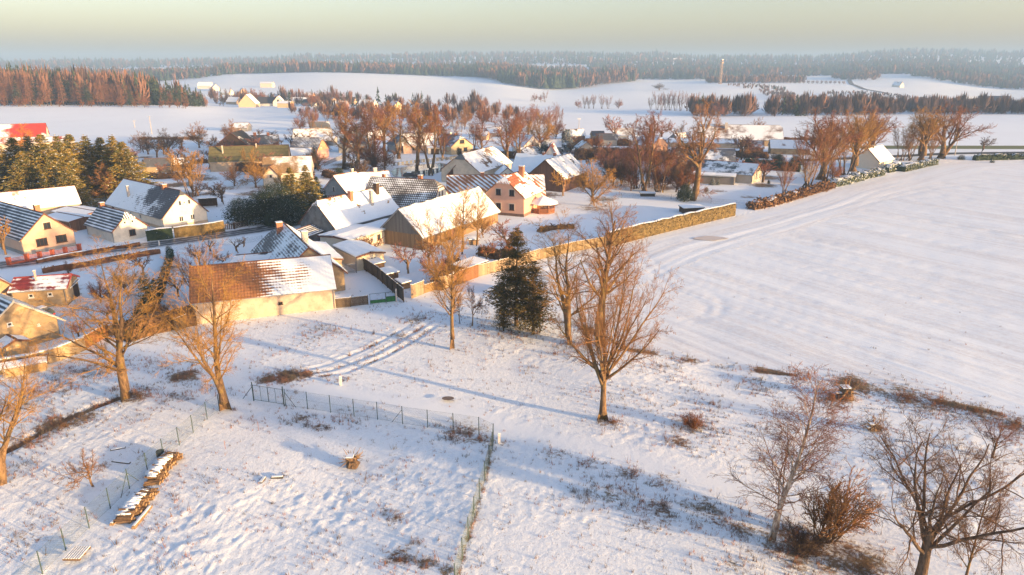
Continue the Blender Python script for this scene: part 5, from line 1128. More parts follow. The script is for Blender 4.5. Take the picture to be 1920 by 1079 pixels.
hedge('brush_hedge', P((1408, 393), (1440, 386), (1480, 375), (1520, 363), (1556, 352)), 2.0, 1.1, m_needles('edge_brush', (.22, .12, .06), (.12, .07, .04)), 'rusty leafless brush along the field edge below the birch', snow=True, leaf=.26, dens=60, rough=.5)
RH = MATS['edge_brush']; BB_ = MATS['brush_brown']
for pts_, w_, h_, m_, lb in [(((400, 316), (450, 320), (500, 325)), 3, 2.2, BB_, 'brown thicket hedge below the olive roofed hall'), (((505, 335), (545, 338), (590, 336)), 2.5, 2.0, BB_, 'brown hedge in front of the brown tiled house'), (((262, 332), (300, 336), (345, 332)), 1.5, 1.2, BB_, 'low brown garden hedge above the large white house'),
    (((270, 308), (330, 310), (390, 306)), 1.2, 1.0, RH, 'thin reddish hedge across the orchard'), (((1395, 312), (1440, 318), (1500, 322)), 2.5, 2.2, ND_DK, 'dark evergreen hedge right of the grey bungalow'), (((1340, 292), (1400, 296), (1440, 297)), 2.2, 1.8, BB_, 'brown hedge behind the grey bungalow'), (((1465, 272), (1520, 272), (1570, 274)), 4, 2.4, RH, 'reddish brown bush belt behind the field edge row'),
    (((1080, 300), (1140, 296), (1200, 300), (1250, 306)), 3, 3.0, BB_, 'tall brown thicket hedge behind the round golden tree'), (((1070, 276), (1120, 272), (1180, 274)), 2.2, 2.2, RH, 'rusty hedge in front of the far cottages'), (((885, 292), (930, 296), (975, 298)), 2.0, 2.0, BB_, 'brown hedge between yellow house and rust trees'), (((608, 330), (640, 338), (668, 336)), 1.5, 1.4, BB_, 'brown hedge before the small grey gabled house'),
    (((820, 545), (840, 520), (852, 500)), 1.6, 1.5, RH, 'rusty brush behind the pale board fence section'), (((900, 478), (935, 486), (960, 478)), 1.2, 1.2, BB_, 'dark branch pile hedge in the garden of the peach house'), (((1010, 436), (1040, 430), (1075, 428)), 1.0, .6, BB_, 'low dark branch row in the snow right of the peach house')]:
    hedge('garden_hedge', P(*pts_), w_, h_, m_, lb, snow=None, leaf=.2, dens=40, rough=.3)
# ------------------------------------------------------------------ fences
FW = m_planks('pale_fence_boards', (.46, .34, .22), .16); FD = m_planks('dark_fence_boards', (.14, .105, .07), .16); FG = simple('green_metal', (.045, .08, .075), .2, 4, rough=.5)
WIRE = simple('wire', (.10, .14, .13), .1, 3, rough=.5, metal=.3); RUST = simple('rust_panel', (.30, .13, .07), .4, 2)
def board_fence(label, pts, ht, m, bay=2.4, group=None, name='board_fence', gap=.012, bw=.15):
    Pn = np.array(pts, float); e = empty(name, (Pn[0][0], Pn[0][1], 0), 0, label, 'fence', group); me_board = {}
    dd = np.r_[0, np.cumsum(np.hypot(*np.diff(Pn, axis=0).T))]; nb = max(1, round(dd[-1] / bay)); s = np.linspace(0, dd[-1], nb + 1)
    x = np.interp(s, dd, Pn[:, 0]) - Pn[0][0]; y = np.interp(s, dd, Pn[:, 1]) - Pn[0][1]
    mp = MB(); mp.box((0, 0, ht / 2 + .04), (.11, .11, ht + .12)); mp.box((0, 0, ht + .125), (.13, .13, .05), 0, 1)
    post = None
    for i in range(nb + 1):
        if post is None: post = mp.build('post', [m, m_snow()], e)
        else:
            q = post.copy(); COL.objects.link(q); q.parent = e; post2 = q; q.location = (x[i], y[i], 0); continue
        post.location = (x[i], y[i], 0)
    for i in range(nb):
        L = math.hypot(x[i + 1] - x[i], y[i + 1] - y[i]); rz = math.atan2(y[i + 1] - y[i], x[i + 1] - x[i]); b = MB(); n = max(2, int(L / bw))
        for k in range(n):
            c = (k + .5) / n * L - L / 2; h = ht * (1 + random.uniform(-.03, .03))
            b.box((c, -.075 + random.uniform(-.008, .008), h / 2 + .03), (L / n - gap, .025, h))
        b.box((0, .0, ht * .25), (L - .12, .05, .08)); b.box((0, .0, ht * .8), (L - .12, .05, .08))
        b.box((0, -.075, ht + .055), (L, .05, .03), 0, 1)
        o = b.build('board_panel', [m, m_snow()], e); o.location = ((x[i] + x[i + 1]) / 2, (y[i] + y[i + 1]) / 2, 0); o.rotation_euler = (0, 0, rz)
    return e
board_fence('weathered dark board fence running back from the corner by the green gate', P((757, 567), (735, 548), (706, 522), (676, 503)), 1.9, FD)
board_fence('pale new board panel fence at the corner right of the dark one', P((772, 560), (795, 551)), 1.9, FW)
board_fence('low ochre board fence behind the slim young tree', P((796, 550), (825, 541)), 1.2, m_planks('ochre_low_boards', (.42, .27, .12), .2))
board_fence('pale board fence section left of the rusty reed fence', P((826, 545), (851, 537)), 1.9, FW)
board_fence('rust brown reed fence in front of the snow roofed garden shed', P((851, 537), (896, 520)), 2.0, m_planks('reed_fence', (.32, .15, .07), .07), bay=3)
board_fence('long pale board fence from the reed fence to behind the pines', P((897, 519), (952, 505), (1012, 487)), 1.8, FW)
board_fence('sunlit pale board fence between the pines and the clipped hedge', P((1012, 487), (1075, 472), (1140, 461)), 1.7, m_planks('sunlit_boards', (.36, .27, .15), .18))
board_fence('dark plank fence beside the low cream garage', P((612, 462), (637, 482)), 1.6, DARKW)
board_fence('dark board fence stub between long barn and brush hedge', P((330, 622), (368, 606)), 1.6, FD)
board_fence('orange board fence behind the two stemmed tree', P((160, 655), (207, 628)), 1.5, m_planks('orange_boards', (.48, .20, .07), .2))
board_fence('brown timber gate panels beside the green gate', P((624, 578), (657, 575), (690, 571)), 1.25, FD, bay=2.6, name='timber_gate')
def wall_run(label, pts, ht, th, m, name='garden_wall', cap=True):
    e = empty(name, (pts[0][0], pts[0][1], 0), 0, label, 'wall'); b = MB(); c = MB()
    for (x0, y0), (x1, y1) in zip(pts[:-1], pts[1:]):
        L = math.hypot(x1 - x0, y1 - y0); rz = math.atan2(y1 - y0, x1 - x0); cx, cy = (x0 + x1) / 2 - pts[0][0], (y0 + y1) / 2 - pts[0][1]
        b.box((cx, cy, ht / 2 - .15), (L - .01, th, ht + .3), rz); c.box((cx, cy, ht + .06), (L - .02, th * 1.05, .1), rz)
    b.build('wall_body', m, e)
    if cap: c.build('snow_cap', m_snow(), e)
    return e
wall_run('old ochre stone garden wall behind the golden tree on the left', P((0, 700), (60, 690), (110, 676), (160, 656)), 1.5, .4, W_OLD)
wall_run('sunlit ochre wall corner behind the two stemmed tree', P((208, 630), (234, 615)), 1.3, .3, W_OLD)
# brick pillars and rails in front of the peach gabled house
def brick_fence():
    Pn = P((18, 498), (52, 491), (76, 487), (100, 483), (124, 478), (150, 472)); e = empty('brick_fence', (*Pn[0], 0), 0, 'red brick pillars with fence rails in front of the peach gabled house', 'fence')
    RB = simple('red_brick', (.45, .12, .07), .3, 6)
    pil = None
    for x, y in Pn:
        b = MB(); b.box((0, 0, .6), (.5, .5, 1.2)); b.box((0, 0, 1.26), (.6, .6, .12)); b.build('pillar', RB, e, loc=(x - Pn[0][0], y - Pn[0][1], 0))
    for (x0, y0), (x1, y1) in zip(Pn[:-1], Pn[1:]):
        L = math.hypot(x1 - x0, y1 - y0) - .62; rz = math.atan2(y1 - y0, x1 - x0); b = MB(); b.box((0, 0, .2), (L, .2, .4)); 
        for z in (.6, .8, 1.0): b.box((0, 0, z), (L, .04, .09))
        o = b.build('rail_panel', RB, e, loc=((x0 + x1) / 2 - Pn[0][0], (y0 + y1) / 2 - Pn[0][1], 0)); o.rotation_euler = (0, 0, rz)
brick_fence()
def picket(label, pts, ht, m, step=.12, name='picket_gate', cat='gate', rail=None):
    e = empty(name, (*pts[0], 0), 0, label, cat); 
    for (x0, y0), (x1, y1) in zip(pts[:-1], pts[1:]):
        L = math.hypot(x1 - x0, y1 - y0); rz = math.atan2(y1 - y0, x1 - x0); o = ((x0 + x1) / 2 - pts[0][0], (y0 + y1) / 2 - pts[0][1], 0)
        b = MB(); n = int(L / step)
        for k in range(n): b.box(((k + .5) / n * L - L / 2, 0, ht / 2 + .05), (step * .55, .03, ht))
        q = b.build('pickets', m, e, loc=o); q.rotation_euler = (0, 0, rz); q['kind'] = 'stuff'
        for z in (ht * .2, ht * .85):
            b = MB(); b.box((0, .035, z), (L, .035, .07)); b.box((0, .035, z + .05), (L, .03, .025), 0, 1); q = b.build('rail', [rail or m, m_snow()], e, loc=o); q.rotation_euler = (0, 0, rz)
        for s in (-1, 1):
            b = MB(); b.box((s * (L / 2 + .06), 0, ht / 2 + .08), (.11, .11, ht + .16)); q = b.build('post', m, e, loc=o); q.rotation_euler = (0, 0, rz)
picket('grey picket gate closing the snowy yard', P((618, 518), (634, 516), (668, 512)), 1.6, simple('grey_pickets', (.22, .23, .24), .2, 5))
picket('thin iron gate beside the clipped brown hedge', P((422, 432), (440, 430), (464, 424)), 1.2, DARKW, .3, 'iron_gate')
picket('park railing on the far side of the pond', P((735, 312), (790, 305), (850, 300), (900, 297)), 1.0, simple('railing_grey', (.14, .15, .15), .2), 1.6, 'park_railing', 'railing')
picket('park railing on the near side of the pond', P((760, 330), (800, 326), (840, 320)), 1.0, MATS['railing_grey'], 1.6, 'park_railing', 'railing')
picket('dark pale railing at the left park entrance', P((608, 312), (632, 302), (648, 296)), 1.2, MATS['grey_pickets'], .5, 'park_fence', 'fence')
def green_gate():
    a, b_ = P((694, 571), (742, 566)); L = math.hypot(b_[0] - a[0], b_[1] - a[1]); rz = math.atan2(b_[1] - a[1], b_[0] - a[0])
    e = empty('green_gate', (*a, 0), rz, 'low bright green panelled gate with metal frame at the yard entrance', 'gate'); GP_ = simple('green_panel', (.03, .15, .05), .3, 3)
    for x0, x1, h in ((0, L * .62, .45), (L * .62, L, .75)):
        MB().box(((x0 + x1) / 2, 0, h / 2 + .08), (x1 - x0 - .12, .03, h)).build('panel', GP_, e)
        f = MB()
        for x in (x0 + .03, x1 - .03): f.box((x, 0, .72), (.05, .05, 1.45))
        for z in (.08 + h, 1.42): f.box(((x0 + x1) / 2, 0, z), (x1 - x0 - .11, .045, .045))
        f.build('frame', FG, e)
    MB().box((L + .1, 0, .9), (.16, .16, 1.8)).build('post', simple('pale_post', (.6, .55, .5), .1), e)
green_gate()

def wire_fence(label, px, ht, braces=(), corner=False, r=.035):
    Pn = [at0(*p) for p in px]; e = empty('wire_fence', (*Pn[0], 0), 0, label, 'fence'); o = Pn[0]
    base = None; zs = []
    for i, (x, y) in enumerate(Pn):
        z = float(zbump(np.array([x]), np.array([y]))[0][0]); zs.append(z)
        if base is None: base = MB().tube((0, 0, -.2), (0, 0, ht), r, k=7).build('post', FG, e); q = base
        else: q = base.copy(); COL.objects.link(q); q.parent = e
        q.location = (x - o[0], y - o[1], z)
    for i, sx in braces:
        x, y = Pn[i][0] - o[0], Pn[i][1] - o[1]; j = i + sx; dx, dy = Pn[j][0] - Pn[i][0], Pn[j][1] - Pn[i][1]; L = math.hypot(dx, dy)
        MB().tube((x, y, zs[i] + ht * .8), (x + dx / L * 1.1, y + dy / L * 1.1, zs[i] - .05), r * .7, k=5).build('brace', FG, e)
    w = MB()
    for i in range(len(Pn) - 1):
        a = Vector((Pn[i][0] - o[0], Pn[i][1] - o[1], zs[i])); b = Vector((Pn[i + 1][0] - o[0], Pn[i + 1][1] - o[1], zs[i + 1])); L = (b - a).length
        for f in (.05, .5, .97): w.tube(a + Vector((0, 0, ht * f)), b + Vector((0, 0, ht * f)), .006, k=3, cap=False)
        n = int(L / .16); k = int(ht / .16 + .5)
        for j in range(-k, n):
            for sg in (1, -1):
                s0, s1 = max(j, 0), min(j + k, n)
                if s1 <= s0: continue
                h0, h1 = (s0 - j) / k, (s1 - j) / k
                if sg < 0: h0, h1 = 1 - h0, 1 - h1
                w.tube(a.lerp(b, s0 / n) + Vector((0, 0, .05 + h0 * (ht - .1))), a.lerp(b, s1 / n) + Vector((0, 0, .05 + h1 * (ht - .1))), .0035, k=3, cap=False)
    q = w.build('wire_mesh', WIRE, e); q['kind'] = 'stuff'
    return e
wire_fence('green wire mesh fence along the back of the plot, from gate to corner', [(536, 761), (577, 767), (620, 773), (664, 780), (708, 786), (755, 794), (802, 801), (850, 807), (898, 815), (925, 828)], 1.75, [(0, 1), (5, -1)])
wire_fence('green wire mesh fence running down the right side of the plot', [(925, 828), (923, 845), (917, 872), (909, 905), (899, 938), (889, 974), (878, 1014), (867, 1055), (853, 1105)], 1.7, [(5, 1)])
wire_fence('green wire mesh fence running down the left side of the plot', [(412, 772), (389, 788), (363, 814), (337, 838), (308, 862), (278, 890), (244, 921), (208, 957), (168, 993), (124, 1034), (80, 1076), (30, 1125)], 1.7, [(6, 1), (6, -1)])
def wire_gate():
    a, b_ = P((476, 752), (533, 761)); L = math.hypot(b_[0] - a[0], b_[1] - a[1]); rz = math.atan2(b_[1] - a[1], b_[0] - a[0])
    e = empty('wire_gate', (*a, .05), rz, 'double leaf green wire gate at the upper left corner of the plot', 'gate')
    for x in (0, L): MB().tube((x, 0, -.2), (x, 0, 1.9), .05, k=8).build('post', FG, e)
    for x0, x1 in ((.06, L / 2 - .03), (L / 2 + .03, L - .06)):
        f = MB(); c = .02
        for x in (x0, x1, (x0 + x1) / 2): f.tube((x, 0, .1), (x, 0, 1.6), c, k=5)
        for z in (.1, 1.6): f.tube((x0, 0, z), (x1, 0, z), c, k=5)
        F_ = f.build('gate_leaf', FG, e); w = MB(); n = int((x1 - x0) / .1)
        for k in range(n): w.tube((x0 + k * .1, 0, .1), (x0 + k * .1, 0, 1.6), .004, k=3, cap=False)
        for k in range(14): w.tube((x0, 0, .1 + k * .11), (x1, 0, .1 + k * .11), .004, k=3, cap=False)
        q = w.build('wire_mesh', WIRE, F_); q['kind'] = 'stuff'
    MB().tube((-.05, 0, 1.4), (-1.2, 0, 0), .03, k=5).build('brace', FG, e)
wire_gate()
wire_fence('thin wire garden fence across the white meadow beyond the pines', [(1130, 382), (1165, 372), (1258, 374), (1306, 378), (1333, 382), (1400, 386)], 1.2)
wire_fence('thin garden fence along the road verge left of the hipped grey roof', [(322, 472), (355, 466), (400, 462), (450, 458), (492, 452)], 1.0)
# ------------------------------------------------------------------ things in the foreground
LOG = simple('log_bark', (.17, .11, .065), .4, 6); LOGE = simple('log_end', (.30, .20, .11), .3, 8)
def woodpile(label, c, rz, n, Lr, ln, rows, jut=.25, seed=1):
    rg = random.Random(seed); z0 = float(zbump(np.array([c[0]]), np.array([c[1]]))[0][0]); e = empty('woodpile', (*c, z0), rz, label, 'woodpile')
    base = []
    for v in range(6):
        r = .07 + .013 * v; k = 8; m = MB(); m.tube((-ln / 2, 0, 0), (ln / 2, .02, 0), r, r * .85, k)
        for i in (-1, -2): m.M[i] = 1
        base.append((r, m))
    objs = [None] * 6
    for i in range(n):
        row = int((i / n) ** 1.3 * rows); v = rg.randrange(6); r, m = base[v]
        if objs[v] is None: objs[v] = m.build('log', [LOG, LOGE], e); o = objs[v]
        else: o = objs[v].copy(); COL.objects.link(o); o.parent = e
        wd = Lr * (1 - row / rows * .35)
        o.location = (rg.uniform(-jut, jut), rg.uniform(-wd / 2, wd / 2), .1 + row * .15 + rg.uniform(0, .05)); o.rotation_euler = (rg.uniform(0, 6), rg.gauss(0, .08), rg.gauss(0, .22))
    s = MB()
    for i in range(int(n * 1.3)):
        wd = Lr * .8; y = rg.uniform(-wd / 2, wd / 2); x = rg.uniform(-ln * .45, ln * .1); t = rows * .15 + .10 - abs(y) / Lr * .35
        s.tube((x - ln * .3, y, t), (x + ln * .25, y + rg.gauss(0, .08), t + rg.gauss(0, .03)), .06, .05, 6)
    q = s.build('snow_cover', m_snow(), e, smooth_=True)
    return e
def ang(p, q): a, b = at0(*p), at0(*q); return math.atan2(b[1] - a[1], b[0] - a[0])
a1 = ang((262, 945), (330, 865))
woodpile('firewood stack of short logs under snow, nearer one', at0(260, 954), a1 - math.pi / 2, 120, 3.8, 1.0, 3, seed=2)
woodpile('firewood stack partly covered by dark brushwood, farther one', at0(308, 886), a1 - math.pi / 2, 130, 4.2, 1.0, 4, seed=3)
bx_, by_ = at0(326, 868); tree('shrub', bx_, by_, 1.0, 'heap of brown cut branches on top of the farther firewood stack', tw=TW, wide=1.3, name='brush_heap', cat='brushwood')
q = MB(); q.tube((-1.2, 0, .16), (1.2, 0, .14), .15, .12, 9); q.box((0, .02, .29), (2.2, .16, .05), 0, 1)
o = q.build('fallen_log', [LOGE, m_snow()]); o.location = (*at0(268, 975), .05); o.rotation_euler = (0, 0, a1); tag(o, 'long sunlit beam lying against the nearer firewood stack', 'log')
q = MB(); q.tube((-.3, 0, .14), (.3, 0, .14), .14, .14, 9); q.box((0, 0, .27), (.5, .16, .05), 0, 1); o = q.build('fallen_log', [LOGE, m_snow()]); o.location = (*at0(214, 984), .05); o.rotation_euler = (0, 0, a1); tag(o, 'short sawn log below the nearer firewood stack', 'log')
def pallet():
    e = empty('pallet', (*at0(146, 1046), .08), a1, 'wooden slatted pallet lying in the snow at the lower left', 'pallet')
    s = None
    for k in range(7):
        if s is None: s = MB().box((0, 0, .30), (1.25, .11, .03)).build('slat', LOGE, e)
        else: n_ = s.copy(); COL.objects.link(n_); n_.parent = e; n_.location = (0, -.48 + k * .16, 0)
    s.location = (0, -.48, 0)
    for y in (-.45, 0, .45):
        MB().box((0, 0, .22), (.12, 1.1, .1)).build('bearer', LOG, e, loc=(y * 1.2, 0, 0))
    for k in range(7): MB().box((0, -.48 + k * .16, .33), (1.2, .09, .03)).build('snow_strip', m_snow(), e)
pallet()
def stump(px, py, sc_, label, seed):
    rg = np.random.default_rng(seed); x, y = at0(px, py); e = empty('tree_stump', (x, y, .1), 0, label, 'stump'); k = 14; V = []; F = []
    for j, (r, z) in enumerate(((.5, -.1), (.42, .15), (.36, .4), (.33, .55))):
        for i in range(k): a = 2 * math.pi * i / k; rr = r * (1 + rg.normal(0, .12)); V.append((rr * math.cos(a) * sc_, rr * math.sin(a) * sc_, z * sc_ + rg.normal(0, .03)))
    for j in range(3):
        for i in range(k): F.append([j * k + i, j * k + (i + 1) % k, (j + 1) * k + (i + 1) % k, (j + 1) * k + i])
    F.append([3 * k + i for i in range(k)]); meshobj('stump_body', V, F, LOG, e)
    pr = []
    for i in range(34):
        a = rg.uniform(0, 6.28); d = np.array([[math.cos(a), math.sin(a), rg.uniform(-.25, .9)]]); p, r = run(np.array([[0, 0, .25 * sc_]]) + d * .2, d, np.array([rg.uniform(.5, .95) * sc_]), np.array([.055]), np.array([.012]), 5, .22, 0, rg); pr.append(tubes(p, r, 4))
    v, t = join(pr); link('roots', fastmesh('stump_roots', v, t, LOGE), e)
    s = MB(); s.box((-.1, 0, .62 * sc_), (.5 * sc_, .5 * sc_, .07)); s.box((-.5 * sc_, -.15, .3 * sc_), (.35 * sc_, .3, .06)); s.build('snow_cap', m_snow(), e)
stump(660, 872, 1.15, 'torn up tree stump with sunlit roots in the fenced plot', 4)
stump(1585, 745, 1.6, 'heap of root stumps and logs with snow at the edge of the field', 5)
stump(1635, 806, .8, 'small dark root heap in the rough snow below the field edge', 6)
def bits():
    B = simple('weathered_board', (.06, .06, .06), .3); G = m_snow()
    for i, (px, py, L, rz, lb) in enumerate([(493, 905, .8, 1.5, 'short black plank standing out of the snow in the plot'), (520, 899, .9, .1, 'short dark plank lying flat in the snow of the plot'), (228, 871, 1.6, -.2, 'snow covered plank beside the bent fruit tree'), (222, 846, 1.1, .4, 'dark scrap timber heap beyond the firewood stacks')]):
        q = MB(); q.box((0, 0, .12), (L, .22, .16)); q.box((.02, .01, .22), (L * .92, .2, .05), 0, 1); q.box((L * .3, .2, .06), (L * .5, .12, .1), .5)
        o = q.build('plank', [B, G]); o.location = (*at0(px, py), .05); o.rotation_euler = (0, 0, rz); tag(o, lb, 'plank')
    for px, py, lb in [(639, 722, 'white marker post by the track left of the plot fence corner'), (936, 831, 'white marker post beside the fence corner')]:
        e = empty('marker_post', (*at0(px, py), .0), 0, lb, 'post'); MB().box((0, 0, .45), (.2, .2, .95)).build('post_body', simple('white_concrete', (.72, .68, .62), .1), e); MB().box((0, 0, .95), (.18, .18, .06)).build('snow_cap', G, e)
    for px, py, h, lb in [(423, 845, .9, 'thin iron stake in the snow of the plot, nearer the woodpile'), (485, 808, .9, 'thin iron stake in the snow of the plot near the gate')]:
        o = MB().tube((0, 0, -.1), (0, 0, h), .02, k=6).build('stake', RUST); o.location = (*at0(px, py), 0); tag(o, lb, 'stake')
    for px, py, r, lb in [(840, 750, .42, 'bare round drain patch in the snowy lane')]:
        V = [(r * math.cos(a * .5236) * 1.4, r * math.sin(a * .5236), .0) for a in range(12)]; o = meshobj('soil_patch', V, [list(range(12))], simple('bare_soil', (.22, .17, .14), .3, 3)); o.location = (*at0(px, py), .16); tag(o, lb, None, None, 'structure')
    x, y = at0(1332, 448); V = [((2.6 * math.cos(a * .4488) + .8 * math.cos(a * 1.3)), (2.0 * math.sin(a * .4488)), .0) for a in range(14)]; o = meshobj('mud_patch', V, [list(range(14))], simple('mud', (.62, .56, .52), .12, .6)); o.location = (x, y, .1); tag(o, 'brown muddy patch in the big snow field', None, None, 'structure')
    # bin drum by fence
    q = MB(); q.tube((0, 0, 0), (0, 0, .6), .32, .32, 12); o = q.build('barrel', B); o.location = (*at0(302, 858), 0); tag(o, 'dark barrel beside the fence at the farther firewood stack', 'barrel')
bits()
# car -----------------------------------------------------------------
def car(px, py, rz, paint, label):
    e = empty('parked_car', (*at0(px, py), .02), rz, label, 'car'); L, W = 4.2, 1.75
    prof = [(-2.1, .45), (-2.12, .85), (-1.95, 1.02), (-1.85, 1.1), (-1.5, 1.48), (-.9, 1.53), (.25, 1.50), (.95, 1.08), (1.85, .95), (2.08, .75), (2.1, .4)]
    V = []; F = []; n = len(prof)
    for s, wk in ((-1, 1), (1, 1)):
        for x, z in prof: V.append((x, s * (W / 2 - (.20 if z > 1.2 else .03 if z < .5 else 0)), z))
    for s in (-1, 1):
        for x, z in prof: pass
    F.append(list(range(n))); F.append(list(range(n, 2 * n))[::-1])
    for i in range(n): F.append([i, n + i, n + (i + 1) % n, (i + 1) % n])
    body = meshobj('body', V, F, paint, e)
    bm = bmesh.new(); bm.from_mesh(body.data); bmesh.ops.recalc_face_normals(bm, faces=bm.faces); bmesh.ops.bevel(bm, geom=[q for q in bm.edges], offset=.05, segments=2, affect='EDGES'); bm.to_mesh(body.data); bm.free()
    g = MB()
    for s in (-1, 1):
        a = [(-1.62, 1.12), (-1.38, 1.42), (-.9, 1.46), (.2, 1.43), (.75, 1.12)]; k = len(g.V)
        for x, z in a: g.V.append((x, s * (W / 2 - (.165 if z > 1.2 else .0) + .012), z))
        g.F.append([k + i for i in range(5)]); g.M.append(0)
    g.build('side_window', GLASS, e)
    for nm, x0, z0, x1, z1 in (('rear_window', -1.84, 1.14, -1.55, 1.44), ('windscreen', .33, 1.46, .9, 1.14)):
        dx = -.03 if nm == 'rear_window' else .03; w2 = W / 2 - .25
        meshobj(nm, [(x0 + dx, -w2 - .06, z0), (x0 + dx, w2 + .06, z0), (x1 + dx, w2, z1), (x1 + dx, -w2, z1)], [[0, 1, 2, 3]], GLASS, e)
    for x in (-1.3, 1.3):
        for s in (-1, 1):
            w_ = MB().tube((x, s * (W / 2 - .18), .31), (x, s * (W / 2 + .01), .31), .31, k=14).build('wheel', simple('tyre', (.02, .02, .02)), e); MB().tube((x, s * (W / 2), .31), (x, s * (W / 2 + .025), .31), .18, k=10).build('rim', METAL, w_)
    for s in (-1, 1): MB().box((-2.13, s * .68, .82), (.06, .26, .16)).build('tail_light', simple('tail_red', (.4, .02, .02)), e); MB().box((2.07, s * .62, .70), (.08, .3, .14)).build('headlight', simple('lamp_glass', (.7, .7, .7)), e)
    MB().box((-2.15, 0, .62), (.03, .5, .12)).build('number_plate', simple('plate_white', (.7, .7, .68)), e); MB().box((-2.14, 0, .42), (.1, 1.6, .14)).build('bumper', DARKW, e)
    MB().box((-.4, 0, 1.56), (1.1, 1.2, .04)).build('roof_snow', m_snow(), e)
    return e
car(949, 549, R(62), simple('silver_paint', (.30, .31, .33), .05, 1, rough=.3, spec=.5, bmp=0), 'silver grey hatchback parked beside the pines, seen from behind')
car(770, 334, R(8), simple('black_paint', (.02, .02, .025), .05, 1, rough=.25, spec=.5, bmp=0), 'black car parked at the pond in the park')
car(76, 598, R(150), simple('green_paint', (.05, .08, .08), .05, 1, rough=.3, spec=.5, bmp=0), 'dark green car under snow beside the ochre annex')
# gazebo -----------------------------------------------------------------
def gazebo():
    x, y = at0(1019, 398); e = empty('gazebo', (x, y, 0), 0, 'octagonal timber gazebo with snowy pointed roof beside the peach house', 'gazebo'); TB_ = simple('gazebo_timber', (.28, .12, .06), .3, 3)
    r = 2.5; fl = MB(); P8 = [(r * math.cos(i * math.pi / 4 + .39), r * math.sin(i * math.pi / 4 + .39), .3) for i in range(8)]; fl.slab(P8, .35); fl.build('floor', TB_, e)
    for i in range(8): MB().box((P8[i][0], P8[i][1], 1.25), (.13, .13, 1.9)).build('post', TB_, e)
    for i in range(7):
        a, b = P8[i], P8[(i + 1) % 8]; m = MB(); L = math.hypot(b[0] - a[0], b[1] - a[1]) - .14; rz = math.atan2(b[1] - a[1], b[0] - a[0]); m.box(((a[0] + b[0]) / 2, (a[1] + b[1]) / 2, 1.05), (L, .06, .08), rz)
        for k in range(9):
            t = (k + .5) / 9; m.box((a[0] + (b[0] - a[0]) * t, a[1] + (b[1] - a[1]) * t, .66), (.14, .03, .7), rz)
        m.build('railing', TB_, e)
    rm = RS('gazebo_snow', (.40, .14, .08), .30, .4, .05, seed=60); R2 = 3.3
    for i in range(8):
        a0, a1_ = i * math.pi / 4 + .39, (i + 1) * math.pi / 4 + .39; m = MB(); m.slab([(R2 * math.cos(a0), R2 * math.sin(a0), 2.15), (R2 * math.cos(a1_), R2 * math.sin(a1_), 2.15), (0, 0, 3.6)], .1); m.build('roof_panel', rm, e)
    MB().box((0, 0, .7), (1.4, .8, .08)).build('table', TB_, e)
gazebo()
def flat_shed(label, c, rz, L, W, hh, wm, snow_t=.15, slope=.1, legs=True):
    e = empty('shed', (*c, 0), rz, label, 'shed'); b = MB(); b.box((0, 0, hh / 2), (L, W, hh)); b.build('wall', wm, e)
    r = MB(); r.slab([(-L / 2 - .2, -W / 2 - .2, hh + .05), (L / 2 + .2, -W / 2 - .2, hh + .05), (L / 2 + .2, W / 2 + .2, hh + .1 + slope), (-L / 2 - .2, W / 2 + .2, hh + .1 + slope)], .1); rr = r.build('roof', DARKW, e)
    s = MB(); s.slab([(-L / 2 - .15, -W / 2 - .15, hh + .05 + snow_t), (L / 2 + .15, -W / 2 - .15, hh + .05 + snow_t), (L / 2 + .15, W / 2 + .15, hh + .1 + slope + snow_t), (-L / 2 - .15, W / 2 + .15, hh + .1 + slope + snow_t)], snow_t - .01); s.build('snow_cover', m_snow(), rr)
    return e
flat_shed('snow roofed garden shed behind the rust brown reed fence', (at0(880, 522)[0], at0(880, 522)[1] + 2.0), ang((851, 537), (896, 520)), 5.0, 2.6, 1.7, W_TIMO)
flat_shed('rickety woodshed with snowy plank roof behind the dark board fence, upper one', at0(700, 505), ang((676, 503), (706, 522)), 4.2, 2.0, 1.3, DARKW)
flat_shed('rickety woodshed with snowy plank roof behind the dark board fence, lower one', at0(728, 523), ang((676, 503), (706, 522)), 3.0, 2.0, 1.1, LOG)
flat_shed('small rusty box shelter behind the dark board fence', at0(756, 538), ang((676, 503), (706, 522)), 2.2, 1.2, .8, LOGE)
flat_shed('small dark shed with snow roof behind the tall clipped hedge', at0(1296, 398), .2, 4.6, 2.4, 1.1, DARKW)
flat_shed('long brown raised shelter at the end of the white meadow', at0(1214, 368), -.05, 3.4, 1.3, .7, DARKW)
flat_shed('little lit beehive hut behind the sunlit barn', at0(888, 458), .2, 1.6, 1.2, .9, LOGE)
flat_shed('small flat snow roof beside the long barn corner', at0(640, 572), .1, 2.4, 1.2, .9, W_BEIGE)
def striped_shelter():
    x, y = at0(120, 560); e = empty('lean_to_shelter', (x, y, 0), R(5), 'small shelter with snow striped corrugated roof and red edge in the garden', 'shelter')
    MB().box((0, 0, .9), (3.2, 2.0, 1.7)).build('wall', DARKW, e); m = MB(); m.slab([(-1.8, -1.4, 1.85), (1.8, -1.4, 1.85), (1.8, 1.3, 2.3), (-1.8, 1.3, 2.3)], .08)
    m.build('roof', RS('striped_shelter_roof', (.12, .11, .11), .5, .9, .0, .42, .8, seed=61, fine=.1), e); MB().box((0, -1.43, 1.8), (3.6, .06, .12)).build('roof_edge', simple('red_edge', (.45, .10, .05)), e)
striped_shelter()
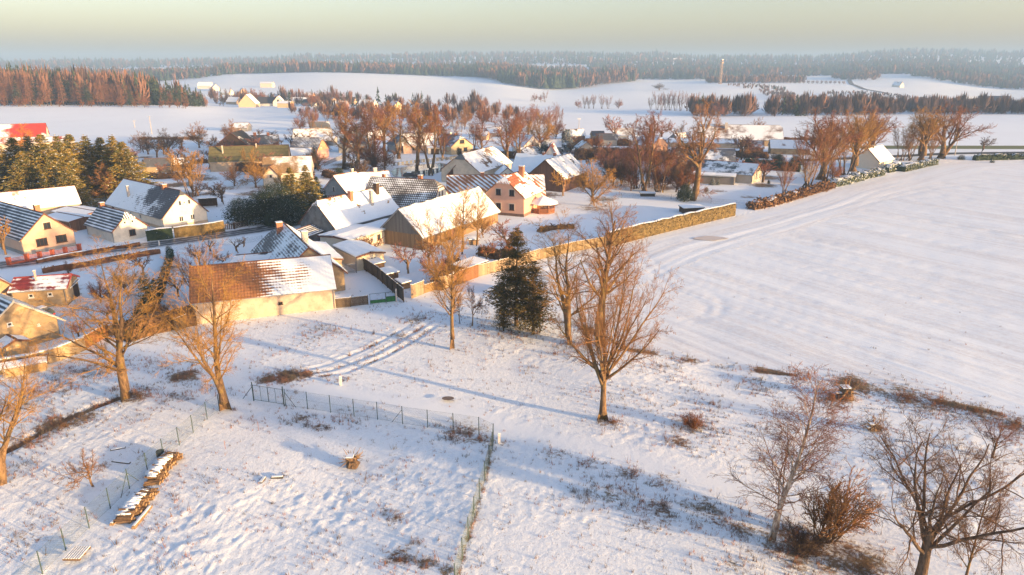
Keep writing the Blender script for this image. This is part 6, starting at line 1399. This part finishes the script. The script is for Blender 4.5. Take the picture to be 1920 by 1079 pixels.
# poles, tower --------------------------------------------------------------
def pole(px, py, yt, label, m, arms=1):
    x, y, h = pxh(px, py, yt); e = empty('power_pole', (x, y, float(zfar(x, y))), .4, label, 'pole'); MB().tube((0, 0, -.3), (0, 0, h), .17, .1, 8).build('mast', m, e)
    for k in range(arms):
        a = MB(); a.box((0, 0, h - .35 - k * .8), (1.8, .1, .1)); a.build('cross_arm', METAL, e)
        for s in (-.75, 0, .75): MB().tube((s, 0, h - .3 - k * .8), (s, 0, h - .08 - k * .8), .05, k=6).build('insulator', FRAMEW, e)
CP = simple('concrete_pole', (.45, .40, .34), .2)
pole(285, 252, 218, 'concrete power pole in the left snow field', CP); pole(1085, 252, 222, 'concrete power pole in the middle snow field', CP); pole(880, 262, 228, 'grey power pole behind the park', CP); pole(433-180, 240, 226, 'short marker pole left of the concrete power pole', CP)
pole(299, 462, 452, 'white roadside marker, right of the topiary ball', FRAMEW, 0); pole(1790, 292, 262, 'thin pole beside the lone little tree', CP)
def lamp_post(px, py, yt, label):
    x, y, h = pxh(px, py, yt); e = empty('street_lamp', (x, y, 0), .5, label, 'lamp'); MB().tube((0, 0, 0), (0, 0, h), .07, .05, 8).build('mast', METAL, e); MB().box((.4, 0, h), (.9, .18, .1)).build('lamp_head', METAL, e)
lamp_post(752, 303, 286, 'dark lamp post in the park'); 
def tower():
    x, y, h = pxh(1350, 158, 111); z = float(zfar(x, y)); e = empty('lookout_tower', (x, y, z), .5, 'tall timber lookout tower on the far snow hill', 'tower'); TWd = simple('tower_timber', (.36, .27, .20), .2, .2)
    w = h * .072
    for sx in (-1, 1):
        for sy in (-1, 1): MB().tube((sx * w * .62, sy * w * .62, -2), (sx * w * .45, sy * w * .45, h * .93), .45, .35, 6).build('leg', TWd, e)
    n = 9
    for k in range(n):
        z0 = h * .88 * k / n; z1 = h * .88 * (k + 1) / n; r0 = w * (.62 - .16 * k / n); m = MB(); m.box((0, 0, z0 + .4), (2 * r0, 2 * r0, .5)); 
        for s in (-1, 1): m.tube((-r0, s * r0, z0), (r0, s * r0, z1), .28, k=4); m.tube((s * r0, -r0, z0), (s * r0, r0, z1), .28, k=4)
        m.build('stair_flight', TWd, e)
    m = MB(); m.box((0, 0, h * .86), (w * 1.5, w * 1.5, h * .06)); m.build('platform', TWd, e); MB().box((0, 0, h * .955), (w * 1.1, w * 1.1, h * .05)).build('cabin', TWd, e); m = MB(); m.slab([(-w * .7, -w * .7, h * .985), (w * .7, -w * .7, h * .985), (w * .7, w * .7, h * 1.0), (-w * .7, w * .7, h * 1.0)], .5); m.build('roof', m_snow(), e)
tower()
# ------------------------------------------------------------------ woods
def far_tree(kind, rg, n=14, wf=1.0):
    """small tree of about n faces, height 1"""
    V = []; T = []
    if kind == 'c':
        for k, (z0, z1, r) in enumerate(((.12, .62, .24), (.38, .85, .17), (.62, 1.04, .10))):
            b = len(V); m = 5
            for i in range(m): a = 6.283 * i / m + k; q = r * rg.uniform(.7, 1.25); V.append((q * math.cos(a), q * math.sin(a), z0 + rg.uniform(-.05, .05)))
            V.append((rg.uniform(-.02, .02), 0, z1))
            for i in range(m): T.append((b + i, b + (i + 1) % m, b + m))
    elif kind == 'g':
        for i in range(60):
            z = rg.uniform(.08, 1.0); R_ = .24 * (1.02 - z) * rg.uniform(.5, 1.15) + .01; a = rg.uniform(0, 6.283); w = .05 * (1.2 - z); b = len(V); c, s = math.cos(a), math.sin(a)
            V += [(.01 * c, .01 * s, z + .05), (R_ * c - w * s, R_ * s + w * c, z - .03), (R_ * c + w * s, R_ * s - w * c, z - .01), (R_ * 1.25 * c, R_ * 1.25 * s, z - .08)]; T += [(b, b + 1, b + 2), (b + 1, b + 3, b + 2)]
    else:
        for i in range(n):
            a = rg.uniform(0, 6.283); r = rg.uniform(.0, .12); zt = rg.uniform(.55, 1.03); rt = rg.uniform(.03, .30) * (1.15 - (zt - .55)); w = rg.uniform(.05, .10) * wf; z0 = rg.uniform(0, .35)
            b = len(V); c, s = math.cos(a), math.sin(a); V += [(r * c, r * s, z0), (rt * c - w * s, rt * s + w * c, zt - .25), (rt * c + w * s, rt * s - w * c, zt - .2), (rt * c * 1.05, rt * s * 1.05, zt)]
            T += [(b, b + 1, b + 2), (b + 1, b + 3, b + 2)]
    return np.array(V), np.array(T)
_rg = np.random.default_rng(99)
LIB = {'c': [far_tree('c', _rg) for _ in range(8)], 'd': [far_tree('d', _rg, 14, .7) for _ in range(8)], 'f': [far_tree('d', _rg, 48, .28) for _ in range(8)], 'g': [far_tree('g', _rg) for _ in range(8)]}
FC = m_needles('far_conifer_needles', (.030, .050, .035), (.05, .07, .04)); FDm = m_bark('far_bare_twigs', (.12, .08, .07), (.07, .05, .045)); FLm = m_bark('far_larch_twigs', (.22, .12, .08), (.13, .075, .055))
def wood(name, label, poly, dens, h, mixc=.4, warm=.3, seed=1, hv=.2, fine=False, hcol=None):
    """poly: (picture column, forward distance) corners of a piece of ground; dens: trees per 100 m2"""
    rg = np.random.default_rng(seed); G_ = np.array([colY(c, y) for c, y in poly]); x0, y0 = G_.min(0); x1, y1 = G_.max(0)
    n = int((x1 - x0) * (y1 - y0) * dens / 100); n = min(n, 60000); X = rg.uniform(x0, x1, n); Y = rg.uniform(y0, y1, n); k = inpoly(X, Y, G_.tolist()); X, Y = X[k], Y[k]
    Z = zfar(X, Y); cl = vnoise(X / 60, Y / 60, seed) + rg.uniform(-.25, .25, len(X)); typ = np.where(cl + .5 < mixc, 0, np.where(rg.uniform(0, 1, len(X)) < warm, 2, 1))
    H_ = h * (1 + rg.normal(0, hv, len(X)) + .5 * vnoise(X / 90, Y / 90, seed + 1))
    if hcol: H_ = H_ * np.interp(960 + FPX * X / (Y * cP + CAMH * sP), *hcol)
    rot = rg.uniform(0, 6.28, len(X)); VV, TT, MI, o = [], [], [], 0; lib = {0: LIB['g' if fine else 'c'], 1: LIB['f' if fine else 'd'], 2: LIB['f' if fine else 'd']}
    for t in (0, 1, 2):
        for v in range(8):
            m = (typ == t) & (np.arange(len(X)) % 8 == v)
            if not m.any(): continue
            bv, bt = lib[t][v]; c, s = np.cos(rot[m])[:, None], np.sin(rot[m])[:, None]; hh = H_[m][:, None]; wd = hh * (1.0 if t == 0 else 1.25)
            P_ = np.stack([X[m][:, None] + (bv[:, 0] * c - bv[:, 1] * s) * wd, Y[m][:, None] + (bv[:, 0] * s + bv[:, 1] * c) * wd, Z[m][:, None] + bv[:, 2] * hh - .5], -1)
            nn = m.sum(); VV.append(P_.reshape(-1, 3)); TT.append((bt[None] + (np.arange(nn) * len(bv))[:, None, None]).reshape(-1, 3) + o); MI.append(np.full(nn * len(bt), t)); o += nn * len(bv)
    ob = link(name, fastmesh(name, np.vstack(VV), np.vstack(TT), [FC, FDm, FLm], False, np.concatenate(MI))); tag(ob, label, None, None, 'stuff')
    return len(X)
N = 0
N += wood('larch_wood', 'rust brown larch and spruce wood on the left beyond the snow field', [(-300, 515), (240, 515), (330, 530), (385, 545), (392, 575), (300, 660), (-400, 760)], 2.0, 21, .34, .8, 1, fine=True, hcol=([0, 150, 250, 330, 392], [1.1, .92, .82, .66, .42]))
N += wood('far_wood', 'bluish mixed woods behind the left larch wood', [(-400, 1350), (100, 1350), (340, 1400), (440, 1560), (440, 1900), (-500, 1900)], .7, 18, .5, .3, 2)
N += wood('far_wood', 'hazy woods along the far horizon', [(-400, 2700), (2300, 2700), (2300, 3600), (-380, 3600)], .12, 23, .6, .3, 3)
N += wood('far_wood', 'blue forest behind the big snow hill', [(425, 1640), (600, 1590), (760, 1560), (880, 1560), (1000, 1700), (1100, 2400), (400, 2400)], .75, 19, .5, .45, 4)
N += wood('promontory_wood', 'wood edge reaching into the snow fields in the middle', [(885, 1560), (940, 1380), (985, 1290), (1060, 1300), (1120, 1400), (1190, 1560), (1196, 1660), (1150, 2100), (900, 2000)], 1.0, 22, .45, .6, 5)
N += wood('far_wood', 'dark blue forest behind the lookout tower', [(1150, 1850), (1340, 1760), (1400, 1900), (1560, 1950), (1700, 1900), (1960, 1800), (2300, 1900), (2400, 2600), (1100, 2600)], .55, 19, .62, .3, 6)
N += wood('far_wood', 'forest spur descending on the far right', [(1700, 1780), (1760, 1640), (1830, 1500), (1930, 1420), (2200, 1400), (2300, 1900), (1800, 1900)], .75, 17, .45, .4, 7)
N += wood('valley_wood', 'purple brown alder wood behind the right snow field', [(1436, 470), (1700, 500), (1900, 515), (2100, 520), (2200, 680), (1850, 640), (1640, 700), (1440, 640)], 1.5, 10, .22, .25, 8, .25, fine=True)
N += wood('valley_wood', 'small pink brown copse behind the farmstead', [(1300, 470), (1400, 470), (1420, 560), (1290, 560)], 1.6, 13, .1, .5, 9, fine=True)
N += wood('orchard_block', 'brown rows of plantation trees on the right hill', [(1445, 820), (1700, 850), (1880, 860), (1800, 900), (1640, 1120), (1560, 1120), (1500, 930)], .9, 5, .0, .3, 10, .1)
N += wood('orchard_block', 'young orchard below the lookout tower', [(1360, 1250), (1420, 1150), (1460, 900), (1500, 950), (1470, 1240), (1400, 1330)], .9, 6, .1, .5, 11, .1)
N += wood('tower_grove', 'brown trees around the foot of the lookout tower', [(1322, 1430), (1345, 1400), (1420, 1420), (1510, 1500), (1500, 1660), (1330, 1620)], .8, 13, .1, .5, 12)
N += wood('hamlet_grove', 'garden trees and hedges of the far hamlet', [(395, 640), (520, 660), (640, 600), (900, 560), (920, 640), (640, 740), (395, 820)], .4, 9, .35, .4, 13, .35, fine=True)
N += wood('hamlet_grove', 'reddish brown thicket between village and far snow field', [(520, 480), (600, 430), (760, 380), (920, 380), (1000, 400), (930, 500), (620, 560)], .75, 7.5, .12, .6, 14, .3, fine=True)
N += wood('hill_wood', 'trees on top of the hill behind the farm road', [(1560, 1700), (1640, 1600), (1650, 1700), (1640, 1850), (1560, 1800)], .8, 13, .2, .5, 15)
print('wood trees', N)
# nearest larch wood trees as things of their own
rgt = np.random.default_rng(17)
LAR = 'rust brown larch at the front edge of the left wood'; SPR = 'dark spruce at the front edge of the left wood'; SHR = 'round bare bush along the near edge of the left wood'; HR = 'bare hedgerow tree between the far snow fields'; GT = 'bare garden tree in the far hamlet'; RW = 'small round tree in the row on the far right hill'; VT = 'brown bare tree of the reddish thicket behind the village'
for i in range(64):
    c = -60 + 455 * (i + rgt.uniform(-.4, .4)) / 64; Y = np.interp(c, [0, 240, 392], [505, 508, 545]) + rgt.uniform(-12, 12); x, y = colY(c, Y); hh = np.interp(c, [0, 120, 250, 330, 392], [25, 22, 17, 13, 7]) * rgt.uniform(.8, 1.12)
    if rgt.uniform() < .3: conif('farspruce', x, y, hh * 1.0, SPR, 'spruce_tree', ND_DK, group='spruces of the left wood', wide=.9)
    else: conif('larch', x, y, hh, LAR, 'larch_tree', ND_LA, group='larches of the left wood', wide=.85)
HS = [(o.location.x, o.location.y, __import__('re').split(r' (?:with|behind|facing|beside|below|beyond|against|tucked|between|among|at|under|right|left|half|showing|in the) ', o['label'])[0]) for o in bpy.data.objects if o.get('category') in ('house', 'barn', 'farmhouse', 'cottage', 'bungalow', 'shed', 'garage')]
TWN = {TWP.name: 'pinkish', TWR.name: 'rusty', TWD.name: 'dark', TW.name: 'brown', TWO.name: 'golden'}
def nearlab(x, y, h, tw, noun):
    a = min(HS, key=lambda q: (q[0] - x) ** 2 + (q[1] - y) ** 2); sd = ('in front of' if y < a[1] - 3 else 'behind') if abs(x - a[0]) < 7 else ('to the right of' if x > a[0] else 'to the left of')
    sz = 'low' if h < 3 else 'small' if h < 4 else 'medium sized' if h < 7 else 'tall'
    return ' '.join(('%s %s bare %s %s the %s' % (sz, TWN[tw.name], noun, sd, a[2])).split()[:16])
for c in (8, 35, 48, 75, 112, 155, 172, 228, 253, 271, 304, 318, 333, 348):
    x, y = colY(c, 488); tree('round', x, y, rgt.uniform(4, 8), SHR, group='bushes before the left wood', tw=TWR, cat='bush', name='bare_bush')
for c, Y, h in [(1084, 640, 8), (1096, 642, 12), (1104, 640, 12), (1113, 640, 13), (1128, 640, 13), (1140, 642, 12), (1160, 640, 9), (1220, 615, 12), (1232, 612, 16), (1240, 610, 14), (1248, 610, 17), (1256, 610, 16), (1266, 608, 17), (1276, 606, 16), (1288, 604, 15), (1300, 600, 16), (1002, 860, 10), (1022, 860, 14), (1014, 862, 9), (870, 620, 10), (895, 620, 9), (910, 620, 10), (935, 620, 8)]:
    x, y = colY(c, Y); tree('multistem' if h > 10 else 'round', x, y, h, HR, group='hedgerow trees between the far fields', tw=TWP)
for i in range(30):
    c = rgt.uniform(400, 660); Y = rgt.uniform(600, 760); x, y = colY(c, Y); tree('round' if rgt.uniform() < .6 else 'multistem', x, y, rgt.uniform(8, 15), GT, group='garden trees of the far hamlet', tw=[TWP, TWR, TW][int(rgt.integers(3))])
for i in range(46):
    c = rgt.uniform(560, 1060); Y = rgt.uniform(300, 430); x, y = colY(c, Y); kd = 'round' if rgt.uniform() < .55 else 'multistem'; hh = rgt.uniform(7, 12); tw_ = [TWR, TWR, TW, TWP][int(rgt.integers(4))]; tree(kd, x, y, hh, nearlab(x, y, hh * (1 if hh < 9.5 else .6), tw_, 'tree' if kd == 'round' else 'many stemmed tree'), group='trees of the thicket behind the village', tw=tw_)
GB = 'low bare bush in the snowy village gardens'
for i in range(26):
    x, y = at0(rgt.uniform(1130, 1300), rgt.uniform(300, 362)); kd = 'multistem' if rgt.uniform() < .5 else 'round'; hh = rgt.uniform(4.5, 9.5); tw_ = [TWP, TWR, TWD, TW][int(rgt.integers(4))]; tree(kd, x, y, hh, nearlab(x, y, hh, tw_, 'thicket tree' if kd == 'round' else 'many stemmed thicket tree'), group='trees of the dense thicket left of the giant oak', tw=tw_, bark=BKD)
for i in range(170):
    px, py = rgt.uniform(240, 1440), rgt.uniform(268, 345)
    if 960 < px < 1100 and py > 300 or 850 < px < 960 and py > 278 or 735 < px < 850 and py > 303: continue
    x, y = at0(px, py); kd = 'round' if rgt.uniform() < .5 else 'fruit'; hh = rgt.uniform(2.0, 4.2) if rgt.uniform() < .6 else rgt.uniform(4.5, 7.0); tw_ = [TWP, TWR, TWD, TW][int(rgt.integers(4))]; tree(kd, x, y, hh, nearlab(x, y, hh, tw_, 'rounded bush' if kd == 'round' else 'spreading bush'), group='bushes of the village gardens', tw=tw_, cat='bush', name='bare_bush', bark=BKD)
for i in range(13):
    x, y = colY(1482 + i * 8.3, 1480 - i * 4); tree('round', x, y, 8, RW, group='row of trees on the far right hill', tw=TWP)
for c, Y, h in [(1236, 1180, 12)]:
    x, y = colY(c, Y); tree('round', x, y, h, 'lone bush on the crest of the middle snow hill', tw=TWD, cat='bush', name='bare_bush', wide=2.2)

# ------------------------------------------------------------------ weeds and dry grass of the meadow
def weeds():
    rg = np.random.default_rng(5); n = 260000; X = rg.uniform(-48, 62, n); Y = rg.uniform(30, 92, n)
    f = inpoly(X, Y, FIELD); g = masks(X, Y); lane = np.exp(-(dline(X, Y, LANE) / 2.0) ** 2)
    p = np.clip(g * 1.0, 0, 1) ** 1.5 * .42 + .012 + .07 * smooth(.18, .4, vnoise(X / 3, Y / 3, 44)); p = np.where(f, .0005 + g * .15, p) * (1 - .85 * lane); k = rg.uniform(0, 1, n) < p
    X, Y = X[k], Y[k]; z = zbump(X, Y)[0] + zfar(X, Y); gg = g[k]; m = len(X); nb = 6
    cx = np.repeat(X, nb) + rg.normal(0, .07, m * nb); cy = np.repeat(Y, nb) + rg.normal(0, .07, m * nb); cz = np.repeat(z, nb); h = rg.uniform(.08, .34, m * nb) * (1 + .7 * np.repeat(gg, nb)) * np.where(np.repeat(rg.uniform(0, 1, m), nb) < .06, 2.4, 1)
    a = rg.uniform(0, 6.28, m * nb); ln = rg.uniform(.1, .7, m * nb) * h; w = rg.uniform(.008, .022, m * nb)
    B = np.column_stack([cx, cy, cz - .03]); S = np.column_stack([-np.sin(a) * w, np.cos(a) * w, 0 * w]); Tp = B + np.column_stack([np.cos(a) * ln, np.sin(a) * ln, h])
    S2 = np.column_stack([np.cos(a) * w, np.sin(a) * w, 0 * w])
    V = np.stack([B - S, B + S, B + S2 * 1.4, Tp], 1).reshape(-1, 3); q = np.arange(m * nb) * 4
    T = np.concatenate([np.column_stack([q, q + 1, q + 3]), np.column_stack([q + 1, q + 2, q + 3]), np.column_stack([q + 2, q, q + 3])])
    mt, t, b = newmat('dry_weeds'); v = coord(t); c = mix(t, ramp(t, noise(t, v, .45, 3), .42, .58), (.42, .19, .11), (.20, .17, .12)); c = mix(t, ramp(t, noise(t, v, 2.0, 3), .4, .65), c, (.14, .10, .075)); setc(t, b, c); b.inputs["Roughness"].default_value = .9
    o = link('dry_grass', fastmesh('dry_grass', V, T, mt)); tag(o, 'dry brown grass and weeds standing out of the snow', None, None, 'stuff'); print('weeds', m)
    # snow lumps
weeds()
tri = sum(len(m.polygons) for m in bpy.data.meshes); open('/tmp/faces.txt', 'w').write(str(tri)) if 0 else None
def brush(px, py, h, w, lb, tw): tree('weedclump', *at0(px, py), h * .75, lb, tw=tw, wide=w / h * .55)
for px, py, h, w, lb, tw in [(575, 800, .7, 2.2, 'low dark weed patch inside the plot below the back fence, left one', TWD), (612, 805, .6, 1.8, 'low dark weed patch inside the plot below the back fence, right one', TWD), (846, 822, 1.0, 2.6, 'brown bramble patch at the right corner of the plot fence', TWR), (880, 815, .9, 2.0, 'reddish bramble patch beside the fence corner post', TWR),
                           (720, 965, .5, 1.2, 'small grey weed tuft in the plot, left of a pair', TWD), (742, 972, .6, 1.3, 'small grey weed tuft in the plot, right of a pair', TWD), (785, 1022, .6, 1.2, 'grey weed tuft in the lower part of the plot', TWD), (750, 1056, .7, 1.4, 'reddish weed clump at the bottom of the plot', TWR), (800, 1066, .6, 1.2, 'brown weed clump next to the reddish one at the bottom of the plot', TWR), (510, 895 + 52, .5, 1.0, 'tiny dark weed tuft in the middle of the plot', TWD),
                           (1075, 925, .7, 1.6, 'stiff grey weed stalks on the slope below the lane, left group', TWD), (1100, 932, .8, 1.6, 'stiff grey weed stalks on the slope below the lane, right group', TWD), (1300, 805, .8, 2.4, 'red brown bramble bush in the rough meadow', TWR), (1270, 820, .6, 1.6, 'smaller red brown bramble beside the larger one', TWR), (1150, 792, .7, 2.4, 'red brown bramble at the foot of the big maple', TWR), (1245, 950, .9, 2.2, 'dark grass tussock on the lower slope', TWD),
                           (265, 752, 1.4, 2.6, 'dark bramble around the foot of the large two stemmed tree', TWD), (215, 735, 1.0, 2.0, 'brush pile left of the large two stemmed tree', TWD), (440, 770, .6, 1.4, 'brown sprouts at the foot of the corner tree', TWR), (1700, 748, 1.0, 4.0, 'rust brown bramble band on the field edge, left part', TWR), (1760, 758, 1.0, 4.0, 'rust brown bramble band on the field edge, middle part', TWR), (1830, 775, .9, 3.0, 'rust brown bramble band on the field edge, right part', TWR), (1905, 795, 1.0, 2.6, 'rust brown bramble clump at the right border', TWR), (1600, 722, 1.0, 3.0, 'dark bramble above the root stump heap', TWD), (1620, 1060, 1.4, 3.0, 'dark brush left of the dark oak trunk', TWD), (1040, 665, .8, 2.2, 'pinkish weeds at the foot of the forked tree', TWR), (120, 805, .8, 3.5, 'brown reed patch beside the ditch', TW), (60, 740, 1.2, 4.5, 'pale pinkish reeds on the far side of the ditch', TWP)]:
    brush(px, py, h, w, lb, tw)

SH = [(905, 262, 'low snow roofed shed behind the slim park tree'), (925, 256, 'small farm shed with white roof left of the tall rust tree'), (1075, 262, 'low shed with snow roof right of the snow laden fir'), (1120, 262, 'tiny hut between the far cottages'), (1195, 272, 'snow roofed hut behind the tall grey tree'), (1275, 270, 'low hut left of the cowshed'),
 (345, 318, 'garden hut above the white farmhouse'), (300, 322, 'small grey hut by the orchard hedge'), (560, 302, 'snow roofed lean-to beside the dusted tile house'), (620, 272, 'low dark shed left of the grey roofed park house'), (705, 262, 'low snow roofed hut behind the willow bush'), (600, 246, 'small pale hut behind the long snow roofed farmhouse'), (1475, 286, 'small hut at the right end of the farm sheds'), (455, 246, 'white roofed shelter behind the black gabled barn'), (990, 300, 'little snow roofed shed by the rust trees'), (820, 252, 'low red brown hut behind the pond')]
for i, (px, py, lb) in enumerate(SH):
    x, y = at0(px, py); H('shed', 'shed', lb, x, y, 165 + (i * 47) % 60, 5 + (i % 3) * 2, 4.5 + (i % 2), 2.1, 3.6 + (i % 3) * .4, [W_BEIGE, W_GREY, W_TIMB, W_OLD][i % 4], [R_SNOW, R_SNOW2, R_LUMP, R_SLATE][i % 4], pipes=False, windows=[('L', .5, 1.2, .6, .5)])
# ------------------------------------------------------------------ haze
def haze():
    m = bpy.data.materials.new('haze'); m.use_nodes = True; t = m.node_tree; t.nodes.clear(); out = t.nodes.new("ShaderNodeOutputMaterial"); v = t.nodes.new("ShaderNodeVolumePrincipled")
    v.inputs["Color"].default_value = (.36, .60, 1.0, 1); v.inputs["Density"].default_value = HAZE; v.inputs["Anisotropy"].default_value = .0
    t.links.new(v.outputs[0], out.inputs["Volume"])
    b = MB(); b.box((0, 0, (HZ0 + HZ1) / 2), (11500, 11500, HZ1 - HZ0)); o = b.build('haze', m); tag(o, 'thin bluish winter haze', None, None, 'stuff')
HAZE = .00032; HZ0, HZ1 = -18, 126
haze()
